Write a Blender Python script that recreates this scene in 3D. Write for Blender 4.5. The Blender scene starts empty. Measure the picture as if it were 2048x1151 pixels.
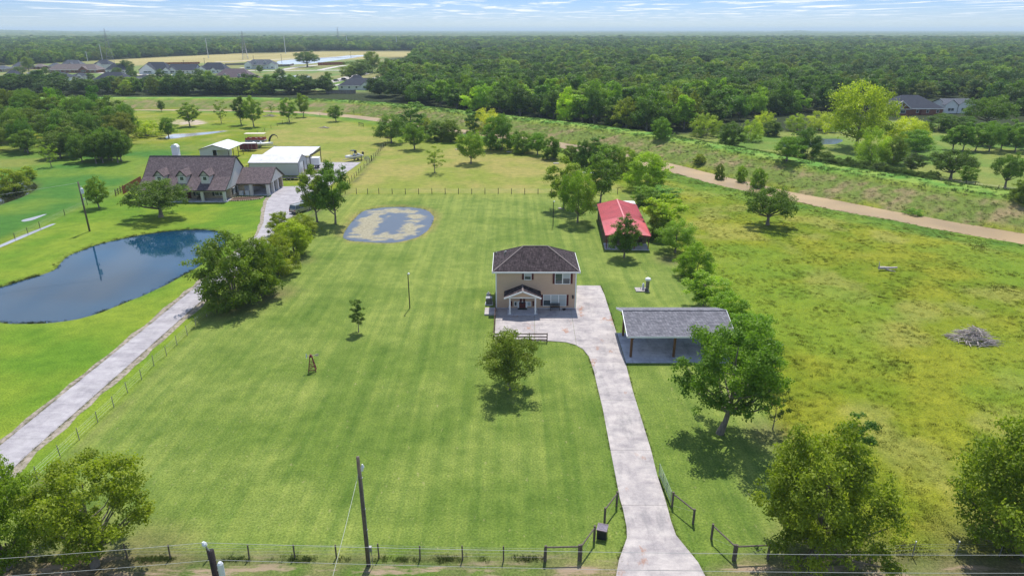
import bpy, bmesh, math, random
import numpy as np
from mathutils import Vector, Matrix
random.seed(7); rng = np.random.default_rng(7)
SC = bpy.context.scene; COL = SC.collection
# ---------------------------------------------------------------- camera
H = 36.0; FPX = 1330.0; PITCH = math.radians(21.2)
SP, CP = math.sin(PITCH), math.cos(PITCH)
cam = bpy.data.cameras.new('camera'); camo = bpy.data.objects.new('camera', cam); COL.objects.link(camo)
cam.sensor_width = 36; cam.lens = FPX / 2048 * 36; cam.clip_end = 60000; cam.clip_start = 0.5
camo.location = (0, 0, H); camo.rotation_euler = (math.radians(90) - PITCH, 0, 0)
SC.camera = camo
# ---------------------------------------------------------------- world: sky with thin flat clouds
SUN_EL, SUN_AZ = math.radians(62), math.radians(9)     # azimuth from +Y towards +X
w = bpy.data.worlds.new('World'); SC.world = w; w.use_nodes = True
nt = w.node_tree; nt.nodes.clear(); L = nt.links.new
sky = nt.nodes.new('ShaderNodeTexSky'); sky.sky_type = 'NISHITA'; sky.sun_disc = False
sky.sun_elevation = SUN_EL; sky.sun_rotation = SUN_AZ; sky.air_density = 1.0; sky.dust_density = 0.3; sky.ozone_density = 2.2
bg = nt.nodes.new('ShaderNodeBackground'); bg.inputs[1].default_value = 0.135
out = nt.nodes.new('ShaderNodeOutputWorld')
tc = nt.nodes.new('ShaderNodeTexCoord'); sep = nt.nodes.new('ShaderNodeSeparateXYZ'); L(tc.outputs['Generated'], sep.inputs[0])
mx = nt.nodes.new('ShaderNodeMath'); mx.operation = 'MAXIMUM'; L(sep.outputs[2], mx.inputs[0]); mx.inputs[1].default_value = 0.006
dx = nt.nodes.new('ShaderNodeMath'); dx.operation = 'DIVIDE'; L(sep.outputs[0], dx.inputs[0]); L(mx.outputs[0], dx.inputs[1])
dy = nt.nodes.new('ShaderNodeMath'); dy.operation = 'DIVIDE'; L(sep.outputs[1], dy.inputs[0]); L(mx.outputs[0], dy.inputs[1])
cmb = nt.nodes.new('ShaderNodeCombineXYZ'); L(dx.outputs[0], cmb.inputs[0]); L(dy.outputs[0], cmb.inputs[1])
mp = nt.nodes.new('ShaderNodeMapping'); L(cmb.outputs[0], mp.inputs[0]); mp.inputs['Scale'].default_value = (0.55, 0.22, 1)
no = nt.nodes.new('ShaderNodeTexNoise'); L(mp.outputs[0], no.inputs['Vector']); no.inputs['Scale'].default_value = 0.9
no.inputs['Detail'].default_value = 5; no.inputs['Roughness'].default_value = 0.62; no.inputs['Distortion'].default_value = .4
cr = nt.nodes.new('ShaderNodeValToRGB'); L(no.outputs[0], cr.inputs[0])
cr.color_ramp.elements[0].position = 0.51; cr.color_ramp.elements[0].color = (0, 0, 0, 1)
cr.color_ramp.elements[1].position = 0.66; cr.color_ramp.elements[1].color = (1, 1, 1, 1)
# fade of the clouds into the bright horizon band
fd = nt.nodes.new('ShaderNodeMapRange'); L(sep.outputs[2], fd.inputs[0]); fd.inputs[1].default_value = 0.003; fd.inputs[2].default_value = 0.022
ml = nt.nodes.new('ShaderNodeMath'); ml.operation = 'MULTIPLY'; L(cr.outputs[0], ml.inputs[0]); L(fd.outputs[0], ml.inputs[1])
# a deeper blue a little above the horizon
bl = nt.nodes.new('ShaderNodeMapRange'); L(sep.outputs[2], bl.inputs[0]); bl.inputs[1].default_value = 0.0; bl.inputs[2].default_value = 0.6
tint = nt.nodes.new('ShaderNodeValToRGB'); L(bl.outputs[0], tint.inputs[0]); te = tint.color_ramp.elements
te[0].position = 0; te[0].color = (.56, .70, .90, 1); te[1].position = 1; te[1].color = (1, 1, 1, 1)
for p_, c_ in ((.02, (.44, .575, .90, 1)), (.07, (.30, .45, .84, 1)), (.35, (.95, .98, 1.0, 1))): x_ = te.new(p_); x_.color = c_
mul = nt.nodes.new('ShaderNodeMixRGB'); mul.blend_type = 'MULTIPLY'; mul.inputs[0].default_value = 1; L(sky.outputs[0], mul.inputs[1]); L(tint.outputs[0], mul.inputs[2])
mix = nt.nodes.new('ShaderNodeMixRGB'); L(ml.outputs[0], mix.inputs[0]); L(mul.outputs[0], mix.inputs[1]); mix.inputs[2].default_value = (6.6, 6.65, 6.75, 1)
L(mix.outputs[0], bg.inputs[0]); L(bg.outputs[0], out.inputs[0])
# ---------------------------------------------------------------- sun
sl = bpy.data.lights.new('sun', 'SUN'); sl.energy = 4.4; sl.angle = math.radians(0.6); sl.color = (1, 0.965, 0.90)
so = bpy.data.objects.new('sun', sl); COL.objects.link(so)
sdir = Vector((math.sin(SUN_AZ) * math.cos(SUN_EL), math.cos(SUN_AZ) * math.cos(SUN_EL), math.sin(SUN_EL)))
so.rotation_euler = sdir.to_track_quat('Z', 'Y').to_euler(); so.location = (0, 0, 80)
SC.view_settings.view_transform = 'Standard'; SC.view_settings.look = 'None'
SC.view_settings.exposure = 0.42; SC.view_settings.gamma = 1.0
HAZE_DENSITY = 1.25e-4
# ---------------------------------------------------------------- photograph measurements -> places on the ground
def P(px, py, z=0.0):
    v = (py - 575.5) / FPX; u = (px - 1024) / FPX
    t = (H - z) / (SP + v * CP)
    return (u * t, (CP - v * SP) * t, z)
def PY(px, py, Y):                      # point on the vertical plane y = Y
    v = (py - 575.5) / FPX; u = (px - 1024) / FPX
    t = Y / (CP - v * SP)
    return (u * t, H - (SP + v * CP) * t)
def PX(x, y, z=0.0):                    # the other way: ground point -> measurement
    d = y * CP + (H - z) * SP
    return 1024 + FPX * x / d, 575.5 + FPX * ((H - z) * CP - y * SP) / d
def WP(pts, z=0.0): return [P(a, b, z)[:2] for a, b in pts]
# ---------------------------------------------------------------- noise and distances (numpy)
def _h(ix, iy, s):
    n = (ix.astype(np.int64) * 374761393 + iy.astype(np.int64) * 668265263 + s * 1442695041) & 0xFFFFFFFF
    n = ((n ^ (n >> 13)) * 1274126177) & 0xFFFFFFFF
    return ((n ^ (n >> 16)) & 0xFFFF) / 65535.0
def vnoise(x, y, s=0):
    ix = np.floor(x); iy = np.floor(y); fx = x - ix; fy = y - iy
    fx = fx * fx * (3 - 2 * fx); fy = fy * fy * (3 - 2 * fy)
    a = _h(ix, iy, s); b = _h(ix + 1, iy, s); c = _h(ix, iy + 1, s); d = _h(ix + 1, iy + 1, s)
    return (a * (1 - fx) + b * fx) * (1 - fy) + (c * (1 - fx) + d * fx) * fy
def fbm(x, y, s=0, o=4):
    r = 0; a = 0.5; t = 0
    for i in range(o):
        r = r + a * vnoise(x * 2 ** i + 17 * i, y * 2 ** i - 9 * i, s + i); t += a; a *= 0.5
    return r / t
def sdf(X, Y, poly):                    # signed distance, negative inside
    d = np.full(X.shape, 1e18); ins = np.zeros(X.shape, bool); n = len(poly)
    for i in range(n):
        ax, ay = poly[i]; bx, by = poly[(i + 1) % n]
        ex, ey = bx - ax, by - ay; wx, wy = X - ax, Y - ay
        t = np.clip((wx * ex + wy * ey) / (ex * ex + ey * ey + 1e-9), 0, 1)
        d = np.minimum(d, (wx - ex * t) ** 2 + (wy - ey * t) ** 2)
        c = ((ay > Y) != (by > Y)) & (X < (bx - ax) * (Y - ay) / (by - ay + 1e-12) + ax)
        ins ^= c
    d = np.sqrt(d); return np.where(ins, -d, d)
def smooth(pts, n=3, closed=True):
    for _ in range(n):
        q = []; m = len(pts)
        for i in range(m if closed else m - 1):
            a = pts[i]; b = pts[(i + 1) % m]
            q += [(a[0] * .75 + b[0] * .25, a[1] * .75 + b[1] * .25), (a[0] * .25 + b[0] * .75, a[1] * .25 + b[1] * .75)]
        if not closed: q = [pts[0]] + q + [pts[-1]]
        pts = q
    return pts
# ---------------------------------------------------------------- object helpers
def tag(o, label=None, cat=None, group=None, kind=None):
    if label: o['label'] = label
    if cat: o['category'] = cat
    if group: o['group'] = group
    if kind: o['kind'] = kind
    return o
def thing(name, label, cat, loc=(0, 0, 0), rz=0.0, group=None):
    o = bpy.data.objects.new(name, None); COL.objects.link(o); o.empty_display_size = 0.3
    o.location = loc; o.rotation_euler = (0, 0, rz)
    return tag(o, label, cat, group)
def link(name, me, mat=None, parent=None):
    o = bpy.data.objects.new(name, me); COL.objects.link(o)
    if mat is not None and not me.materials: me.materials.append(mat)
    if parent: o.parent = parent
    return o
def np_mesh(name, V, F, smooth_=False):          # V (n,3), F (m,k)
    me = bpy.data.meshes.new(name); V = np.asarray(V, np.float32); F = np.asarray(F, np.int32)
    me.vertices.add(len(V)); me.vertices.foreach_set('co', V.ravel())
    k = F.shape[1]; me.loops.add(F.size); me.loops.foreach_set('vertex_index', F.ravel())
    me.polygons.add(len(F)); me.polygons.foreach_set('loop_start', np.arange(0, F.size, k, dtype=np.int32))
    me.polygons.foreach_set('loop_total', np.full(len(F), k, np.int32))
    if smooth_: me.polygons.foreach_set('use_smooth', np.ones(len(F), bool))
    me.update(calc_edges=True); return me
class MB:
    def __init__(s): s.v = []; s.f = []
    def add(s, vs, fs):
        n = len(s.v); s.v += [tuple(v) for v in vs]; s.f += [tuple(i + n for i in f) for f in fs]; return s
    def box(s, x0, x1, y0, y1, z0, z1):
        return s.add([(x0, y0, z0), (x1, y0, z0), (x1, y1, z0), (x0, y1, z0), (x0, y0, z1), (x1, y0, z1), (x1, y1, z1), (x0, y1, z1)],
                     [(0, 3, 2, 1), (4, 5, 6, 7), (0, 1, 5, 4), (1, 2, 6, 5), (2, 3, 7, 6), (3, 0, 4, 7)])
    def prism(s, poly, z0, z1):                  # poly in xy, counter-clockwise
        n = len(poly)
        return s.add([(a, b, z0) for a, b in poly] + [(a, b, z1) for a, b in poly],
                     [tuple(range(n))[::-1], tuple(range(n, 2 * n))] + [(i, (i + 1) % n, (i + 1) % n + n, i + n) for i in range(n)])
    def extr(s, poly, axis, a, b):               # profile poly in the two other axes, extruded along axis
        n = len(poly)
        def p(u, v, w):
            return {'x': (w, u, v), 'y': (u, w, v)}[axis]
        return s.add([p(u, v, a) for u, v in poly] + [p(u, v, b) for u, v in poly],
                     [tuple(range(n)), tuple(range(n, 2 * n))[::-1]] + [((i + 1) % n, i, i + n, (i + 1) % n + n) for i in range(n)])
    def slab(s, pts, t):                         # a sheet of thickness t hung below the 3-D polygon
        n = len(pts)
        return s.add([tuple(p) for p in pts] + [(p[0], p[1], p[2] - t) for p in pts],
                     [tuple(range(n)), tuple(range(n, 2 * n))[::-1]] + [((i + 1) % n, i, i + n, (i + 1) % n + n) for i in range(n)])
    def beam(s, p, q, w=0.1, h=None):
        h = h or w; p = Vector(p); q = Vector(q); d = (q - p).normalized()
        a = Vector((0, 0, 1)) if abs(d.z) < 0.95 else Vector((1, 0, 0))
        u = d.cross(a).normalized() * w / 2; v = u.cross(d).normalized() * h / 2
        return s.add([p - u - v, p + u - v, p + u + v, p - u + v, q - u - v, q + u - v, q + u + v, q - u + v],
                     [(0, 1, 2, 3), (7, 6, 5, 4), (0, 4, 5, 1), (1, 5, 6, 2), (2, 6, 7, 3), (3, 7, 4, 0)])
    def tube(s, pts, rad, n=8, cap=True):
        pts = [Vector(p) for p in pts]; m = len(pts)
        if not hasattr(rad, '__len__'): rad = [rad] * m
        vs = []; up = None
        for i, p in enumerate(pts):
            d = (pts[min(i + 1, m - 1)] - pts[max(i - 1, 0)]).normalized()
            a = Vector((0, 0, 1)) if abs(d.z) < 0.9 else Vector((1, 0, 0))
            if up is None: up = d.cross(a).normalized()
            u = (up - d * up.dot(d)).normalized(); up = u; v = d.cross(u)
            vs += [p + (u * math.cos(t) + v * math.sin(t)) * rad[i] for t in [2 * math.pi * k / n for k in range(n)]]
        fs = [(i * n + k, i * n + (k + 1) % n, (i + 1) * n + (k + 1) % n, (i + 1) * n + k) for i in range(m - 1) for k in range(n)]
        if cap: fs += [tuple(range(n))[::-1], tuple(range((m - 1) * n, m * n))]
        return s.add(vs, fs)
    def build(s, name, mat, parent=None, label=None, kind=None, smooth_=False, loc=None):
        me = bpy.data.meshes.new(name); me.from_pydata(s.v, [], s.f)
        bm = bmesh.new(); bm.from_mesh(me); bmesh.ops.recalc_face_normals(bm, faces=bm.faces); bm.to_mesh(me); bm.free()
        if smooth_:
            for p in me.polygons: p.use_smooth = True
        o = link(name, me, mat, parent); tag(o, label, kind=kind)
        if loc: o.location = loc
        return o
def box(name, mat, parent, x0, x1, y0, y1, z0, z1, **k): return MB().box(x0, x1, y0, y1, z0, z1).build(name, mat, parent, **k)
def copy_tree(o, parent=None):
    c = o.copy(); COL.objects.link(c); c.parent = parent
    for ch in list(o.children): copy_tree(ch, c)
    return c
# ---------------------------------------------------------------- materials
def mat_new(name):
    m = bpy.data.materials.new(name); m.use_nodes = True; t = m.node_tree
    return m, t, t.nodes['Principled BSDF'], t.nodes, t.links.new
def M(name, c, rough=0.7, metal=0.0, var=0.25, scale=3.0, bump=0.0, spec=0.3, stretch=(1, 1, 1), c2=None):
    m, t, b, N, Lk = mat_new(name)
    b.inputs['Roughness'].default_value = rough; b.inputs['Metallic'].default_value = metal
    b.inputs['Specular IOR Level'].default_value = spec
    tcn = N.new('ShaderNodeTexCoord'); mp = N.new('ShaderNodeMapping'); mp.inputs['Scale'].default_value = stretch
    Lk(tcn.outputs['Object'], mp.inputs[0])
    n = N.new('ShaderNodeTexNoise'); n.inputs['Scale'].default_value = scale; n.inputs['Detail'].default_value = 6; n.inputs['Roughness'].default_value = 0.65
    Lk(mp.outputs[0], n.inputs['Vector'])
    r = N.new('ShaderNodeValToRGB'); Lk(n.outputs[0], r.inputs[0])
    lo = c2 if c2 else tuple(x * (1 - var) for x in c); hi = tuple(min(1, x * (1 + var * .6)) for x in c)
    r.color_ramp.elements[0].position = 0.3; r.color_ramp.elements[0].color = (*lo, 1)
    r.color_ramp.elements[1].position = 0.7; r.color_ramp.elements[1].color = (*hi, 1)
    Lk(r.outputs[0], b.inputs['Base Color'])
    if bump:
        bp = N.new('ShaderNodeBump'); bp.inputs['Strength'].default_value = bump; bp.inputs['Distance'].default_value = 0.03
        Lk(n.outputs[0], bp.inputs['Height']); Lk(bp.outputs[0], b.inputs['Normal'])
    return m
def M_shingle(name, c, hi, streak=0.5, rowsz=0.14):
    """weathered shingles: running courses, random tabs, dark streaks down the slope"""
    m, t, b, N, Lk = mat_new(name); b.inputs['Roughness'].default_value = 0.9; b.inputs['Specular IOR Level'].default_value = 0.15
    g = N.new('ShaderNodeNewGeometry'); tcn = N.new('ShaderNodeTexCoord')
    br = N.new('ShaderNodeTexBrick'); br.inputs['Scale'].default_value = 1.0
    mp = N.new('ShaderNodeMapping'); Lk(tcn.outputs['Object'], mp.inputs[0])
    sp = N.new('ShaderNodeSeparateXYZ'); Lk(mp.outputs[0], sp.inputs[0])
    ad = N.new('ShaderNodeMath'); ad.operation = 'ADD'; Lk(sp.outputs[0], ad.inputs[0]); Lk(sp.outputs[1], ad.inputs[1])
    cb = N.new('ShaderNodeCombineXYZ'); Lk(ad.outputs[0], cb.inputs[0])
    zz = N.new('ShaderNodeMath'); zz.operation = 'MULTIPLY'; Lk(sp.outputs[2], zz.inputs[0]); zz.inputs[1].default_value = 1.9; Lk(zz.outputs[0], cb.inputs[1])
    Lk(cb.outputs[0], br.inputs['Vector'])
    br.inputs['Brick Width'].default_value = 0.33; br.inputs['Row Height'].default_value = rowsz; br.inputs['Mortar Size'].default_value = 0.012
    br.inputs['Color1'].default_value = (*c, 1); br.inputs['Color2'].default_value = (*hi, 1); br.inputs['Mortar'].default_value = (*[x * .4 for x in c], 1)
    n = N.new('ShaderNodeTexNoise'); n.inputs['Scale'].default_value = 1.3; n.inputs['Detail'].default_value = 7; n.inputs['Roughness'].default_value = 0.7
    m2 = N.new('ShaderNodeMapping'); m2.inputs['Scale'].default_value = (3.2, 0.9, 0.9); Lk(tcn.outputs['Object'], m2.inputs[0]); Lk(m2.outputs[0], n.inputs['Vector'])
    rp = N.new('ShaderNodeValToRGB'); rp.color_ramp.elements[0].position = .35; rp.color_ramp.elements[0].color = (1 - streak,) * 3 + (1,)
    rp.color_ramp.elements[1].position = .68; rp.color_ramp.elements[1].color = (1.25, 1.2, 1.2, 1); Lk(n.outputs[0], rp.inputs[0])
    mm = N.new('ShaderNodeMixRGB'); mm.blend_type = 'MULTIPLY'; mm.inputs[0].default_value = 1; Lk(br.outputs[0], mm.inputs[1]); Lk(rp.outputs[0], mm.inputs[2])
    Lk(mm.outputs[0], b.inputs['Base Color'])
    bp = N.new('ShaderNodeBump'); bp.inputs['Strength'].default_value = .6; bp.inputs['Distance'].default_value = .03; Lk(br.outputs[0], bp.inputs['Height']); Lk(bp.outputs[0], b.inputs['Normal'])
    return m
def M_water(name, c, rough=0.03, bump=0.02, scale=1.5):
    m, t, b, N, Lk = mat_new(name); b.inputs['Roughness'].default_value = rough; b.inputs['IOR'].default_value = 1.33
    b.inputs['Specular IOR Level'].default_value = 0.6
    tcn = N.new('ShaderNodeTexCoord')
    n = N.new('ShaderNodeTexNoise'); n.inputs['Scale'].default_value = scale; n.inputs['Detail'].default_value = 3; Lk(tcn.outputs['Object'], n.inputs['Vector'])
    n2 = N.new('ShaderNodeTexNoise'); n2.inputs['Scale'].default_value = 0.06; n2.inputs['Detail'].default_value = 2; Lk(tcn.outputs['Object'], n2.inputs['Vector'])
    r = N.new('ShaderNodeValToRGB'); Lk(n2.outputs[0], r.inputs[0])
    r.color_ramp.elements[0].position = .35; r.color_ramp.elements[0].color = (*[x * .75 for x in c], 1); r.color_ramp.elements[1].position = .65; r.color_ramp.elements[1].color = (*[x * 1.2 for x in c], 1)
    Lk(r.outputs[0], b.inputs['Base Color'])
    bp = N.new('ShaderNodeBump'); bp.inputs['Strength'].default_value = bump; bp.inputs['Distance'].default_value = 0.1; Lk(n.outputs[0], bp.inputs['Height']); Lk(bp.outputs[0], b.inputs['Normal'])
    return m
def M_leaf(name, c, yel=0.35, trans=0.3, wide=False):
    """leaves: the object's own tint x clump tone x per-tree variation, partly translucent"""
    m, t, b, N, Lk = mat_new(name); b.inputs['Roughness'].default_value = 0.55; b.inputs['Specular IOR Level'].default_value = 0.25
    oi = N.new('ShaderNodeObjectInfo'); at = N.new('ShaderNodeAttribute'); at.attribute_name = 'tone'
    base = N.new('ShaderNodeMixRGB'); base.blend_type = 'MULTIPLY'; base.inputs[0].default_value = 1; base.inputs[1].default_value = (*c, 1); Lk(oi.outputs['Color'], base.inputs[2])
    # tone 0..1 -> darker / yellower
    r = N.new('ShaderNodeValToRGB'); Lk(at.outputs['Fac'], r.inputs[0])
    r.color_ramp.elements[0].position = 0; r.color_ramp.elements[0].color = (.40, .48, .42, 1)
    r.color_ramp.elements[1].position = 1; r.color_ramp.elements[1].color = (1.35 + yel, 1.30 + yel * .5, .9, 1)
    m1 = N.new('ShaderNodeMixRGB'); m1.blend_type = 'MULTIPLY'; m1.inputs[0].default_value = 1; Lk(base.outputs[0], m1.inputs[1]); Lk(r.outputs[0], m1.inputs[2])
    r2 = N.new('ShaderNodeValToRGB'); Lk(oi.outputs['Random'], r2.inputs[0]); r2.color_ramp.interpolation = 'LINEAR'
    cs_ = ((.42, .55, .50), (.80, .95, .60), (1.7, 1.60, .65), (.45, .60, .55), (1.2, 1.3, .75), (.65, .85, .85), (2.5, 2.05, .8), (.9, 1.1, .55)) if wide else ((.86, .9, .9), (1, 1, 1), (1.1, 1.05, .95), (.92, .95, .9))
    r2.color_ramp.elements[0].color = (*cs_[0], 1); r2.color_ramp.elements[1].color = (*cs_[-1], 1)
    for i_, c_ in enumerate(cs_[1:-1]): e = r2.color_ramp.elements.new((i_ + 1) / (len(cs_) - 1)); e.color = (*c_, 1)
    m2 = N.new('ShaderNodeMixRGB'); m2.blend_type = 'MULTIPLY'; m2.inputs[0].default_value = 1; Lk(m1.outputs[0], m2.inputs[1]); Lk(r2.outputs[0], m2.inputs[2])
    Lk(m2.outputs[0], b.inputs['Base Color'])
    tr = N.new('ShaderNodeBsdfTranslucent'); mt = N.new('ShaderNodeMixRGB'); mt.blend_type = 'MULTIPLY'; mt.inputs[0].default_value = 1
    mt.inputs[2].default_value = (1.3, 1.45, .6, 1); Lk(m2.outputs[0], mt.inputs[1]); Lk(mt.outputs[0], tr.inputs[0])
    ms = N.new('ShaderNodeMixShader'); ms.inputs[0].default_value = trans; Lk(b.outputs[0], ms.inputs[1]); Lk(tr.outputs[0], ms.inputs[2])
    Lk(ms.outputs[0], N['Material Output'].inputs[0]); return m
LEAF = M_leaf('leaf', (0.135, 0.205, 0.032), trans=.42)
LEAFW = [M_leaf('woodland_leaf', c_, trans=.4, wide=w_) for c_, w_ in (((.060, .110, .028), False), ((.110, .180, .030), True), ((.150, .190, .034), False), ((.085, .150, .030), True))]
BARK = M('bark', (0.20, 0.17, 0.14), 0.9, var=.5, scale=6, stretch=(1, 1, .25), bump=.5)
WOODG = M('weathered_wood', (0.13, 0.105, 0.085), 0.85, var=.45, scale=5, stretch=(1, 1, .3), bump=.3)
WHITE = M('white_paint', (0.78, 0.78, 0.76), 0.5, var=.06, scale=2)
WHITEM = M('white_metal', (0.62, 0.64, 0.68), 0.4, var=.10, scale=1.5, spec=.5)
BLACKM = M('black_metal', (0.02, 0.02, 0.022), 0.4, var=.3)
DARK = M('dark_inside', (0.03, 0.028, 0.026), 0.8, var=.3)
STEEL = M('grey_steel', (0.30, 0.30, 0.31), 0.45, metal=.5, var=.3)
RED = M('maroon_paint', (0.11, 0.018, 0.018), 0.6, var=.2)
def M_glass(name, c=(0.05, 0.07, 0.08)):
    m, t, b, N, Lk = mat_new(name); b.inputs['Base Color'].default_value = (*c, 1); b.inputs['Roughness'].default_value = 0.06
    b.inputs['Specular IOR Level'].default_value = 0.8; return m
GLASS = M_glass('window_glass'); BLIND = M('window_blinds', (.42, .46, .46), .35, var=.12, scale=4, stretch=(.2, .2, 12), spec=.6)
WIRE = M('galvanised_wire', (0.33, 0.33, 0.31), .5, metal=.4)
CABLE = M('aluminium_cable', (0.42, 0.42, 0.40), .5, var=.1)
# ================================================================ terrain
CANAL = WP([(2700, 590), (2300, 525), (2048, 481), (1900, 456), (1800, 438), (1700, 420), (1600, 399), (1500, 378), (1400, 353), (1335, 337), (1200, 306), (1050, 281),
            (900, 262), (800, 247), (700, 234), (600, 226), (400, 222), (200, 222), (0, 222), (-400, 222), (-1200, 222)], -1.9)
CANAL = [(240.0, -60.0)] + CANAL
CANAL = smooth(CANAL, 1, False)
def canal_s(X, Y):                       # + on the far side
    d = np.full(X.shape, 1e18); sg = np.zeros(X.shape)
    for (ax, ay), (bx, by) in zip(CANAL[:-1], CANAL[1:]):
        ex, ey = bx - ax, by - ay; wx, wy = X - ax, Y - ay
        t = np.clip((wx * ex + wy * ey) / (ex * ex + ey * ey), 0, 1)
        q = (wx - ex * t) ** 2 + (wy - ey * t) ** 2; cr_ = ex * wy - ey * wx
        m = q < d; d = np.where(m, q, d); sg = np.where(m, cr_, sg)
    d = np.sqrt(d); return np.where(sg < 0, d, -d)     # the line runs right to left: far side is on its right hand
POND_A = smooth(WP([(0, 573), (45, 558), (112, 539), (122, 523), (139, 508), (171, 497), (186, 490), (225, 480), (270, 470), (337, 460), (393, 457), (440, 461), (452, 478), (430, 505),
          (382, 537), (326, 567), (281, 588), (243, 602), (191, 624), (135, 638), (67, 642), (0, 640), (-90, 625), (-130, 600), (-60, 585)]), 2)
POND_B = smooth(WP([(688.7, 465.6), (710, 438), (726, 421), (747, 416), (783, 412.5), (830, 414), (852, 419), (864, 430), (862, 445), (845, 466), (824, 475), (789, 483), (759, 482), (716, 480), (692, 477)]), 2)
POND_C = smooth(WP([(-160, 440), (-160, 395), (0, 368), (56, 359), (76, 371), (61, 382), (35, 395), (0, 407), (-60, 425)]), 2)
PUD = [smooth(WP([(44, 439), (69, 433), (102, 424), (84, 431), (66, 439), (49, 442)]), 1), smooth(WP([(-60, 512), (0, 489), (43, 470), (111, 444), (113, 446), (77, 461), (52, 472), (0, 494), (-60, 517)]), 1),
       smooth(WP([(331, 275), (345, 268), (365, 268), (417, 264), (455, 261), (430, 266), (370, 273), (345, 277)]), 1)]
POND_D = smooth(WP([(1560, 290), (1575, 284), (1610, 285), (1632, 281), (1640, 275), (1652, 277), (1676, 276), (1688, 280), (1668, 288), (1645, 287), (1618, 293), (1585, 296)]), 1)
POND_E = smooth(WP([(545, 129), (548, 121), (600, 118), (660, 114), (705, 110), (745, 110), (700, 117), (650, 124), (600, 129)]), 1)
POND_F = smooth(WP([(500, 163), (506, 153), (545, 152), (600, 150), (648, 154), (610, 159), (560, 164)]), 1)
ROUGH_R = None
def dip(X, Y, poly, g, dep, k):
    p = np.array(poly); m = (X > p[:, 0].min() - 2) & (X < p[:, 0].max() + 2) & (Y > p[:, 1].min() - 2) & (Y < p[:, 1].max() + 2); o = np.zeros(X.shape)
    if m.any(): q = sdf(X[m], Y[m], poly); o[m] = np.where(q < g, -np.minimum(dep, (g - q) * k), 0)
    return o
def hgt(X, Y):
    X = np.asarray(X, float); Y = np.asarray(Y, float)
    s = canal_s(X, Y) + (fbm(X / 9, Y / 9, 5, 3) - .5) * 2.2
    h = np.interp(s, [-20, -6, -3.6, 3.6, 7, 20, 26, 36], [0, -1.0, -2.5, -2.5, -1.2, 2.5, 2.5, 0])
    for poly, dep, k in ((POND_A, 1.5, .4), (POND_B, .6, .3), (POND_C, 1.2, .4), (POND_D, 1, .3), (POND_E, 1.5, .1), (POND_F, 1.5, .1)):
        h = h + dip(X, Y, poly, .9, dep, k)
    for poly in PUD:
        h = h + dip(X, Y, poly, 1.0, .25, .12)
    return h
def Z(x, y): return float(hgt(np.array([x]), np.array([y]))[0])
def G(px, py):                           # a measured spot on the real ground (iterated for slopes)
    z = 0
    for _ in range(3): x, y, _z = P(px, py, z); z = Z(x, y)
    return Vector((x, y, z))
LAWN = WP([(690, 388), (980, 387), (1262, 388), (1300, 420), (1345, 490), (1385, 550), (1430, 620), (1500, 715), (1552, 850), (1610, 960), (1690, 1065), (1738, 1117), (1700, 1120), (1540, 1122), (-150, 1122),
           (-40, 1060), (60, 985), (121, 915), (228, 814), (355, 690), (414, 633), (500, 545), (590, 452), (640, 408)])
NEIGH = WP([(-500, 1500), (-40, 1060), (60, 985), (121, 915), (228, 814), (355, 690), (414, 633), (500, 545), (590, 452), (640, 408), (690, 386), (640, 375), (560, 385), (480, 360), (300, 360), (245, 388), (130, 430), (0, 500), (-400, 620)])
NEIGH_B = WP([(-400, 700), (0, 485), (130, 425), (245, 383), (290, 330), (380, 305), (330, 300), (150, 310), (0, 345), (-300, 380)])
PADD = WP([(690, 386), (767, 292), (800, 285), (900, 290), (1000, 303), (1130, 325), (1240, 372), (1262, 387)])
PADD_B = WP([(566, 350), (520, 312), (514, 268), (593, 236), (640, 234), (700, 245), (760, 262), (790, 285), (767, 292), (690, 370)])
MEAD_R = WP([(1330, 270), (1600, 262), (1760, 240), (1860, 245), (2048, 262), (2600, 300), (2600, 480), (2048, 395), (1860, 360), (1700, 335), (1500, 302)])
GOLD = WP([(190, 124), (262, 118), (480, 107.5), (640, 103), (840, 102), (1010, 107), (1010, 112), (840, 113), (700, 118), (480, 125), (380, 128), (200, 131)])
SUBD = WP([(-500, 175), (-500, 128), (180, 124), (480, 120), (760, 115), (800, 120), (795, 150), (760, 185), (640, 185), (500, 178), (0, 175)])
VERGE = WP([(-400, 1118), (2500, 1118), (3400, 1700), (-1500, 1700)])
def axis(a, b, st, far_lo, far_hi):
    m = list(np.arange(a, b + 1e-6, st)); lo = []; hi = []; s = st; q = a
    while q > far_lo: s *= 1.13; q -= s; lo.append(q)
    s = st; q = b
    while q < far_hi: s *= 1.13; q += s; hi.append(q)
    return np.array(lo[::-1] + m + hi)
xs = axis(-265, 150, 1.3, -26000, 26000); ys = axis(14, 400, 1.15, -900, 30000)
X, Y = np.meshgrid(xs, ys); Zg = hgt(X, Y)
lawn = np.clip(-sdf(X, Y, LAWN) / 1.0 + .5, 0, 1); nei = np.clip(-sdf(X, Y, NEIGH) / 1.0 + .5, 0, 1); neb = np.clip(-sdf(X, Y, NEIGH_B) / 6 + .5, 0, 1)
pad = np.clip(-sdf(X, Y, PADD) / 2 + .5, 0, 1); pdb = np.clip(-sdf(X, Y, PADD_B) / 4 + .5, 0, 1); mr = np.clip(-sdf(X, Y, MEAD_R) / 8 + .5, 0, 1)
gold = np.clip(-sdf(X, Y, GOLD) / 8 + .5, 0, 1); sub = np.clip(-sdf(X, Y, SUBD) / 20 + .5, 0, 1); ver = np.clip(-sdf(X, Y, VERGE) / .4 + .5, 0, 1)
cs = canal_s(X, Y) + (fbm(X / 9, Y / 9, 5, 3) - .5) * 2.2
n1 = fbm(X / 14, Y / 14, 1); n2 = fbm(X / 4.5, Y / 4.5, 2); n3 = fbm(X / 45, Y / 45, 3); n4 = fbm(X / 2.2, Y / 2.2, 4, 2)
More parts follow.
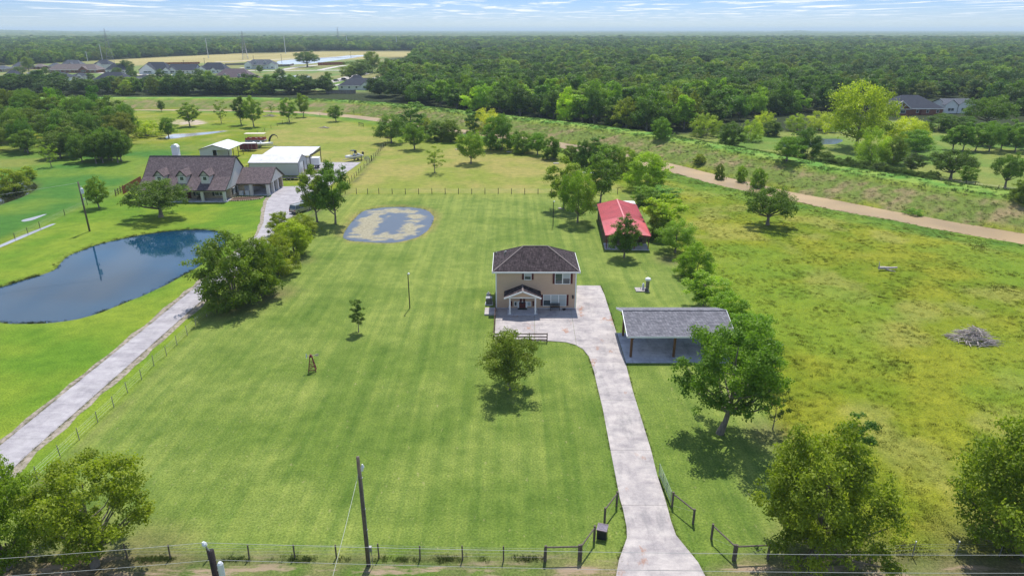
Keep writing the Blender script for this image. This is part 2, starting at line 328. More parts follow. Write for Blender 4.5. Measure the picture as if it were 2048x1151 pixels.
def mixc(C, c, m): return C * (1 - m[..., None]) + np.array(c)[None, None] * m[..., None] if np.ndim(c) == 1 else C * (1 - m[..., None]) + c * m[..., None]
def ramp(n, a, b, lo=.38, hi=.62):
    t = np.clip((n - lo) / (hi - lo), 0, 1)[..., None]; return np.array(a) * (1 - t) + np.array(b) * t
C = ramp(n2 * .6 + n1 * .4, (.13, .185, .010), (.20, .22, .016))                    # rough field
C = mixc(C, (.30, .27, .08), np.clip((fbm(X / 7, Y / 7, 21) - .54) * 4, 0, .4))
C = mixc(C, (.135, .215, .018), np.clip((fbm(X / 20, Y / 12, 33) - .5) * 5, 0, .6))
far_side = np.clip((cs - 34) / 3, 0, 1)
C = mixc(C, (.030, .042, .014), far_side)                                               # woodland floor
left = np.clip((-X - 95) / 12, 0, 1) * np.clip((240 - Y) / 40, 0, 1) * (1 - far_side)
C = mixc(C, ramp(n1, (.09, .17, .025), (.17, .20, .04)), left)
C = mixc(C, ramp(n1, (.11, .19, .03), (.19, .22, .05)), mr)
C = mixc(C, ramp(n3 * .5 + n2 * .5, (.30, .25, .10), (.36, .31, .13)), gold); C = mixc(C, ramp(n1, (.12, .19, .045), (.22, .21, .08)), sub * (1 - gold))
C = mixc(C, ramp(n1 * .5 + n2 * .5, (.19, .225, .038), (.27, .245, .07)), np.maximum(pad, pdb * .9))
C = mixc(C, ramp(n2 * .4 + n1 * .6, (.095, .185, .014), (.165, .230, .022)), nei)
C = mixc(C, ramp(n1, (.055, .15, .022), (.13, .205, .025)), neb)
C = mixc(C, ramp(n2 * .5 + n1 * .5, (.108, .166, .027), (.168, .220, .045)), lawn)
yl = np.clip(-sdf(X, Y, WP([(690, 388), (900, 386), (1262, 387), (1250, 405), (1100, 398), (900, 395), (780, 402), (700, 440), (660, 470), (640, 440)])) / 5 + .5, 0, 1) * .75
C = mixc(C, (.21, .245, .05), yl * lawn)
C = mixc(C, ramp(n2, (.08, .145, .02), (.20, .18, .08)), ver)
# canal banks: trampled brown weeds low on the far bank, bright grass on the crest
bk = np.clip((cs - 4.0) / 1.5, 0, 1) * np.clip((19 - cs) / 3, 0, 1)
C = mixc(C, ramp(fbm(X / 5, Y / 5, 8) * .5 + fbm(X / 1.8, Y / 1.8, 9, 2) * .5, (.135, .185, .035), (.25, .20, .10), .48, .68), bk)
C = mixc(C, (.21, .235, .02), np.clip((cs - 3.5) / 1, 0, 1) * np.clip((8.5 - cs) / 2, 0, 1) * np.clip((n2 - .4) * 5, 0, 1) * .8)
C = mixc(C, ramp(n2, (.105, .23, .035), (.20, .29, .05)), np.clip((cs - 17) / 3, 0, 1) * np.clip((36 - cs) / 3, 0, 1))
C = mixc(C, ramp(n2, (.06, .14, .014), (.12, .2, .018)), np.clip((cs + 19) / 4, 0, 1) * np.clip((-3.0 - cs) / 2, 0, 1) * (1 - lawn) * (1 - pad) * .9)
C = mixc(C, (.23, .15, .10), np.clip(1 - np.abs(np.abs(cs) - 3.6) / .8, 0, 1) * np.clip((n4 - .3) * 3, 0, 1))
for poly, c_, wd in ((POND_A, (.13, .14, .035), 1.0), (POND_B, (.25, .19, .075), 2.4), (POND_C, (.07, .08, .03), 1.5), (PUD[2], (.42, .34, .27), 2.0), (POND_E, (.30, .27, .15), 3), (POND_F, (.24, .2, .09), 6)):
    q = sdf(X, Y, poly); C = mixc(C, c_, np.clip(1 - q / wd, 0, 1) * np.clip(n4 * 1.6, 0, 1) * .9)
C = mixc(C, (.45, .36, .30), np.clip(-sdf(X, Y, WP([(341, 247), (352, 240), (400, 240), (414, 247), (375, 252)])) / 2 + .5, 0, 1) * np.clip((n4 - .2) * 3, 0, 1))
for fl, wd in (([(60, 985), (121, 917), (228, 817), (355, 692), (414, 635), (480, 570)], .55), ([(560, 470), (690, 388), (767, 292)], .8), ([(-200, 1119), (500, 1119), (1160, 1120)], .35), ([(1468, 1119), (1736, 1119), (2300, 1115)], .35)):
    fl = WP(fl); d = np.full(X.shape, 1e9)
    for (ax, ay), (bx, by) in zip(fl[:-1], fl[1:]):
        ex, ey = bx - ax, by - ay; t = np.clip(((X - ax) * ex + (Y - ay) * ey) / (ex * ex + ey * ey), 0, 1); d = np.minimum(d, np.hypot(X - ax - ex * t, Y - ay - ey * t))
    C = mixc(C, (.11, .115, .045), np.clip(1.3 - d / wd, 0, 1) * np.clip((n4 - .15) * 2.5, 0, .85))
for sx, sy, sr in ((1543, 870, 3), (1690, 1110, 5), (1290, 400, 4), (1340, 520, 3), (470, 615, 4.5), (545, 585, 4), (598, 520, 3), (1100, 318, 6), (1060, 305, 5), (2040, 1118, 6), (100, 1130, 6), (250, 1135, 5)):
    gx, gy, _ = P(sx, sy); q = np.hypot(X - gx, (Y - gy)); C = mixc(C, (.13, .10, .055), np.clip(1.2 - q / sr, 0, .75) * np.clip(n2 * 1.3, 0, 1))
gx_, gy_ = X, Y
ny, nx = X.shape; idx = np.arange(nx * ny).reshape(ny, nx)
F = np.stack([idx[:-1, :-1], idx[:-1, 1:], idx[1:, 1:], idx[1:, :-1]], -1).reshape(-1, 4)
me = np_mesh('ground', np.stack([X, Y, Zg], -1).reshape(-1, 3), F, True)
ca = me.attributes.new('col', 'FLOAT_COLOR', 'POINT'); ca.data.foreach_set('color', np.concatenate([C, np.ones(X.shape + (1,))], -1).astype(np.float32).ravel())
rough_z = (1 - np.clip(lawn + nei + sub + gold, 0, 1))
za = me.attributes.new('zone', 'FLOAT_COLOR', 'POINT'); za.data.foreach_set('color', np.stack([lawn, rough_z, ver, np.ones_like(lawn)], -1).astype(np.float32).ravel())
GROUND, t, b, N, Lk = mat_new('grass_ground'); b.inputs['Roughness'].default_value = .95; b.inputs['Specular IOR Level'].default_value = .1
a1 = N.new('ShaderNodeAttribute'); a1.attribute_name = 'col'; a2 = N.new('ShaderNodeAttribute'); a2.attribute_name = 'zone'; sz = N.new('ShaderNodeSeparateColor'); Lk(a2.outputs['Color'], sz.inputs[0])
tcn = N.new('ShaderNodeTexCoord')
def nz(scale, det=5, ro=.6, st=(1, 1, 1), rot=0):
    mp = N.new('ShaderNodeMapping'); mp.inputs['Scale'].default_value = st; mp.inputs['Rotation'].default_value = (0, 0, rot); Lk(tcn.outputs['Object'], mp.inputs[0])
    n = N.new('ShaderNodeTexNoise'); n.inputs['Scale'].default_value = scale; n.inputs['Detail'].default_value = det; n.inputs['Roughness'].default_value = ro; Lk(mp.outputs[0], n.inputs['Vector']); return n.outputs[0]
def rp(src, p0, c0, p1, c1):
    r = N.new('ShaderNodeValToRGB'); Lk(src, r.inputs[0]); r.color_ramp.elements[0].position = p0; r.color_ramp.elements[0].color = (*c0, 1); r.color_ramp.elements[1].position = p1; r.color_ramp.elements[1].color = (*c1, 1); return r.outputs[0]
def mx(a, b_, f, mode='MULTIPLY'):
    m_ = N.new('ShaderNodeMixRGB'); m_.blend_type = mode
    for s_, v_ in ((0, f), (1, a), (2, b_)):
        if isinstance(v_, (int, float)): m_.inputs[s_].default_value = v_
        elif isinstance(v_, tuple): m_.inputs[s_].default_value = (*v_, 1)
        else: Lk(v_, m_.inputs[s_])
    return m_.outputs[0]
def mt(op, a, b_):
    m_ = N.new('ShaderNodeMath'); m_.operation = op
    for s_, v_ in ((0, a), (1, b_)):
        if isinstance(v_, (int, float)): m_.inputs[s_].default_value = v_
        else: Lk(v_, m_.inputs[s_])
    return m_.outputs[0]
fine = nz(5.5, 8, .75); c_ = mx(a1.outputs['Color'], rp(fine, .34, (.48, .54, .48), .66, (1.46, 1.40, 1.45)), 1.0)
med = nz(.55, 6, .65); c_ = mx(c_, rp(med, .35, (.80, .84, .80), .65, (1.18, 1.13, 1.15)), 1.0)
st1 = nz(.85, 4, .6, (1.0, .030, 1), .02); c_ = mx(c_, rp(st1, .36, (.78, .85, .80), .64, (1.17, 1.10, 1.14)), sz.outputs[0])      # mowing passes
st2 = nz(.33, 3, .6, (.16, 1.0, 1)); c_ = mx(c_, rp(st2, .4, (.95, .965, .96), .6, (1.035, 1.025, 1.03)), sz.outputs[0])
dry = mt('MULTIPLY', mt('MULTIPLY', rp(nz(1.5, 5, .75, (1.6, .8, 1), .4), .61, (0, 0, 0), .70, (1, 1, 1)), sz.outputs[0]), .6); c_ = mx(c_, (.34, .30, .15), dry, 'MIX')
spk = mt('MULTIPLY', rp(nz(2.4, 5, .7), .62, (0, 0, 0), .70, (1, 1, 1)), mt('MULTIPLY', sz.outputs[1], .35)); c_ = mx(c_, (.035, .07, .01), spk, 'MIX')
spk2 = mt('MULTIPLY', rp(nz(1.7, 6, .75), .60, (0, 0, 0), .72, (1, 1, 1)), mt('MULTIPLY', sz.outputs[1], .30)); c_ = mx(c_, (.34, .30, .09), spk2, 'MIX')
soil = mt('MULTIPLY', rp(nz(.55, 6, .7, (.35, 1.6, 1)), .50, (0, 0, 0), .60, (1, 1, 1)), mt('MULTIPLY', sz.outputs[2], .9)); c_ = mx(c_, (.33, .24, .17), soil, 'MIX')
Lk(c_, b.inputs['Base Color'])
bh = N.new('ShaderNodeBump'); bh.inputs['Distance'].default_value = .12; Lk(nz(4.0, 8, .75), bh.inputs['Height'])
Lk(mt('ADD', mt('MULTIPLY', sz.outputs[1], .55), .35), bh.inputs['Strength']); Lk(bh.outputs[0], b.inputs['Normal'])
tag(link('ground', me, GROUND), kind='structure')
# ---- waters
def water(name, poly, z, mat, grow=0.0):
    pts = np.array(poly); c = pts.mean(0)
    if grow: pts = c + (pts - c) * (1 + grow / np.linalg.norm(pts - c, axis=1).mean())
    m_ = MB(); m_.add([(a, b_, z) for a, b_ in pts], [tuple(range(len(pts)))]); return m_.build(name, mat, kind='structure')
W_POND = M_water('pond_water', (.006, .042, .085), .03, .03, 2.0)
water('pond', POND_A, -.22, W_POND, .4)
W_DARK = M_water('dark_water', (.018, .02, .012), .04, .1, 2.0); water('pond', POND_C, -.25, W_DARK, .4)
W_PALE = M_water('pale_water', (.30, .30, .31), .15, .1, 2.0)
for q_ in PUD[:2]: water('puddle', q_, -.07, W_PALE, .3)
water('puddle', PUD[2], -.05, W_PALE, .5)
water('pond', POND_D, -.2, M_water('meadow_water', (.03, .04, .035), .25), .4)
W_RET = M_water('basin_water', (.50, .50, .50), .2, .05, .3)  # pale grey base colour stands in for the white reflection on the basins
water('pond', POND_E, -.4, W_RET, 1); water('pond', POND_F, -.4, W_RET, 1)
m_ = MB(); cl = []
for i, (a_, b_) in enumerate(CANAL[:-1]):
    n_ = Vector((CANAL[i + 1][0] - a_, CANAL[i + 1][1] - b_)).normalized(); cl.append(((a_ + n_.y * 6, b_ - n_.x * 6), (a_ - n_.y * 6, b_ + n_.x * 6)))
for (p_, q_), (r_, s_) in zip(cl[:-1], cl[1:]): m_.add([(*p_, -1.75), (*q_, -1.75), (*s_, -1.75), (*r_, -1.75)], [(0, 1, 2, 3)])
m_.build('canal_water', M_water('muddy_water', (.29, .20, .10), .6, .05, 1.0), kind='structure')
# the shallow lawn pond with its ring of algae
xs2 = np.arange(-36, -10, .35); pb = np.array(POND_B); xs2 = np.arange(pb[:, 0].min() - 1, pb[:, 0].max() + 1, .4); ys2 = np.arange(pb[:, 1].min() - 1, pb[:, 1].max() + 1, .4)
A, B = np.meshgrid(xs2, ys2); q = sdf(A, B, POND_B) + 0; ringd = -q
nn = fbm(A / 1.6, B / 1.1, 12, 4); ca_, cb_ = pb.mean(0)
side = np.clip(1.15 - (A - pb[:, 0].min()) / (pb[:, 0].max() - pb[:, 0].min()) * .95, 0, 1); low = np.clip(1.1 - (B - pb[:, 1].min()) / (pb[:, 1].max() - pb[:, 1].min()), 0, 1)
wgt = np.clip(.25 + .5 * side + .35 * low, 0, 1)
ring = np.exp(-((ringd - 3.3) / (1.6 + 1.3 * wgt)) ** 2) * (.55 + .6 * wgt) - .55 + (nn - .5) * 1.5
keep = q < .75
vid = -np.ones(A.shape, int); vid[keep] = np.arange(keep.sum()); ff = []
a0, a1_, a2_, a3 = vid[:-1, :-1], vid[:-1, 1:], vid[1:, 1:], vid[1:, :-1]; ok = (a0 >= 0) & (a1_ >= 0) & (a2_ >= 0) & (a3 >= 0)
me = np_mesh('lawn_pond', np.stack([A[keep], B[keep], np.full(keep.sum(), -.17)], -1), np.stack([a0[ok], a1_[ok], a2_[ok], a3[ok]], -1), True)
me.attributes.new('algae', 'FLOAT', 'POINT').data.foreach_set('value', ring[keep].astype(np.float32))
ALG, t, b, N, Lk = mat_new('shallow_pond'); at = N.new('ShaderNodeAttribute'); at.attribute_name = 'algae'; tcn = N.new('ShaderNodeTexCoord')
f_ = rp(mt('ADD', at.outputs['Fac'], mt('MULTIPLY', mt('SUBTRACT', nz(3.0, 6, .75, (.6, 1.4, 1)), .5), .9)), -.08, (0, 0, 0), .30, (1, 1, 1))
Lk(mx((.085, .095, .115), rp(nz(2.5, 6, .7), .35, (.20, .18, .115), .65, (.34, .31, .22)), f_, 'MIX'), b.inputs['Base Color'])
b.inputs['Specular IOR Level'].default_value = .3
Lk(mx((.3, .3, .3), (.9, .9, .9), f_, 'MIX'), b.inputs['Roughness'])
tag(link('pond', me, ALG), kind='structure')
# ================================================================ paved surfaces
def M_concrete(name, c, dark, stain=.0, rust=False, sc=.5):
    global N, Lk, tcn
    m, t, b, N, Lk = mat_new(name); b.inputs['Roughness'].default_value = .85; b.inputs['Specular IOR Level'].default_value = .25; tcn = N.new('ShaderNodeTexCoord')
    c_ = rp(nz(sc, 8, .7), .38, dark, .58, c); c_ = mx(c_, rp(nz(9, 6, .7), .3, (.86, .86, .86), .7, (1.06, 1.06, 1.06)), 1.0)
    c_ = mx(c_, rp(nz(.8, 6, .7, (.35, 1, 1)), .36, (.80, .79, .81), .60, (1.04, 1.04, 1.03)), 1.0)
    if stain: c_ = mx(c_, (.10, .10, .11), mt('MULTIPLY', rp(nz(.7, 7, .75, (1, .3, 1), .1), .53, (0, 0, 0), .68, (1, 1, 1)), stain), 'MIX')
    if rust: c_ = mx(c_, (.30, .13, .06), mt('MULTIPLY', rp(nz(.30, 6, .72, (1, .55, 1), .7),   .585, (0, 0, 0), .66, (1, 1, 1)), .8), 'MIX')
    Lk(c_, b.inputs['Base Color']); bp = N.new('ShaderNodeBump'); bp.inputs['Strength'].default_value = .15; bp.inputs['Distance'].default_value = .02; Lk(nz(20, 4), bp.inputs['Height']); Lk(bp.outputs[0], b.inputs['Normal'])
    return m
CONC = M_concrete('driveway_concrete', (.46, .415, .395), (.32, .29, .29), .40, True)
CONC2 = M_concrete('carport_concrete', (.58, .58, .62), (.44, .44, .48), .5)
CONC3 = M_concrete('neighbour_concrete', (.40, .375, .39), (.31, .29, .305), .25)
GRAV = M_concrete('gravel_shoulder', (.36, .30, .25), (.13, .13, .06), .4, sc=1.6)
def slabs(parent_name, poly, cuts, z0, z1, mat, kind='structure', gap=.03, parent=None, piece='slab'):
    """a paved area of separate slabs with open joints; cuts are lines ((x,y),(x,y))"""
    pieces = [poly]; bms = []
    bm = bmesh.new(); vs = [bm.verts.new((a, b_, z1)) for a, b_ in poly]; bm.faces.new(vs); bms = [bm]
    for (ax, ay), (bx, by) in cuts:
        d = Vector((bx - ax, by - ay, 0)).normalized(); n = Vector((-d.y, d.x, 0)); new = []
        for bmx in bms:
            for sgn in (1, -1):
                c = bmx.copy(); g_ = c.verts[:] + c.edges[:] + c.faces[:]
                bmesh.ops.bisect_plane(c, geom=g_, plane_co=Vector((ax, ay, 0)) + n * gap / 2 * sgn, plane_no=n * sgn, clear_inner=True, clear_outer=False)
                if c.faces and sum(f.calc_area() for f in c.faces) > .15: new.append(c)
                else: c.free()
            bmx.free()
        bms = new
    root_ = parent
    if root_ is None:
        root_ = bpy.data.objects.new(parent_name, None); COL.objects.link(root_); root_['kind'] = kind
    for c in bms:
        r = bmesh.ops.extrude_face_region(c, geom=c.faces[:]); vv = [e for e in r['geom'] if isinstance(e, bmesh.types.BMVert)]
        for v_ in vv: v_.co.z = z0
        bmesh.ops.recalc_face_normals(c, faces=c.faces); me = bpy.data.meshes.new(piece); c.to_mesh(me); c.free(); link(piece, me, mat, root_)
    return root_
hl = WP([(1232, 1151), (1238, 1119), (1254, 1075), (1253, 1053), (1246, 1018), (1240, 998), (1221, 900), (1205, 815), (1194, 770), (1188, 743), (1178, 713), (1166, 698), (1150, 689), (1131, 684), (1094, 681.5)])
hr = WP([(1200.5, 571.2), (1209, 590), (1233, 666), (1251, 726), (1265, 780), (1302, 900), (1314, 949), (1332, 1004), (1342, 1042), (1352, 1070), (1383, 1108), (1396, 1124), (1410, 1151)])
x0p = P(989, 681.5)[0]; yfront = P(1000, 681.5)[1]; YW = 84.85
poly = [(10.5, 16.0), (22.5, 16.0)]
poly = [(hl[0][0] - 2.5, 20.0)] + hl + [(x0p, yfront), (x0p, YW + .02), (8.85, YW + .02), (P(1153.5, 571)[0], P(1153, 571)[1])] + hr + [(hr[-1][0] + 3.0, 20.0)]
poly = poly[::-1]
def hline(py): q = P(1200, py); return ((0, q[1]), (1, q[1]))
slabs('driveway', poly, [hline(1010), hline(1140), hline(900), hline(800), hline(725), hline(681), ((P(1152, 684)[0], P(1152, 684)[1]), (P(1142, 621)[0], P(1142, 621)[1])), hline(640), hline(598),
                         ((P(1069, 680)[0], P(1069, 680)[1]), (P(1069, 645)[0], P(1069, 645)[1]))], -.10, .05, CONC)
# neighbour's lane, its gravel edges and the parking court
laneL = WP([(-60, 945), (0, 891), (178, 746), (311, 640), (405, 562), (470, 508), (515, 470), (527, 445), (529, 425), (534, 402), (543, 391)])
laneR = WP([(-20, 980), (60, 904), (167, 810), (359, 640), (431, 577), (500, 520), (548, 480), (575, 445), (588, 428)])
def offs(line, d):
    o_ = []
    for i, (a_, b_) in enumerate(line):
        p_ = line[max(i - 1, 0)]; q_ = line[min(i + 1, len(line) - 1)]; n_ = Vector((q_[0] - p_[0], q_[1] - p_[1])).normalized(); j = d * (1 + .35 * random.uniform(-1, 1))
        o_.append((a_ + n_.y * j, b_ - n_.x * j))
    return o_
def dens(line, st=2.0):
    o_ = []
    for (a_, b_), (c_, d_) in zip(line[:-1], line[1:]):
        k = max(1, int(math.hypot(c_ - a_, d_ - b_) / st)); o_ += [(a_ + (c_ - a_) * i / k, b_ + (d_ - b_) * i / k) for i in range(k)]
    return o_ + [line[-1]]
gl = offs(dens(laneL), -.75); gr = offs(dens(laneR), .8)
MB().prism((gl + gr[::-1])[::-1], -.05, .012).build('gravel_edge', GRAV, kind='structure')
court = laneL + WP([(541, 384), (566, 373), (604, 372), (608, 352), (598, 352), (614, 341), (636, 324.5), (722, 324.5), (700, 340), (680, 353), (655, 376), (636, 394), (612, 412)]) + laneR[::-1]
cl_ = []
for k in range(1, 14):
    t_ = k / 14; a_ = np.array(laneL[0]) * (1 - t_) + np.array(laneL[6]) * t_; d_ = np.array(laneL[6]) - np.array(laneL[0]); cl_.append((tuple(a_), (a_[0] - d_[1], a_[1] + d_[0])))
slabs('driveway', court[::-1], cl_[::2] + [((-60, P(560, 391)[1]), (0, P(560, 391)[1])), ((-60, P(560, 355)[1]), (0, P(560, 355)[1]))], -.06, .04, CONC3, gap=.025)
# streets of the far subdivision
def strip(name, pts, wdt, mat, z=.02, kind='structure'):
    line = WP(pts); m_ = MB(); l_ = offs2(line, wdt / 2); r_ = offs2(line, -wdt / 2)
    for i in range(len(line) - 1): m_.add([(*l_[i], z), (*l_[i + 1], z), (*r_[i + 1], z), (*r_[i], z)], [(0, 1, 2, 3)])
    return m_.build(name, mat, kind=kind)
def offs2(line, d):
    o_ = []
    for i, (a_, b_) in enumerate(line):
        p_ = line[max(i - 1, 0)]; q_ = line[min(i + 1, len(line) - 1)]; n_ = Vector((q_[0] - p_[0], q_[1] - p_[1])).normalized(); o_.append((a_ + n_.y * d, b_ - n_.x * d))
    return o_
ROADM = M_concrete('street_concrete', (.55, .50, .46), (.46, .42, .40), 0)
for pts, wd in (([(470, 141.5), (600, 141), (700, 140.5)], 9), ([(560, 140), (600, 134), (640, 130)], 8), ([(480, 136), (530, 134.5), (590, 132)], 9), ([(600, 180), (640, 168), (680, 160), (700, 154), (735, 146)], 10),
                ([(640, 140), (670, 134), (690, 131)], 7), ([(430, 124.5), (600, 117), (760, 112)], 7), ([(60, 145), (100, 142), (200, 146), (300, 150), (420, 150)], 8), ([(620, 178), (700, 166), (780, 150)], 5)):
    strip('street', pts, wd, ROADM)
# ================================================================ beige two-storey house
SIDING = M('beige_siding', (.58, .405, .28), .65, var=.07, scale=1.5, stretch=(.3, .3, 1))
SHING = M_shingle('dark_shingles', (.052, .040, .043), (.105, .082, .088), .7)
RIDGE = M('ridge_caps', (.20, .165, .155), .9, var=.3, scale=8)
def lap_wall(m_, x0, x1, y, z0, z1, face, lap=.2):
    """lapped boards on a vertical wall; face is +1/-1 towards the outside"""
    z = z0
    while z < z1 - 1e-4:
        t_ = min(z + lap, z1)
        m_.add([(x0, y + face * .022, z), (x1, y + face * .022, z), (x1, y + face * .004, t_), (x0, y + face * .004, t_)], [(0, 1, 2, 3)])
        m_.add([(x0, y, z), (x1, y, z), (x1, y + face * .022, z), (x0, y + face * .022, z)], [(0, 1, 2, 3)]); z = t_
def window(parent, x0, x1, z0, z1, y, n=1, fr=.08, rows=2, blind=False, mat=WHITE, face=-1, axis_='y', blinds=None, name='window'):
    """frame (part) with a pane per light (sub-parts)"""
    m_ = MB(); wd = (x1 - x0) / n
    def bx(a, b_, c_, d_, e_, f_):
        if axis_ == 'y': m_.box(a, b_, min(c_, d_), max(c_, d_), e_, f_)
        else: m_.box(min(c_, d_), max(c_, d_), a, b_, e_, f_)
    yo, yi = y + face * .05, y - face * .02
    bx(x0, x1, yo, yi, z0, z0 + fr); bx(x0, x1, yo, yi, z1 - fr, z1)
    for i in range(n + 1):
        c_ = x0 + wd * i; a = c_ - fr / 2 if 0 < i < n else (c_ if i == 0 else c_ - fr); k = fr * (1.6 if 0 < i < n else 1)
        bx(a - (k - fr) / 2, a + k - (k - fr) / 2, yo, yi, z0 + fr, z1 - fr)
    zm = (z0 + z1) / 2
    fo = m_.build(name, mat, parent)
    for i in range(n):
        for r in range(rows):
            p = MB(); a, b_ = x0 + wd * i + fr * .95, x0 + wd * (i + 1) - fr * .95
            za = z0 + fr + (z1 - z0 - 2 * fr) * r / rows + .02; zb = z0 + fr + (z1 - z0 - 2 * fr) * (r + 1) / rows - .02
            c0, c1 = y + face * (.022 + .008 * r), y + face * .010
            if axis_ == 'y': p.box(a, b_, min(c0, c1), max(c0, c1), za, zb)
            else: p.box(min(c0, c1), max(c0, c1), a, b_, za, zb)
            bl_ = blinds[i][r] if blinds else blind
            p.build('pane', BLIND if bl_ else GLASS, fo)
    return fo
hx0, hx1, hy0, hy1 = -2.23, 8.79, YW, 92.5; EZ = 5.42
hs = thing('house', 'beige two storey house with dark hip roof, maroon shutters and a small gabled porch', 'house', (3.28, YW, 0))
def hw(px, py): x_, z_ = PY(960 + px / 5.233, 480 + py / 5.233, YW); return x_ - 3.28, z_
ox = -3.28; A0, A1, D = hx0 + ox, hx1 + ox, hy1 - hy0
m_ = MB().box(A0 + .03, A1 - .03, .03, D - .03, 0, EZ); lap_wall(m_, A0, A1, .03, .15, EZ, -1); m_.build('wall', SIDING, hs)
m_ = MB()
for x_ in (A0, A1 - .14):
    box('corner_board', WHITE, hs, x_ - .01, x_ + .15, -.03, .12, .05, EZ); box('corner_board', WHITE, hs, x_ - .01, x_ + .15, D - .12, D + .03, .05, EZ)
box('foundation', CONC2, hs, A0 - .02, A1 + .02, -.02, D + .02, 0, .15)
E = .42; ex0, ex1, ey0, ey1 = A0 - E, A1 + E, -E, D + E; rh = (ey1 - ey0) / 2; RZ = EZ + .12 + 2.35; rxa, rxb = ex0 + rh, ex1 - rh; ym = (ey0 + ey1) / 2; zt = EZ + .12
m_ = MB(); m_.slab([(ex0, ey0, zt), (ex1, ey0, zt), (rxb, ym, RZ), (rxa, ym, RZ)], .1).slab([(ex1, ey1, zt), (ex0, ey1, zt), (rxa, ym, RZ), (rxb, ym, RZ)], .1)
m_.slab([(ex1, ey0, zt), (ex1, ey1, zt), (rxb, ym, RZ)], .1).slab([(ex0, ey1, zt), (ex0, ey0, zt), (rxa, ym, RZ)], .1); rf = m_.build('roof', SHING, hs)
m_ = MB()
for p_, q_ in (((ex0, ey0, zt), (rxa, ym, RZ)), ((ex1, ey0, zt), (rxb, ym, RZ)), ((ex0, ey1, zt), (rxa, ym, RZ)), ((ex1, ey1, zt), (rxb, ym, RZ)), ((rxa, ym, RZ), (rxb, ym, RZ))): m_.beam(Vector(p_) + Vector((0, 0, .02)), Vector(q_) + Vector((0, 0, .02)), .16, .06)
m_.build('ridge_cap', RIDGE, rf)
m_ = MB()
for a in ((ex0 - .05, ex1 + .05, ey0 - .06, ey0), (ex0 - .05, ex1 + .05, ey1, ey1 + .06)): m_.box(*a, zt - .17, zt + .02)
for a in ((ex0 - .06, ex0, ey0, ey1), (ex1, ex1 + .06, ey0, ey1)): m_.box(*a, zt - .17, zt + .018)
m_.build('gutter', WHITE, hs)
box('soffit', WHITE, hs, ex0, ex1, ey0, ey1, zt - .13, zt - .105)
for vx, vy, vh in ((-4.3, 4.0, .55), (-4.15, 4.6, .35), (-5.5, 6.5, .3)):
    zr = zt + (vx - ex0) / rh * (RZ - zt) if vx < rxa else RZ
    MB().tube([(vx, vy, zr - .1), (vx, vy, zr + vh), (vx, vy, zr + vh + .02)], [.06, .06, .1], 8).build('vent_pipe', STEEL, rf)
def wpx(a, b_, c_, d_): x0_, z1_ = hw(a, c_); x1_, z0_ = hw(b_, d_); return x0_, x1_, z0_, z1_
def shut(x0, x1, z0, z1):
    m_ = MB().box(x0, x1, -.045, .0, z0, z1); k = z0 + .08
    while k < z1 - .1: m_.box(x0 + .05, x1 - .05, -.06, -.045, k, k + .035); k += .09
    m_.build('shutter', RED, hs)
a = wpx(462, 538, 346, 416); window(hs, *a, -.0, 1, blinds=[[0, 1]])
shut(*wpx(440, 460, 348, 412)); shut(*wpx(541, 560, 348, 412))
a = wpx(785, 944, 344, 460); window(hs, *a, 0, 2, blinds=[[0, 0], [0, 1]]); shut(*wpx(762, 783, 347, 455)); shut(*wpx(947, 968, 347, 455))
a = wpx(660, 902, 568, 688); window(hs, *a, 0, 3, blinds=[[0, 1], [1, 1], [1, 1]]); shut(*wpx(637, 658, 571, 684)); shut(*wpx(904, 924, 571, 684))
# entrance
a = wpx(356, 389, 640, 690); window(hs, *a, 0, 1, rows=1); a = wpx(494, 533, 640, 690); window(hs, *a, 0, 1, rows=1, blind=True)
shut(*wpx(319, 338, 636, 688)); shut(*wpx(549, 566, 636, 688))
a = wpx(392, 494, 636, 742); MB().box(a[0], a[0] + .22, -.06, 0, .15, a[3]).box(a[1] - .22, a[1], -.06, 0, .15, a[3]).box(a[0] + .22, a[1] - .22, -.06, 0, a[3] - .14, a[3]).build('door_frame', WHITE, hs)
dr = box('door', RED, hs, a[0] + .22, a[1] - .22, -.045, 0, .17, a[3] - .14)
m_ = MB()
for i in (0, 1):
    for z_ in (.3, 1.0): xa = a[0] + .32 + i * ((a[1] - a[0] - .44) / 2); m_.box(xa, xa + (a[1] - a[0] - .44) / 2 - .18, -.06, -.045, z_, z_ + .55)
m_.build('door_panel', RED, dr); MB().tube([(a[1] - .32, -.11, 1.05), (a[1] - .32, -.04, 1.05)], .035, 8).build('door_handle', STEEL, dr)
wt = box('transom_window', GLASS, dr, a[0] + .4, a[1] - .4, -.055, -.045, a[3] - .40, a[3] - .22)
dmx = (a[0] + a[1]) / 2; PD = 2.35
pf = box('porch_floor', CONC2, hs, dmx - 2.05, dmx + 2.05, -PD, -.03, .02, .17)
for sx in (-1.72, 1.72): MB().box(dmx + sx - .1, dmx + sx + .1, -PD + .12, -PD + .32, .17, 2.45).box(dmx + sx - .15, dmx + sx + .15, -PD + .07, -PD + .37, .17, .32).build('porch_post', WHITE, hs)
MB().box(dmx - 1.95, dmx + 1.95, -PD + .12, -PD + .32, 2.45, 2.62).build('porch_beam', WHITE, hs)
pk = 3.62; pw = 2.5; pe = 2.62
MB().extr([(dmx - 1.95, 2.62), (dmx + 1.95, 2.62), (dmx, pk - .15)], 'y', -PD + .16, -PD + .24).build('porch_gable', SIDING, hs)
pr = MB().slab([(dmx - pw, -PD - .25, pe), (dmx, -PD - .25, pk), (dmx, -.03, pk), (dmx - pw, -.03, pe)][::-1], .1).slab([(dmx, -PD - .25, pk), (dmx + pw, -PD - .25, pe), (dmx + pw, -.03, pe), (dmx, -.03, pk)], .1).build('porch_roof', SHING, hs)
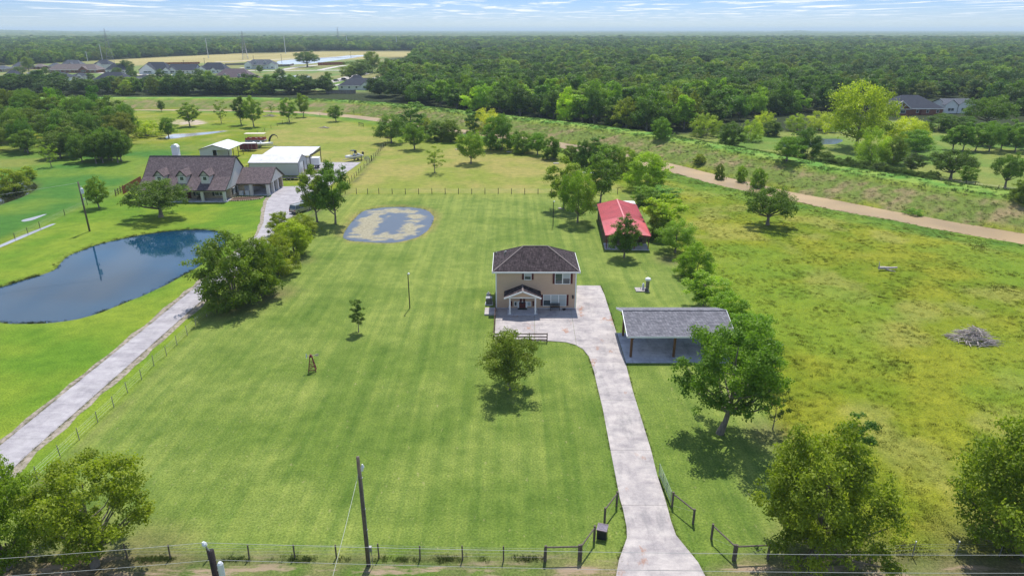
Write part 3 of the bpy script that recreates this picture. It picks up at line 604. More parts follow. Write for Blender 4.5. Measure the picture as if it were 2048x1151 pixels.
MB().beam((dmx - pw, -PD - .28, pe - .06), (dmx, -PD - .28, pk - .06), .05, .2).beam((dmx, -PD - .28, pk - .06), (dmx + pw, -PD - .28, pe - .06), .05, .2).build('bargeboard', WHITE, pr)
MB().beam((dmx, -PD - .25, pk + .02), (dmx, -.03, pk + .02), .18, .05).build('ridge_cap', RIDGE, pr)
x_, z_ = hw(972, 592); MB().box(x_ - .1, x_ + .1, -.22, -.02, z_ - .2, z_ + .15).extr([(x_ - .14, z_ + .15), (x_ + .14, z_ + .15), (x_, z_ + .3)], 'y', -.26, -.01).build('wall_lamp', BLACKM, hs)
x_, z_ = hw(306, 698); box('meter_box', WHITEM, hs, x_ - .09, x_ + .09, -.12, -.02, z_ - .12, z_ + .12)
tag(MB().box(3.28 + dmx - .65, 3.28 + dmx + .65, YW - .75, YW - .12, .172, .19).build('door_mat', BLACKM), 'dark door mat in front of the maroon door of the beige house', 'door mat')
# bench, bowl
def bench(x, y, z):
    t_ = thing('bench', 'black metal bench under the wide ground floor window of the beige house', 'bench', (x, y, z))
    for i in range(4): box('seat_slat', BLACKM, t_, -.62, .62, -.42 + i * .11, -.34 + i * .11, .43, .46)
    for i in range(4): box('back_slat', BLACKM, t_, -.62, .62, .06 + i * .02, .09 + i * .02, .52 + i * .11, .59 + i * .11)
    for sx in (-.62, .62):
        for yy in (-.4, .06): MB().beam((sx, yy, 0), (sx, yy, .45 if yy < 0 else .95), .05).build('leg', BLACKM, t_)
        MB().beam((sx, -.42, .66), (sx, .12, .66), .05).beam((sx, -.4, .45), (sx, -.4, .66), .04).build('armrest', BLACKM, t_)
bx_, _ = PY(960 + 780 / 5.233, 620, YW); bench(bx_, YW - .45, .05)
bx_ = P(960 + 880 / 5.233, 480 + 738 / 5.233)
t_ = MB(); t_.tube([(0, 0, 0), (0, 0, .05), (0, 0, .14), (0, 0, .14), (0, 0, .05)], [.16, .2, .26, .22, .15], 14); tag(t_.build('bowl', BLACKM, loc=(bx_[0], YW - .5, .05)), 'dark shallow bowl on the patio beside the black bench', 'bowl')
# air conditioner and its pads at the left wall
qx = hx0 - 1.0; ac = thing('air_conditioner', 'grey outdoor air conditioner against the left wall of the beige house', 'air conditioner', (qx, 86.6, 0))
box('pad', CONC2, ac, -.55, .55, -.55, .55, 0, .1); MB().box(-.42, .42, -.42, .42, .1, .98).build('casing', BLACKM, ac)
m_ = MB()
for i in range(9): m_.box(-.435, .435, -.435, .435, .16 + i * .09, .19 + i * .09)
m_.build('louvre', STEEL, ac); MB().tube([(0, 0, .98), (0, 0, 1.03)], .38, 16).build('fan_guard', STEEL, ac); box('lid', STEEL, ac, -.44, .44, -.44, .44, .965, .985)
tk = thing('propane_tank', 'small upright grey tank behind the air conditioner by the house', 'tank', (qx - .1, 87.9, 0)); MB().tube([(0, 0, 0), (0, 0, .1), (0, 0, .9), (0, 0, 1.15), (0, 0, 1.2)], [.3, .34, .34, .22, .06], 14).build('body', STEEL, tk, smooth_=True); MB().tube([(0, 0, 1.2), (0, 0, 1.32)], .1, 10).build('valve_cap', STEEL, tk)
q = P(983, 629); tag(box('step', CONC, None, q[0] - .95, q[0] + .65, q[1] - .3, q[1] + 2.0, 0, .22), kind='structure')
# patio rail fence: an L of posts and three rails
def rail_fence(name, label, pts, hgt_, rails, spacing, mat, pw_=.12, z=0.0, rail=(.05, .13)):
    t_ = thing(name, label, 'fence', (pts[0][0], pts[0][1], z)); o_ = Vector((pts[0][0], pts[0][1]))
    me = None; first = True
    for k, (a_, b_) in enumerate(zip(pts[:-1], pts[1:])):
        a_ = Vector(a_) - o_; b_ = Vector(b_) - o_; n_ = max(1, round((b_ - a_).length / spacing))
        for i in range(0 if first else 1, n_ + 1):
            p_ = a_.lerp(b_, i / n_)
            if me is None: po = MB().box(-pw_ / 2, pw_ / 2, -pw_ / 2, pw_ / 2, -.1, hgt_).build('post', mat, t_); me = po.data
            else: po = link('post', me, None, t_)
            po.location = (p_.x, p_.y, 0)
        for i in range(n_):
            p_, q_ = a_.lerp(b_, i / n_), a_.lerp(b_, (i + 1) / n_); d_ = (q_ - p_).normalized() * pw_ / 2
            for zr in rails: MB().beam((p_.x + d_.x, p_.y + d_.y, zr), (q_.x - d_.x, q_.y - d_.y, zr), *rail).build('rail', mat, t_)
        first = False
    return t_
BROWNW = M('brown_stained_wood', (.10, .055, .04), .75, var=.35, scale=5)
fx0 = P(989, 686)[0]; fy0 = P(1000, 684)[1]
rail_fence('rail_fence', 'brown three rail fence along the left and front edge of the patio', [(fx0 - .1, YW + .4), (fx0 - .1, fy0), (P(1094, 684)[0], fy0)], 1.25, (.35, .75, 1.15), 1.95, BROWNW)
# ================================================================ open carport
CSH = M_shingle('grey_shingles', (.135, .135, .155), (.235, .235, .26), .18); POSTW = M('cedar_post', (.155, .075, .035), .7, var=.3, scale=4, stretch=(1, 1, .2))
cp = thing('carport', 'open carport with grey shingle roof on stout brown posts over a concrete slab', 'carport', (19.6, 74.0, 0)); X0, X1 = 13.35 - 19.6, 25.9 - 19.6
zf, zr_ = 2.98, 4.42; YF, YB = -4.3, 4.3
rf = MB().slab([(X0, YF, zf), (X1, YF, zf), (X1, 0, zr_), (X0, 0, zr_)], .12).slab([(X1, YB, zf), (X0, YB, zf), (X0, 0, zr_), (X1, 0, zr_)], .12).build('roof', CSH, cp)
MB().beam((X0, 0, zr_ + .02), (X1, 0, zr_ + .02), .22, .05).build('ridge_cap', CSH, rf)
m_ = MB()
for xx in (X0 - .03, X1 + .03):
    m_.beam((xx, YF, zf - .1), (xx, 0, zr_ - .1), .05, .22).beam((xx, 0, zr_ - .1), (xx, YB, zf - .1), .05, .22)
m_.box(X0, X1, YF - .05, YF - .005, zf - .22, zf - .02).box(X0, X1, YB + .005, YB + .05, zf - .22, zf - .02); m_.build('fascia', WHITEM, cp)
for yy in (70.25 - 74, 76.1 - 74):
    for xx in (14.0, 19.05, 24.1): box('post', POSTW, cp, xx - 19.6 - .13, xx - 19.6 + .13, yy - .13, yy + .13, 0, zf - .1 + (0.05))
    MB().box(14.0 - 19.6 - .4, 24.1 - 19.6 + .4, yy - .07, yy + .07, zf - .05, zf + .14).build('beam', POSTW, cp)
for xx in np.linspace(X0 + .4, X1 - .4, 11):
    MB().beam((xx, YF + .15, zf - .17), (xx, 0, zr_ - .2), .05, .12).beam((xx, 0, zr_ - .2), (xx, YB - .15, zf - .17), .05, .12).build('rafter', POSTW, cp)
for xx in (14.0, 24.1):
    for yy in (70.25 - 74, 76.1 - 74): MB().beam((xx - 19.6, yy, 2.2), (xx - 19.6 + (.7 if xx < 19 else -.7), yy, 2.9), .1).build('brace', POSTW, cp)
hrx = lambda Yq: float(np.interp(Yq, [p[1] for p in hr[::-1]], [p[0] for p in hr[::-1]]))
yb_, yf_ = P(1230, 666)[1], P(1251, 725.6)[1]
slabs('carport_floor', [(hrx(yb_) + .06, yb_), (25.6, yb_), (25.6, yf_), (hrx(yf_) + .06, yf_)], [((19.6, 0), (19.6, 1)), ((0, 72.6), (1, 72.6))], -.1, .055, CONC2)
# ================================================================ red-roofed barn with porch
REDM = M('red_sheet_metal', (.46, .065, .075), .5, var=.22, scale=.5, spec=.5); BWALL = M('tan_sheet_metal', (.20, .15, .115), .6, var=.12, stretch=(8, 8, .2), scale=1)
REDT = M('dark_red_trim', (.16, .03, .03), .5, var=.2)
bn = thing('barn', 'long low barn with red metal roof and open front porch right of the lawn', 'barn', (20.2, 111.4, 0), math.radians(-3)); W2 = 3.75; LB = 21.0; PZ = 8.0
ez, rz_ = 2.9, 3.95
BR = math.radians(-3)
rf = MB().slab([(-W2 - .2, PZ, ez), (0, PZ, rz_), (0, LB, rz_), (-W2 - .2, LB, ez)][::-1], .06).slab([(0, PZ, rz_), (W2 + .2, PZ, ez), (W2 + .2, LB, ez), (0, LB, rz_)], .06).build('roof', REDM, bn)
fr_ = MB().slab([(-W2 - .2, PZ - .01, ez), (-W2 - .2, -.3, 2.62), (0, -.3, 3.05), (0, PZ - .01, rz_ - .02)], .06).slab([(0, PZ - .01, rz_ - .02), (0, -.3, 3.05), (W2 + .2, -.3, 2.62), (W2 + .2, PZ - .01, ez)], .06).build('porch_roof', REDM, bn)
m_ = MB(); k = PZ + .3
while k < LB: m_.beam((-W2 - .2, k, ez + .015), (0, k, rz_ + .015), .035, .04).beam((0, k, rz_ + .015), (W2 + .2, k, ez + .015), .035, .04); k += .45
k = -W2
while k < W2 + .1:
    s_ = 1 - abs(k) / (W2 + .2); m_.beam((k, -.3, 2.62 + .43 * s_ + .015), (k, PZ, ez + (rz_ - ez) * s_ + .01), .035, .04); k += .45
m_.build('standing_seam', REDM, rf); MB().beam((0, -.3, 3.08), (0, PZ, rz_ + .03), .28, .05).beam((0, PZ, rz_ + .04), (0, LB, rz_ + .04), .28, .05).build('ridge_cap', M('pale_red_cap', (.60, .20, .20), .5), rf)
m_ = MB().extr([(-W2, 0), (W2, 0), (W2, ez - .08), (0, rz_ - .1), (-W2, ez - .08)], 'y', PZ + .1, LB - .3).extr([(-W2, 0), (W2, 0), (W2, 2.64), (0, 3.34), (-W2, 2.64)], 'y', 3.4, PZ + .1)
k = -W2 + .2
while k < W2 - .1: m_.box(k, k + .04, 3.36, 3.4, 0, 2.7); k += .3
k = 3.6
while k < LB - .4: m_.box(-W2 - .03, -W2, k, k + .04, .1, ez - .12).box(W2, W2 + .03, k, k + .04, .1, ez - .12); k += .4
m_.build('wall', BWALL, bn)
for xx in (-W2 + .1, -W2 + 2.5, W2 - 2.5, W2 - .1): box('porch_post', REDT, bn, xx - .07, xx + .07, -.07, .07, 0, 2.66)
m_ = MB().box(-W2 - .22, W2 + .22, -.36, -.31, 2.4, 2.62).box(-W2 - .26, -W2 - .21, -.3, LB, 2.55, 2.88).box(W2 + .21, W2 + .26, -.3, LB, 2.55, 2.88).build('trim', REDT, bn)
box('porch_floor', CONC2, bn, -W2 - .1, W2 + .1, -.3, 3.36, 0, .12)
box('door', DARK, bn, -.6, .4, 3.3, 3.36, .12, 2.2); window(bn, -2.9, -1.7, 1.0, 2.0, 3.36, 1); window(bn, 1.5, 2.4, 1.0, 2.0, 3.36, 1)
for yy in (6, 10, 14): window(bn, yy, yy + 1.2, .9, 2.0, -W2 - .03, 1, axis_='x', mat=REDT)
def chair(x, y, rz, label, mat):
    t_ = thing('chair', label, 'chair', (x, y, .12), rz, 'chairs on the barn porch')
    box('seat', mat, t_, -.3, .3, -.3, .3, .4, .45); box('backrest', mat, t_, -.3, .3, .27, .32, .5, 1.05)
    for sx in (-.27, .27):
        for sy in (-.27, .27): box('leg', mat, t_, sx - .03, sx + .03, sy - .03, sy + .03, 0, .4)
        box('armrest', mat, t_, sx - .04, sx + .04, -.3, .27, .62, .66)
def bl_(u, v): c, s = math.cos(BR), math.sin(BR); return 20.2 + u * c - v * s, 111.4 + u * s + v * c
for u, v, l_ in ((2.6, 2.2, 'dark chair at the right end of the barn porch'), (1.6, 2.4, 'dark chair left of the end chair on the barn porch'), (-1.9, 2.3, 'dark chair left of the door on the barn porch')):
    x_, y_ = bl_(u, v); chair(x_, y_, BR, l_, M('dark_brown_wood', (.06, .03, .025), .6))
x_, y_ = bl_(1.5, LB + 1.6); lt = thing('camper', 'white flat topped camper parked just behind the red roofed barn', 'camper', (x_, y_, 0), BR + math.pi / 2)
MB().box(-1.1, 1.1, -2.4, 2.2, .5, 2.9).build('body', WHITE, lt); MB().slab([(-1.05, -2.3, 2.98), (1.05, -2.3, 2.98), (1.05, 2.1, 3.02), (-1.05, 2.1, 3.02)], .08).build('roof', WHITE, lt)
for sx in (-1.1, 1.1):
    for sy in (-.5, .4): MB().tube([(sx - .1, sy, .35), (sx + .1, sy, .35)], .35, 12).build('wheel', BLACKM, lt)
# ================================================================ aerobic treatment / well pump on its small slab
q = G(1284, 580); ps = thing('water_pump', 'small well pump with white capped pressure tank on a concrete pad', 'pump', (q.x, q.y, 0))
MB().box(-1.0, .95, -.75, .75, 0, .16).build('pad', CONC, ps)
MB().tube([(.75, -.1, .16), (.75, -.1, .3), (.75, -.1, 1.55), (.75, -.1, 1.62)], [.2, .26, .26, .3], 14).build('tank', STEEL, ps, smooth_=True)
MB().tube([(.75, -.1, 1.6), (.75, -.1, 1.68), (.75, -.1, 1.9), (.75, -.1, 2.05)], [.36, .45, .40, .12], 14).build('tank_cap', WHITE, ps, smooth_=True)
for z_ in (.6, .85, 1.1, 1.35): MB().tube([(.75, -.1, z_), (.75, -.1, z_ + .04)], .285, 14).build('band', BLACKM, ps)
MB().tube([(.15, .05, .16), (.15, .05, .9)], .16, 10).tube([(.15, .05, .9), (.15, .05, 1.1)], [.2, .08], 10).build('pump_motor', WHITEM, ps)
MB().tube([(.15, .05, .35), (.45, -.3, .35), (.75, -.1, .35)], .05, 6).tube([(-.2, .1, .16), (-.2, .1, .6), (.15, .05, .6)], .04, 6).build('pipe', STEEL, ps)
MB().box(.3, .5, -.65, -.45, .16, .5).build('control_box', STEEL, ps)
pts = [(.55 + .25 * math.cos(a_), -.75 + .18 * math.sin(a_), .19 + .02 * (a_ / 6)) for a_ in np.linspace(0, 18, 60)]; MB().tube(pts, .022, 5).build('hose', BLACKM, ps)
# little decorative windmill tower on the lawn
q = G(625, 741); wm = thing('lawn_windmill', 'small dark red wooden windmill tower with blue and white wheel on the lawn', 'windmill', (q.x, q.y, 0), math.radians(12))
RW = M('dark_red_wood', (.16, .035, .035), .8, var=.35, scale=6); HT = 1.75
c4 = [(-.42, -.38), (.42, -.38), (.42, .38), (-.42, .38)]
for a_, b_ in c4: MB().beam((a_, b_, 0), (a_ * .28, b_ * .28, HT), .075).build('leg', RW, wm)
for z_ in (.25, .75, 1.2):
    k = 1 - .72 * z_ / HT
    for i in range(4): p_, q_ = c4[i], c4[(i + 1) % 4]; MB().beam((p_[0] * k, p_[1] * k, z_), (q_[0] * k, q_[1] * k, z_), .05).build('crossbar', RW, wm)
for i in range(4):
    p_, q_ = c4[i], c4[(i + 1) % 4]; k0, k1 = 1 - .72 * .25 / HT, 1 - .72 * .75 / HT; MB().beam((p_[0] * k0, p_[1] * k0, .25), (q_[0] * k1, q_[1] * k1, .75), .04).build('brace', RW, wm)
MB().box(-.2, .2, -.2, .2, HT, HT + .06).build('platform', RW, wm); MB().box(-.1, .1, -.12, .12, HT + .06, HT + .3).build('gear_box', RW, wm)
MB().beam((-.45, 0, HT + .18), (.5, 0, HT + .18), .04).build('shaft', STEEL, wm)
wh = MB().tube([(-.5, 0, HT + .18), (-.44, 0, HT + .18)], .07, 10).build('wheel_hub', M('blue_paint', (.05, .12, .4), .5), wm)
for i in range(12):
    a_ = i * math.pi / 6; r0, r1 = .09, .27; u0, u1 = a_, a_ + .36
    MB().add([(-.49, r0 * math.cos(u0), HT + .18 + r0 * math.sin(u0)), (-.46, r0 * math.cos(u1), HT + .18 + r0 * math.sin(u1)), (-.44, r1 * math.cos(u1), HT + .18 + r1 * math.sin(u1)), (-.50, r1 * math.cos(u0), HT + .18 + r1 * math.sin(u0))], [(0, 1, 2, 3)]).build('blade', WHITE if i % 2 else M('blue_blade', (.08, .2, .5), .5), wm)
MB().add([(.5, -.01, HT + .02), (.85, -.01, HT + .05), (.85, -.01, HT + .36), (.5, -.01, HT + .3), (.5, .01, HT + .02), (.85, .01, HT + .05), (.85, .01, HT + .36), (.5, .01, HT + .3)], [(0, 1, 2, 3), (7, 6, 5, 4), (0, 4, 5, 1), (1, 5, 6, 2), (2, 6, 7, 3), (3, 7, 4, 0)]).build('tail_vane', M('cream_paint', (.6, .52, .38), .6), wm)
# slatted refuse box near the gate
q = G(1204, 1072); rb = thing('bin_box', 'black slatted box with pale grilled lid beside the left gate posts', 'box', (q.x, q.y, 0), math.radians(-17))
box('body', BLACKM, rb, -.36, .36, -.36, .36, 0, .82)
for i in range(8): box('lid_slat', M('faded_lid', (.20, .17, .22), .6), rb, -.38 + i * .095, -.31 + i * .095, -.36, .36, .84, .875)
MB().box(-.40, .40, -.40, -.36, .82, .9).box(-.40, .40, .36, .40, .82, .9).box(-.40, -.385, -.36, .36, .82, .9).box(.385, .40, -.36, .36, .82, .9).build('lid_frame', M('faded_rim', (.30, .22, .25), .6), rb)
# ================================================================ neighbour's ranch house
RSH = M_shingle('mauve_shingles', (.105, .082, .088), (.19, .15, .155), .3, .16); STONE = M('cream_stone', (.50, .42, .30), .85, var=.3, scale=3.5, bump=.4, c2=(.28, .2, .13))
CREAM = M('cream_render', (.62, .58, .54), .8, var=.08); TRIMB = M('dark_trim', (.045, .035, .03), .6)
rh_ = thing('ranch_house', 'stone ranch house with mauve shingle roof, three dormers and a carport wing', 'house', (-73.6, 145.5, 0))
x0, x1 = -9.9, 9.9
prof = [(0, 2.75), (4.0, 4.95), (8.5, 8.9), (13.4, 4.5), (15.2, 3.1)]
m_ = MB()
for (a_, b_), (c_, d_) in zip(prof[:-1], prof[1:]): m_.slab([(x0, a_, b_), (x1, a_, b_), (x1, c_, d_), (x0, c_, d_)], .14)
rf = m_.build('roof', RSH, rh_)
m_ = MB()
for xx in (x0 - .04, x1 + .04):
    for (a_, b_), (c_, d_) in zip(prof[:-1], prof[1:]): m_.beam((xx, a_, b_ - .05), (xx, c_, d_ - .05), .08, .2)
m_.box(x0, x1, -.05, 0, 2.55, 2.76).beam((x0, 8.5, 8.94), (x1, 8.5, 8.94), .25, .06); m_.build('fascia', TRIMB, rh_)
gp = [(3.4, 0), (14.6, 0), (14.6, 3.3), (13.4, 4.3), (8.5, 8.65), (4.0, 4.75), (3.4, 4.4)]
MB().extr([(a_, b_) for a_, b_ in gp], 'x', x0 + .25, x1 - .25).build('wall', STONE, rh_)
MB().extr([(.3, 2.62), (3.4, 2.62), (13.4, 2.62), (14.4, 3.0), (13.4, 4.28), (8.5, 8.6), (4.0, 4.72), (.4, 2.8)], 'x', x1 - .24, x1 - .15).build('gable_wall', CREAM, rh_)
MB().extr([(.3, 2.62), (3.4, 2.62), (13.4, 2.62), (14.4, 3.0), (13.4, 4.28), (8.5, 8.6), (4.0, 4.72), (.4, 2.8)], 'x', x0 + .15, x0 + .24).build('gable_wall', CREAM, rh_)
box('porch_floor', CONC2, rh_, x0 + .2, x1 - .1, .2, 3.4, 0, .2); MB().box(x0 + .3, x1 - .3, .35, .65, 2.35, 2.6).build('porch_beam', CREAM, rh_)
for xx in (-9.4, -5.1, -.2, 4.4, 9.3): box('column', CREAM, rh_, xx - .28, xx + .28, .3, .86, .2, 2.35)
for a_, b_ in ((-8.0, -6.4), (-3.8, -2.2), (1.6, 3.1), (5.9, 8.0)):
    window(rh_, a_, b_, .8, 2.3, 3.4, 2); [box('shutter', BLACKM, rh_, s_, s_ + .45, 3.33, 3.4, .75, 2.35) for s_ in (a_ - .5, b_ + .05)]
box('door', RED, rh_, -.6, .5, 3.32, 3.4, .2, 2.3)
for yy in (4.4, 6.6): window(rh_, yy, yy + 1.3, .9, 2.3, x1 - .15, 2, face=1, axis_='x'); [box('shutter', BLACKM, rh_, x1 - .15, x1 - .08, s_, s_ + .35, .85, 2.35) for s_ in (yy - .4, yy + 1.35)]
for cx in (-5.3, -.25, 4.9):
    fy = 2.0; fz = 3.75; ew = 5.75; pk_ = 6.85; hw_ = .95
    yb = lambda z_: 4.0 + (z_ - 4.95) / 3.95 * 4.5
    dm = MB().add([(cx - hw_, fy, fz), (cx + hw_, fy, fz), (cx + hw_, fy, ew), (cx, fy, pk_ - .1), (cx - hw_, fy, ew), (cx - hw_, yb(ew), ew), (cx + hw_, yb(ew), ew), (cx - hw_, 3.9, 4.8), (cx + hw_, 3.9, 4.8), (cx, yb(pk_), pk_ - .1)],
                  [(0, 1, 2, 3, 4), (1, 8, 6, 2), (0, 4, 5, 7), (4, 3, 9, 5), (2, 6, 9, 3)]).build('dormer', CREAM, rh_)
    o = .25; MB().slab([(cx - hw_ - o, fy - .3, ew - .22), (cx, fy - .3, pk_), (cx, yb(pk_) + .2, pk_), (cx - hw_ - o, yb(ew) - .1, ew - .22)][::-1], .1).slab([(cx, fy - .3, pk_), (cx + hw_ + o, fy - .3, ew - .22), (cx + hw_ + o, yb(ew) - .1, ew - .22), (cx, yb(pk_) + .2, pk_)], .1).build('dormer_roof', RSH, dm)
    MB().beam((cx - hw_ - o, fy - .33, ew - .3), (cx, fy - .33, pk_ - .08), .06, .2).beam((cx, fy - .33, pk_ - .08), (cx + hw_ + o, fy - .33, ew - .3), .06, .2).box(cx - hw_ - .03, cx + hw_ + .03, fy - .06, fy - .01, ew - .12, ew).build('dormer_trim', TRIMB, dm)
    MB().box(cx - .5, cx + .5, fy - .06, fy - .01, fz + .75, fz + .85).box(cx - .5, cx + .5, fy - .06, fy - .01, ew - .35, ew - .25).box(cx - .5, cx - .4, fy - .06, fy - .01, fz + .85, ew - .35).box(cx + .4, cx + .5, fy - .06, fy - .01, fz + .85, ew - .35).build('window_frame', WHITE, dm)
    MB().box(cx - .4, cx + .4, fy - .04, fy - .015, fz + .85, ew - .35).build('pane', GLASS, dm)
ch = MB().box(-6.0, -4.6, 11.0, 12.2, 4, 10.4).build('chimney', WHITE, rh_); MB().box(-6.12, -4.48, 10.88, 12.32, 10.4, 10.55).extr([(-6.0, 10.55), (-4.6, 10.55), (-4.75, 10.95), (-5.3, 11.1), (-5.85, 10.95)], 'y', 11.0, 12.2).build('chimney_cap', WHITE, ch)
# wing
wx0, wx1, wy0, wy1 = x1 - .4, 17.7, 6.5, 16.8; wr = 11.6
MB().slab([(wx0, wy0, 2.85), (wx1, wy0, 2.85), (wx1, wr, 5.75), (wx0, wr, 5.75)], .14).slab([(wx0, wr, 5.75), (wx1, wr, 5.75), (wx1, wy1, 2.85), (wx0, wy1, 2.85)], .14).build('wing_roof', RSH, rh_)
MB().extr([(wy0 + .4, 2.75), (wy1 - .4, 2.75), (wr, 5.55)], 'x', wx1 - .35, wx1 - .25).build('wing_gable', CREAM, rh_)
MB().beam((wx1 + .02, wy0, 2.8), (wx1 + .02, wr, 5.7), .08, .2).beam((wx1 + .02, wr, 5.7), (wx1 + .02, wy1, 2.8), .08, .2).box(wx0, wx1, wy0 - .06, wy0 - .01, 2.65, 2.85).build('wing_fascia', TRIMB, rh_)
for xx, yy in ((13.0, 6.9), (16.9, 6.9), (16.9, 10.0), (16.9, 13.2), (16.9, 16.2), (13.2, 14.5)): box('wing_column', CREAM if yy < 14 else STONE, rh_, xx - .33, xx + .33, yy - .33, yy + .33, 0, 2.72)
MB().box(wx0, 12.4, 7.6, 7.75, 0, 2.75).box(wx0, wx1 - .8, wy1 - .6, wy1 - .5, 0, 2.75).build('wing_wall', STONE, rh_)
box('wing_door', M('pale_door', (.42, .42, .48), .6), rh_, 11.2, 12.3, 7.52, 7.59, .1, 2.2); MB().box(wx0, wx1 - .5, wy0 + .3, wy1 - .6, 0, .1).build('wing_floor', CONC2, rh_)
# stone-edged flower bed, planters, bits on the terrace
bed = thing('flower_bed', 'mulched flower bed with stone edging between the ranch house porch and carport', 'flower bed', (-60.7, 149.4, 0))
ed = [(-3.0, -2.6), (-1, -2.4), (1.6, -1.6), (3.2, -.6), (3.6, .8), (2.6, 1.6), (.5, 1.5), (-1.8, 1.0), (-3.1, .2)]
MB().prism(ed, 0, .12).build('mulch', M('mulch', (.085, .05, .035), .95, var=.5, scale=8), bed)
k = 0
for (a_, b_), (c_, d_) in zip(ed, ed[1:] + ed[:1]):
    L_ = math.hypot(c_ - a_, d_ - b_)
    for i in range(int(L_ / .42)):
        t_ = (i + .5) / (L_ / .42); xx, yy = a_ + (c_ - a_) * t_, b_ + (d_ - b_) * t_; s_ = random.uniform(.14, .2)
        MB().prism([(xx + s_ * math.cos(u), yy + s_ * math.sin(u)) for u in (0, 1.1, 2.2, 3.3, 4.3, 5.3)], 0, random.uniform(.16, .24)).build('stone', STONE, bed)
for x_, y_, l_ in ((-63.0, 152.3, 'pale washing machine sized cabinet on the terrace by the ranch house'), (-61.6, 152.6, 'white chest freezer on the terrace next to the pale cabinet')):
    t_ = thing('cabinet', l_, 'cabinet', (x_, y_, .1)); box('body', WHITEM, t_, -.45, .45, -.35, .35, 0, .95); box('lid', WHITE, t_, -.47, .47, -.37, .37, .95, 1.02)
def rocker(x, y, l_):
    t_ = thing('rocking_chair', l_, 'chair', (x, y, .2), 0, 'rocking chairs on the ranch porch'); box('seat', BLACKM, t_, -.28, .28, -.28, .25, .4, .45); MB().beam((0, .22, .45), (0, .4, 1.15), .5, .05).build('backrest', BLACKM, t_)
    for sx in (-.25, .25): MB().beam((sx, -.45, .04), (sx, .5, .04), .05).beam((sx, -.22, .05), (sx, -.22, .62), .05).beam((sx, .2, .05), (sx, .22, .62), .05).beam((sx, -.3, .62), (sx, .28, .62), .07, .04).build('rocker_frame', BLACKM, t_)
rocker(-70.9, 147.7, 'black rocking chair left of the middle window on the ranch porch'); rocker(-69.8, 147.7, 'black rocking chair nearest the middle column on the ranch porch')
# ================================================================ metal workshop, lean-to, storage shed
WSW = M('pale_sheet_wall', (.50, .50, .51), .55, var=.06, stretch=(6, 6, .2)); WSR = M('white_roof_sheet', (.70, .70, .72), .38, var=.10, scale=.7, spec=.5, c2=(.52, .50, .49))
BRT = M('bronze_trim', (.07, .06, .055), .5)
def ribs(m_, p0, p1, q0, q1, n, w_=.05, h_=.05):        # ribs running from edge p to edge q
    for i in range(n + 1):
        t_ = i / n; m_.beam(Vector(p0).lerp(Vector(p1), t_) + Vector((0, 0, .015)), Vector(q0).lerp(Vector(q1), t_) + Vector((0, 0, .015)), w_, h_)
ws = thing('workshop', 'white metal workshop with dark trimmed gable behind the ranch house carport', 'workshop', (-63.0, 175.4, 0)); w2 = 6.5; dp = 7.7; e_ = 3.35; r_ = 4.75
MB().extr([(0, 0), (dp, 0), (dp, e_), (dp / 2, r_), (0, e_)], 'x', -w2, w2).build('wall', WSW, ws)
rf = MB().slab([(-w2 - .1, -.15, e_), (w2 + .1, -.15, e_), (w2 + .1, dp / 2, r_ + .08), (-w2 - .1, dp / 2, r_ + .08)], .05).slab([(-w2 - .1, dp / 2, r_ + .08), (w2 + .1, dp / 2, r_ + .08), (w2 + .1, dp + .15, e_), (-w2 - .1, dp + .15, e_)], .05).build('roof', WSR, ws)
m_ = MB(); ribs(m_, (-w2 - .1, -.15, e_), (w2 + .1, -.15, e_), (-w2 - .1, dp / 2, r_ + .08), (w2 + .1, dp / 2, r_ + .08), 30); ribs(m_, (-w2 - .1, dp + .15, e_), (w2 + .1, dp + .15, e_), (-w2 - .1, dp / 2, r_ + .08), (w2 + .1, dp / 2, r_ + .08), 30); m_.build('roof_rib', WSR, rf)
MB().box(w2, w2 + .04, -.02, .14, 0, e_).box(w2, w2 + .04, dp - .14, dp + .02, 0, e_).beam((w2 + .12, -.15, e_), (w2 + .12, dp / 2, r_ + .08), .06, .14).beam((w2 + .12, dp / 2, r_ + .08), (w2 + .12, dp + .15, e_), .06, .14).box(-w2, w2, -.19, -.15, e_ - .12, e_).box(-w2 - .02, -w2 + .1, -.03, 0, 0, e_ - .1).build('trim', BRT, ws)
box('door', BRT, ws, w2, w2 + .03, 4.4, 5.2, 0, 3.0); box('roller_door', WHITE, ws, w2, w2 + .035, 1.6, 4.35, 0, 3.0)
lt = thing('pole_barn', 'open sided white metal pole barn behind the workshop', 'pole barn', (-62.4, 184.2, 0)); MB
rf = MB().slab([(-6.8, 0, 3.7), (6.6, 0, 3.7), (6.6, 11.2, 4.35), (-6.8, 11.2, 4.35)], .08).build('roof', WSR, lt)
m_ = MB(); ribs(m_, (-6.8, 0, 3.7), (6.6, 0, 3.7), (-6.8, 11.2, 4.35), (6.6, 11.2, 4.35), 26); m_.build('roof_rib', WSR, rf)
for xx in (-6.6, -2.2, 2.2, 6.5):
    for yy in (.2, 11.0): box('post', BRT, lt, xx - .09, xx + .09, yy - .09, yy + .09, 0, 3.6 if yy < 1 else 4.25)
MB().box(6.55, 6.64, 0, 11.2, 3.3, 3.9).box(-6.8, 6.6, 11.1, 11.24, 4.0, 4.4).build('fascia', BRT, lt); box('back_wall', WSW, lt, -6.7, -6.6, .3, 10.9, 0, 3.5)
ss = thing('storage_shed', 'white gabled storage shed with open lean side behind the ranch roof', 'shed', (-87.3, 196, 0))
rf = MB().slab([(-4.4, -.3, 3.4), (0, -.3, 4.7), (0, 11, 4.7), (-4.4, 11, 3.4)][::-1], .06).slab([(0, -.3, 4.7), (4.5, -.3, 3.4), (4.5, 11, 3.4), (0, 11, 4.7)], .06).build('roof', WSR, ss)
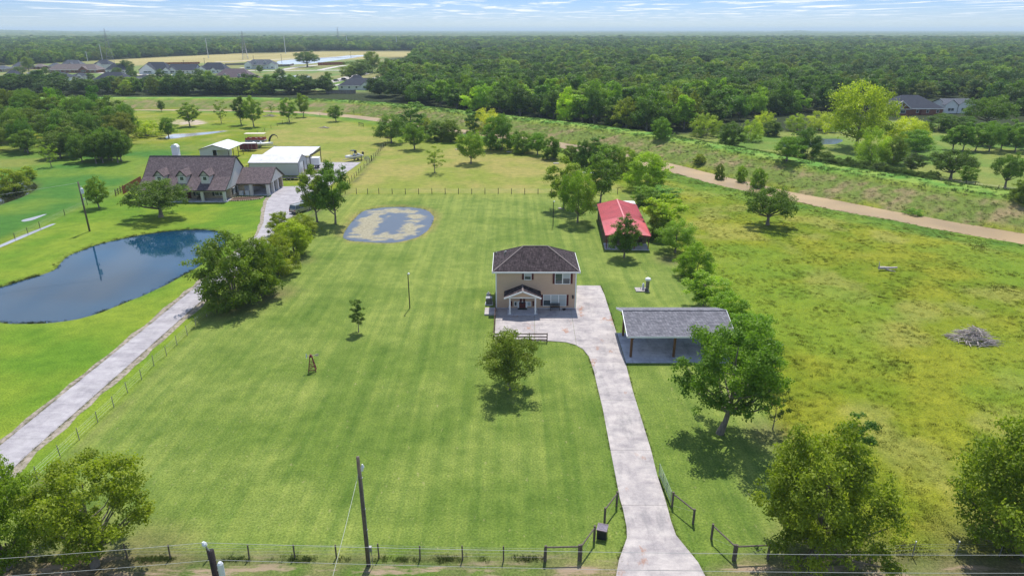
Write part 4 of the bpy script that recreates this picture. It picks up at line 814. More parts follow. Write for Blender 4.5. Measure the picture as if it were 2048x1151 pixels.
MB().extr([(-4.2, 0), (-.4, 0), (-.4, 4.5), (0, 4.6), (-4.2, 3.4)], 'y', 0, .1).box(-4.25, -4.15, .1, 10.8, 0, 3.35).box(-4.2, .8, 10.6, 10.7, 0, 3.4).box(.7, .8, .1, 10.6, 0, 3.5).build('wall', WSW, ss)
MB().extr([(-.4, 3.2), (4.2, 3.2), (4.2, 3.42), (0, 4.62), (-.4, 4.5)], 'y', 0, .1).build('gable_wall', WSW, ss)
MB().beam((-4.4, -.33, 3.35), (0, -.33, 4.65), .06, .16).beam((0, -.33, 4.65), (4.5, -.33, 3.35), .06, .16).build('fascia', BRT, ss)
for yy in (.1, 3.6, 7.2, 10.8): box('post', BRT, ss, 4.1, 4.25, yy - .07, yy + .07, 0, 3.35)
# ================================================================ vehicles
TYRE = M('tyre', (.018, .018, .018), .85); RIM = M('rim', (.35, .35, .36), .35, metal=.7)
def wheel(par, x, y, r=.36, w_=.24):
    o_ = MB().tube([(x, y - w_ / 2, r), (x, y + w_ / 2, r)], r, 18).build('wheel', TYRE, par); MB().tube([(x, y - w_ / 2 - .01, r), (x, y + w_ / 2 + .01, r)], r * .58, 12).build('rim', RIM, o_); return o_
def car(name, label, cat, loc, rz, col, L_=4.9, W_=1.9, Hh=1.8, suv=True, group=None):
    t_ = thing(name, label, cat, loc, rz, group); h_ = W_ / 2
    body = [(-L_ / 2, .45), (-L_ / 2 + .05, .30), (L_ / 2 - .1, .30), (L_ / 2, .5), (L_ / 2 - .02, .82), (L_ / 2 - .35, .98), (L_ / 2 - 1.15, 1.08), (-L_ / 2 + .08, 1.08), (-L_ / 2, .95)]
    m_ = MB().extr(body, 'y', -h_, h_); bo = m_.build('body', col, t_)
    bv = bo.modifiers.new('b', 'BEVEL'); bv.width = .06; bv.segments = 2
    rb = -L_ / 2 + (.12 if suv else .75); rf_ = L_ / 2 - 1.2
    ra, rc = rb + (.28 if suv else .7), rf_ - .75; ti = .16
    low = [(rb, -h_ + .03, 1.06), (rf_, -h_ + .03, 1.06), (rf_, h_ - .03, 1.06), (rb, h_ - .03, 1.06)]; top = [(ra, -h_ + ti, Hh - .06), (rc, -h_ + ti, Hh - .06), (rc, h_ - ti, Hh - .06), (ra, h_ - ti, Hh - .06)]
    MB().add(low + top, [(0, 1, 2, 3), (4, 5, 6, 7), (0, 1, 5, 4), (1, 2, 6, 5), (2, 3, 7, 6), (3, 0, 4, 7)]).build('window', GLASS, t_)
    r = MB().box(ra - .05, rc + .05, -h_ + ti - .03, h_ - ti + .03, Hh - .06, Hh)
    for sy in (-1, 1):
        yl, yh = sy * (h_ - .025), sy * (h_ - ti + .01)
        for fb, ft in ((0, 0), (.36, .36), (.68, .66), (1, 1)): r.beam((rb + (rf_ - rb) * fb, yl, 1.06), (ra + (rc - ra) * ft, yh, Hh - .03), .09, .06)
    r.build('roof', col, t_)
    if suv:
        for sy in (-h_ + .3, h_ - .3): MB().beam((ra + .1, sy, Hh + .06), (rc - .1, sy, Hh + .06), .04).build('roof_rack', BLACKM, t_)
    for sx in (-L_ / 2 + .85, L_ / 2 - .95):
        for sy in (-h_ + .1, h_ - .1): wheel(t_, sx, sy)
    for sy in (-h_ + .28, h_ - .28):
        box('headlight', M('lamp_lens', (.7, .7, .72), .2), t_, L_ / 2 - .04, L_ / 2 + .015, sy - .18, sy + .18, .68, .84)
        box('taillight', M('tail_lens', (.35, .01, .01), .3), t_, -L_ / 2 - .015, -L_ / 2 + .03, sy - .1 * (1 if sy < 0 else 1), sy + .1, .72, 1.0)
        MB().box(rf_ - .25, rf_ - .1, sy + (-.42 if sy < 0 else .3), sy + (-.3 if sy < 0 else .42), 1.08, 1.22).build('mirror', BLACKM, t_)
    box('bumper', BLACKM, t_, -L_ / 2 - .05, -L_ / 2 + .05, -h_ + .08, h_ - .08, .38, .56); return t_
q = G(599, 427); CARZ = .04
TAN = M('champagne_paint', (.36, .34, .29), .3, metal=.5, var=.05); car('parked_car', 'champagne coloured four wheel drive parked at the right edge of the neighbour driveway', 'car', (q.x, q.y + 1.6, CARZ), math.radians(60), TAN, 5.1, 1.95, 1.85)
q = G(620, 408); car('parked_car', 'dark sedan parked ahead of the champagne four wheel drive', 'car', (q.x + .3, q.y, CARZ), math.radians(62), M('dark_blue_paint', (.03, .035, .055), .25, metal=.4, var=.05), 4.7, 1.8, 1.45, False)
def truck(x, y, rz):
    t_ = thing('flatbed_truck', 'white utility truck with box body parked beside the workshop door', 'truck', (x, y, .04), rz)
    MB().box(-2.2, 1.3, -1.15, 1.15, .9, 2.9).build('box_body', WHITE, t_); MB().extr([(1.35, .7), (3.1, .7), (3.2, 1.35), (2.5, 1.45), (2.1, 2.2), (1.35, 2.25)], 'y', -1.0, 1.0).build('cab', WHITE, t_)
    MB().box(2.2, 2.5, -.85, .85, 1.5, 2.0).build('windscreen', GLASS, t_); MB().box(-2.2, 3.1, -.5, .5, .55, .9).build('chassis', BLACKM, t_)
    for sx in (-1.4, 2.3):
        for sy in (-.95, .95): wheel(t_, sx, sy, .45, .3)
    box('side_window', GLASS, t_, 1.5, 2.05, -1.02, 1.02, 1.5, 2.0); box('side_hatch', DARK, t_, -1.7, -.2, -1.17, -1.15, 2.1, 2.6)
q = G(626, 337); truck(q.x - .5, q.y + 1.2, math.radians(186))
def flat_trailer(name, label, loc, rz, L_=4.6, W_=1.9, deck=.55, mat=BLACKM, rails=True, load=None):
    t_ = thing(name, label, 'trailer', loc, rz); MB().box(-L_ / 2, L_ / 2, -W_ / 2, W_ / 2, deck - .08, deck).build('deck', mat, t_); MB().beam((L_ / 2, -.5, deck - .1), (L_ / 2 + 1.3, 0, deck - .15), .1).beam((L_ / 2, .5, deck - .1), (L_ / 2 + 1.3, 0, deck - .15), .1).build('drawbar', mat, t_)
    for sx in (-.45, .45):
        for sy in (-W_ / 2 - .14, W_ / 2 + .14): wheel(t_, sx, sy, .33, .2)
    if rails: MB().box(-L_ / 2, L_ / 2, -W_ / 2, -W_ / 2 + .05, deck + .25, deck + .32).box(-L_ / 2, L_ / 2, W_ / 2 - .05, W_ / 2, deck + .25, deck + .32).box(-L_ / 2, -L_ / 2 + .05, -W_ / 2, W_ / 2, deck, deck + .8).build('side_rail', mat, t_)
    return t_
q = G(579, 360); flat_trailer('utility_trailer', 'low dark utility trailer with green shrubs on the grass in front of the workshop', (q.x, q.y + .5, 0), math.radians(2))
q = G(611, 362); flat_trailer('utility_trailer', 'short black trailer with tall tailgate right of the workshop corner', (q.x, q.y, 0), math.radians(80), 3, 1.7, .7)
q = G(623, 345); flat_trailer('car_trailer', 'rusty brown car trailer parked behind the white truck', (q.x + .8, q.y - .6, .04), math.radians(15), 5, 2, .6, M('rusty_steel', (.12, .055, .035), .8, var=.4))
def boat(name, label, loc, rz, L_=5.6, W_=2.1, hull=WHITE, dark=True):
    t_ = thing(name, label, 'boat', loc, rz); n = 9; z0 = .75
    ring = []
    for i in range(n):
        u = i / (n - 1); x_ = -L_ / 2 + L_ * u; hw_ = W_ / 2 * (1 - max(0, (u - .45) / .55) ** 2.2) + .02; k = .28 * max(0, u - .5) * 2
        ring.append([(x_, -hw_, z0 + .75 + k), (x_ - .1 * u, -hw_ * .85, z0 + .3 + k * .8), (x_ - .25 * u, 0, z0 + k * .9), (x_ - .1 * u, hw_ * .85, z0 + .3 + k * .8), (x_, hw_, z0 + .75 + k), (x_, hw_ * .8, z0 + .72 + k), (x_, 0, z0 + .74 + k), (x_, -hw_ * .8, z0 + .72 + k)])
    m_ = MB(); vs = [p for r in ring for p in r]; m_.add(vs, [(i * 8 + j, i * 8 + (j + 1) % 8, (i + 1) * 8 + (j + 1) % 8, (i + 1) * 8 + j) for i in range(n - 1) for j in range(8)] + [tuple(range(8)), tuple(range((n - 1) * 8, n * 8))]); m_.build('hull', hull, t_, smooth_=False)
    MB().box(-L_ / 2 + .4, .4, -W_ / 2 + .3, W_ / 2 - .3, z0 + .74, z0 + .79).build('cockpit', DARK if dark else WHITEM, t_); MB().box(-.5, -.1, -.35, .35, z0 + .78, z0 + 1.3).build('console', WHITE, t_)
    MB().box(-L_ / 2 + .9, -L_ / 2 + 1.3, -.6, .6, z0 + .78, z0 + 1.15).build('seat', WHITEM, t_)
    MB().box(-L_ / 2 - .55, -L_ / 2 - .1, -.25, .25, z0 + .75, z0 + 1.45).tube([(-L_ / 2 - .35, 0, z0 + .75), (-L_ / 2 - .4, 0, z0 - .05)], .1, 8).build('outboard_motor', BLACKM, t_)
    MB().beam((-L_ / 2 + .3, -.6, z0 - .12), (L_ / 2 + 1, 0, z0 - .2), .1).beam((-L_ / 2 + .3, .6, z0 - .12), (L_ / 2 + 1, 0, z0 - .2), .1).beam((-.8, -1, z0 - .2), (-.8, 1, z0 - .2), .1).build('trailer_frame', STEEL, t_)
    for sy in (-1.05, 1.05): wheel(t_, -.8, sy, .33, .2)
    return t_
q = G(707, 322); bt = boat('fishing_boat', 'white fishing boat with black canopy at the far end of the concrete yard', (q.x, q.y + .6, .04), math.radians(222))
MB().box(-.7, .7, -.75, .75, 2.9, 3.0).build('canopy', BLACKM, bt); MB().box(-.72, -.6, -.72, .72, 2.1, 2.9).build('canopy_screen', BLACKM, bt)
for sx in (-.65, .65):
    for sy in (-.65, .65): MB().beam((sx, sy, 1.5), (sx, sy, 2.9), .04).build('canopy_pole', STEEL, bt)
q = G(522, 296.5); boat('motor_boat', 'large white motor boat on its trailer behind the maroon cargo trailer', (q.x, q.y + 1.2, 0), math.radians(4), 7.4, 2.5, dark=False)
q = G(496, 302.5); ct = thing('cargo_trailer', 'maroon enclosed cargo trailer with white roof standing in the paddock', 'trailer', (q.x, q.y + 1.0, 0), math.radians(2))
MAR = M('maroon_panel', (.13, .025, .045), .45, var=.1); MB().box(-2.5, 2.5, -1.0, 1.0, .45, 2.45).build('body', MAR, ct); MB().slab([(-2.52, -1.02, 2.52), (2.52, -1.02, 2.52), (2.52, 1.02, 2.52), (-2.52, 1.02, 2.52)], .07).build('roof', WHITE, ct)
MB().box(.2, .26, -1.03, -1.0, .5, 2.4).box(1.3, 1.36, -1.03, -1.0, .5, 2.4).box(-2.5, 2.5, -1.03, -1.0, .45, .6).build('trim', STEEL, ct); box('door', MAR, ct, .3, 1.25, -1.025, -1.0, .62, 2.3); MB().beam((2.5, 0, .5), (3.6, 0, .45), .12).build('drawbar', STEEL, ct)
for sx in (-.9, 0):
    for sy in (-1.08, 1.08): wheel(ct, sx, sy, .33, .2)
q = G(503, 290); pb_ = thing('pontoon_boat', 'red sided pontoon boat under a flat white canopy beyond the cargo trailer', 'boat', (q.x, q.y + 4.5, 0), math.radians(2))
for sy in (-.95, .95): MB().tube([(-3.3, sy, .7), (3.0, sy, .7), (3.6, sy, .85)], [.32, .32, .05], 12).build('float', STEEL, pb_)
MB().box(-3.3, 3.3, -1.25, 1.25, 1.02, 1.12).build('deck', WHITEM, pb_); MB().box(-3.2, 3.2, -1.22, -1.17, 1.12, 1.85).box(-3.2, 3.2, 1.17, 1.22, 1.12, 1.85).box(3.15, 3.2, -1.17, 1.17, 1.12, 1.85).build('side_panel', M('red_panel', (.40, .05, .045), .5, var=.2), pb_)
MB().slab([(-3.4, -1.3, 3.25), (3.4, -1.3, 3.25), (3.4, 1.3, 3.25), (-3.4, 1.3, 3.25)], .1).build('canopy', M('cream_canvas', (.62, .56, .44), .8), pb_)
for sx in (-3.0, -1, 1, 3.0):
    for sy in (-1.2, 1.2): MB().beam((sx, sy, 1.1), (sx, sy, 3.2), .05).build('canopy_pole', STEEL, pb_)
for sx in (-2, 0, 1.6): box('seat', WHITEM, pb_, sx - .4, sx + .4, -1.0, .9, 1.12, 1.6)
# curved black conveyor arm
q = G(537, 289); ar = thing('grapple_arm', 'curved black hydraulic grapple arm rising beside the boats', 'machine', (q.x, q.y + 1.0, 0))
pts = [(0, 0, .2), (.1, 0, 1.2), (.5, 0, 2.2), (1.2, 0, 2.95), (2.1, 0, 3.1), (2.8, 0, 2.7), (3.1, 0, 1.9)]; MB().tube(pts, [.32, .34, .32, .26, .2, .12, .04], 8).build('arm', BLACKM, ar); MB().box(-.5, .4, -.4, .4, 0, .5).build('base', BLACKM, ar)
for i in range(5): p_ = Vector(pts[i + 1]); MB().tube([p_ + Vector((-.32, 0, -.15)), p_ + Vector((0, 0, .1))], .09, 6).build('knuckle', BLACKM, ar)
q = G(734, 322); im = thing('farm_implement', 'grey folded farm implement between dark gate posts at the paddock corner', 'implement', (q.x, q.y, 0))
for i in range(6): MB().beam((-.8 + i * .3, -.2, .1), (-.5 + i * .2, .3, 1.5 - .2 * (i % 2)), .1).build('tine', STEEL, im)
MB().beam((-.9, 0, .8), (.9, 0, .8), .12).build('frame', STEEL, im)
for sx in (-1.6, 1.35): MB().beam((sx, 0, 0), (sx, 0, 1.7), .2).build('post', BLACKM, im)
# ================================================================ fences of wood posts and wire
def wire_fence(name, label, pts, ph=1.25, pr=.055, wires=(.35, .65, .95, 1.15), mat=WOODG, lean=.04, top=None, tee=False):
    """pts are the post positions (x, y)"""
    o_ = Vector((pts[0][0], pts[0][1], 0)); t_ = thing(name, label, 'fence', (o_.x, o_.y, 0)); mes = []
    for k in range(3):
        po = MB()
        if tee: po.box(-.025, .025, -.03, .03, -.1, ph)
        else: po.tube([(0, 0, -.1), (random.uniform(-lean, lean), random.uniform(-lean, lean), ph)], [pr, pr * .92], 7)
        me = bpy.data.meshes.new('post'); me.from_pydata(po.v, [], po.f); me.materials.append(mat); mes.append(me)
    zz = [Z(*p_) for p_ in pts]
    for i, p_ in enumerate(pts): q_ = link('post', mes[i % 3], None, t_); q_.location = (p_[0] - o_.x, p_[1] - o_.y, zz[i]); q_.rotation_euler = (0, 0, random.uniform(0, 6)); q_.scale = (1, 1, random.uniform(.93, 1.07))
    for w_ in wires: MB().tube([(p_[0] - o_.x, p_[1] - o_.y, zz[i] + w_) for i, p_ in enumerate(pts)], .006, 3, False).build('wire', WIRE, t_)
    if tee:
        for i, p_ in enumerate(pts): MB().box(-.035, .035, -.035, .035, ph - .02, ph + .1).build('post_cap', WHITE, t_, loc=(p_[0] - o_.x, p_[1] - o_.y, zz[i]))
    return t_
def even(pts, st):
    return dens(pts, st)
FB = [(-120, 1112), (20, 1113), (60, 1114), (144, 1115.6), (255, 1115), (341, 1115.6), (418, 1116), (498.5, 1116), (590, 1115), (673, 1114), (758, 1114), (840, 1117), (925, 1119), (1007, 1120)]
wire_fence('wire_fence', 'wire fence on weathered posts along the road edge below the big lawn', WP(FB + [(1088, 1121)]), 1.25, .06)
def brace_panel(a_, b_, label, ph=1.42):
    t_ = thing('brace_panel', label, 'fence', (a_[0], a_[1], 0)); d_ = Vector((b_[0] - a_[0], b_[1] - a_[1], 0))
    for p_ in (Vector((0, 0, 0)), d_): q_ = MB().tube([(0, 0, -.1), (0, 0, ph)], [.095, .09], 9).build('post', WOODG, t_); q_.location = p_
    n_ = d_.normalized() * .09; MB().tube([n_ + Vector((0, 0, ph - .16)), d_ - n_ + Vector((0, 0, ph - .16))], .06, 8).build('rail', WOODG, t_)
    MB().tube([n_ + Vector((0, 0, .15)), d_ - n_ + Vector((0, 0, ph - .3))], .006, 3, False).build('wire', WIRE, t_); return t_
B_ = lambda *p: P(*p)[:2]
brace_panel(B_(1091, 1121), B_(1157.5, 1119.5), 'horizontal post and rail brace left of the concrete drive near the road'); brace_panel(B_(1161.5, 1118.5), B_(1188.2, 1080.5), 'slanting post and rail brace leading up to the black box')
brace_panel(B_(1209, 1043.5), B_(1233, 1011), 'short post and rail brace at the left edge of the drive above the black box'); brace_panel(B_(1344, 1012), B_(1386, 1046.5), 'post and rail brace hinging the open metal gate')
brace_panel(B_(1422.5, 1077), B_(1466, 1118.8), 'slanting post and rail brace right of the drive near the road'); brace_panel(B_(1470, 1119.5), B_(1535, 1116.6), 'horizontal post and rail brace under the tree right of the drive')
q = thing('corner_brace', 'leaning corner post with short rail right of the roadside tree', 'fence', (*B_(1737, 1118.5), 0)); MB().tube([(0, 0, -.1), (.22, 0, 1.45)], .11, 9).build('post', WOODG, q); MB().tube([(-1.9, 0, .7), (0, 0, .72)], .06, 8).build('rail', WOODG, q); MB().tube([(-1.95, 0, -.1), (-1.95, 0, 1.0)], .09, 9).build('post', WOODG, q)
wire_fence('wire_fence', 'wire fence on thin steel posts with white tips along the right field', WP([(1750, 1117), (1824, 1112.6), (1910, 1112.6), (1998, 1112.6), (2080, 1112), (2180, 1112), (2280, 1112)]), 1.35, .03, tee=True, mat=STEEL)
wire_fence('wire_fence', 'wire fence on grey posts between the neighbour lane and the big lawn', WP([(-30, 1060), (20, 1010), (75, 958), (121.5, 915), (159, 879), (196, 844), (228, 814), (255.5, 785), (283.6, 759), (308, 732), (333.7, 711), (354.6, 690), (375, 670), (392, 652), (414, 633), (434, 613), (455, 594), (475, 574), (500, 550), (525, 522), (550, 495), (575, 470), (600, 445), (625, 424), (650, 405), (672, 392)]), 1.3, .04, mat=M('silver_post', (.30, .27, .24), .85, var=.3))
mid = [690.6 + 22.5 * i for i in range(3)] + [758 + 26.5 * i for i in range(19)]
wire_fence('wire_fence', 'straight wire fence of dark posts between the lawn and the back paddock', WP([(x_, 387.8) for x_ in mid]), 1.35, .075, mat=BLACKM)
wire_fence('wire_fence', 'wire fence of brown posts running from the neighbour yard up the paddock side', even(WP([(686, 385), (704, 362), (722, 342), (740, 325), (767, 295), (780, 284)]), 3.2), 1.35, .07, mat=M('brown_post', (.12, .06, .035), .8))
wire_fence('wire_fence', 'faint wire fence along the far left edge of the mown paddock', even(WP([(515, 268), (555, 252), (593, 236), (640, 232)]), 6), 1.35, .07)
wire_fence('wire_fence', 'wire fence beside the puddled ditch on the left pasture', even(WP([(30, 477), (56, 466), (80, 455), (130, 431), (175, 410), (232, 389)]), 6), 1.3, .06)
wire_fence('wire_fence', 'wire fence behind the levee along the right meadow', even(WP([(1640, 326), (1760, 345), (1865, 362), (1906, 369), (1948, 378), (1994, 386), (2060, 400), (2200, 425)]), 5.5), 1.4, .07, mat=M('fence_brown', (.13, .08, .05), .8))
rail_fence('corner_gate', 'small dark wooden gate at the corner of the ranch pasture', [B_(232, 392), B_(247, 382)], 1.5, (.6, 1.1), 2, BROWNW)
rail_fence('paddock_gate', 'tiny gate frame at the far right corner of the mown paddock', [B_(718, 252), B_(727, 254)], 1.6, (.5, 1.1, 1.4), 3, BLACKM)
rail_fence('yard_fence', 'dark rail fence between the ranch roof and the workshop', [(-72.5, 181), (-69.8, 181)], 1.5, (.5, 1.0, 1.4), 1.5, BLACKM)
rail_fence('yard_fence', 'pale board ramp fence left of the workshop wall', [(-72.6, 172.5), (-69.6, 178.5)], 1.4, (.5, .9, 1.3), 2.2, M('pale_board', (.36, .30, .24), .8))
# red picket screen behind the ranch oak
a_, b_ = B_(247, 388), B_(284, 366); t_ = thing('board_fence', 'rust red board fence at the left end of the ranch house', 'fence', (a_[0], a_[1], 0)); d_ = Vector((b_[0] - a_[0], b_[1] - a_[1], 0)); n_ = 40; RBF = M('rust_red_boards', (.22, .065, .03), .8, var=.3)
for i in range(n_): p_ = d_ * (i / n_); MB().beam(p_ + Vector((0, 0, 0)), p_ + Vector((0, 0, 1.8)), d_.length / n_ * .9, .04).build('plank', RBF, t_)
# open tube gate
gt = thing('tube_gate', 'open green grey tubular metal gate standing beside the drive', 'gate', (*B_(1340.5, 1007), 0)); ge = Vector((*B_(1317.5, 951), 0)) - Vector((*B_(1340.5, 1007), 0)); GM = M('gate_green', (.20, .26, .21), .5, metal=.3)
for z_ in (.25, .42, .6, .8, 1.0, 1.25): MB().tube([Vector((0, 0, z_)), ge + Vector((0, 0, z_))], .022, 6).build('bar', GM, gt)
for f_ in (0, .33, .66, 1): MB().tube([ge * f_ + Vector((0, 0, .15)), ge * f_ + Vector((0, 0, 1.27))], .024, 6).build('upright', GM, gt)
# ================================================================ poles and wires
def upole(x, y, h_, r, label, mat=WOODG, rt=None):
    t_ = thing('utility_pole', label, 'pole', (x, y, 0)); MB().tube([(0, 0, -.2), (0, 0, h_)], [r, rt or r * .78], 12).build('pole', mat, t_, smooth_=True); return t_
x1_, y1_, _ = P(737, 1129.5); u1 = upole(x1_, y1_, 9.3, .15, 'weathered grey utility pole rising out of the roadside fence line')
MB().tube([(.16, -.05, 0), (.15, -.04, 6.5), (.13, -.03, 8.4)], .03, 6).build('conduit', STEEL, u1); MB().tube([(.2, 0, 8.2), (.26, 0, 8.5), (.26, 0, 8.7)], [.09, .12, .05], 10).build('weatherhead', WHITEM, u1)
for z_ in (1.5, 3.2, 5.0, 7.6): MB().box(.05, .2, -.1, .03, z_, z_ + .05).build('bracket', STEEL, u1)
MB().box(.14, .34, -.1, .1, 1.3, 1.7).build('meter_box', STEEL, u1); MB().tube([(.35, -.1, 0), (.33, -.1, 1.6)], .025, 5).build('ground_rod', STEEL, u1)
tag(MB().tube([Vector((x1_ - .05, y1_ - .1, 8.0)).lerp(Vector((-9.3, 9, 9.0)), t_) - Vector((0, 0, 1.1 * 4 * t_ * (1 - t_))) for t_ in np.linspace(0, 1, 24)], .012, 5).build('service_cable', CABLE), 'twisted service cable sagging from the grey utility pole towards the road', 'cable')
xp, yp = -14.35, 25.0; u2 = upole(xp, yp, 12.9, .19, 'dark utility pole top with insulator at the bottom edge of the photo', M('creosote_wood', (.022, .016, .018), .8, var=.4, scale=6, stretch=(1, 1, .2)))
MB().tube([(-.05, 0, 12.85), (-.22, 0, 13.25)], .035, 6).build('insulator_pin', STEEL, u2); MB().tube([(-.2, 0, 13.2), (-.24, 0, 13.3), (-.28, 0, 13.42)], [.11, .12, .06], 10).build('insulator', WHITEM, u2)
MB().tube([(.35, -.05, 11.35), (.35, -.05, 11.45), (.35, -.05, 12.15), (.35, -.05, 12.25)], [.1, .14, .14, .08], 12).build('arrester', WHITEM, u2); MB().box(.1, .35, -.05, .03, 11.7, 11.76).build('bracket', STEEL, u2)
def span(name, label, p, q, sag, r=.009):
    p, q = Vector(p), Vector(q); pts = [p.lerp(q, t_) - Vector((0, 0, sag * 4 * t_ * (1 - t_))) for t_ in np.linspace(0, 1, 40)]
    tag(MB().tube(pts, r, 5, False).build(name, CABLE), label, 'cable')
span('power_line', 'upper overhead power line running right from the dark pole along the road', (xp - .24, yp, 13.38), (xp + 75, yp, 13.4), .75); span('power_line', 'upper overhead power line running left from the dark pole', (xp - .24, yp, 13.38), (xp - 70, yp, 13.2), 1.9)
span('power_line', 'lower overhead power line running right from the dark pole along the road', (xp + .1, yp, 12.35), (xp + 75, yp, 12.2), .75); span('power_line', 'lower overhead power line running left from the dark pole', (xp + .1, yp, 12.35), (xp - 70, yp, 12.0), 1.9)
x3, y3, _ = P(179.5, 462.5); u3 = upole(x3, y3, 9.6, .17, 'grey utility pole with transformer between the ranch pasture and the blue pond')
MB().tube([(.35, 0, 7.3), (.35, 0, 7.4), (.35, 0, 8.3), (.35, 0, 8.4)], [.2, .27, .27, .15], 12).build('transformer', WHITEM, u3); MB().tube([(.35, 0, 8.4), (.35, 0, 8.8)], [.07, .03], 8).build('bushing', WHITEM, u3); MB().tube([(.3, 0, 6.1), (.42, 0, 6.2), (.42, 0, 6.5)], .09, 8).build('cable_head', WHITEM, u3); MB().beam((-.3, 0, 6.3), (.5, 0, 6.3), .08).build('bracket', STEEL, u3)
span('power_line', 'overhead line falling left from the pasture utility pole', (x3, y3, 9.4), (x3 - 52, y3 - 38, 9.4), 1.0, .018)
def lamp_post(px, py, label, h_=5.1):
    x_, y_, _ = P(px, py); t_ = thing('lamp_post', label, 'lamp post', (x_, y_, 0)); MB().tube([(0, 0, -.1), (0, 0, h_)], [.075, .06], 9).build('pole', BLACKM, t_)
    MB().tube([(0, 0, h_), (.12, 0, h_ + .1)], .03, 6).build('arm', BLACKM, t_); MB().tube([(.12, 0, h_ - .08), (.12, 0, h_ + .02), (.12, 0, h_ + .12)], [.13, .15, .06], 12).build('lamp_head', WHITE, t_)
lamp_post(819.8, 616, 'slim dark lamp post alone on the lawn left of the beige house'); lamp_post(1106, 452.6, 'slim dark lamp post near the three trees by the red roofed barn', 5.0)
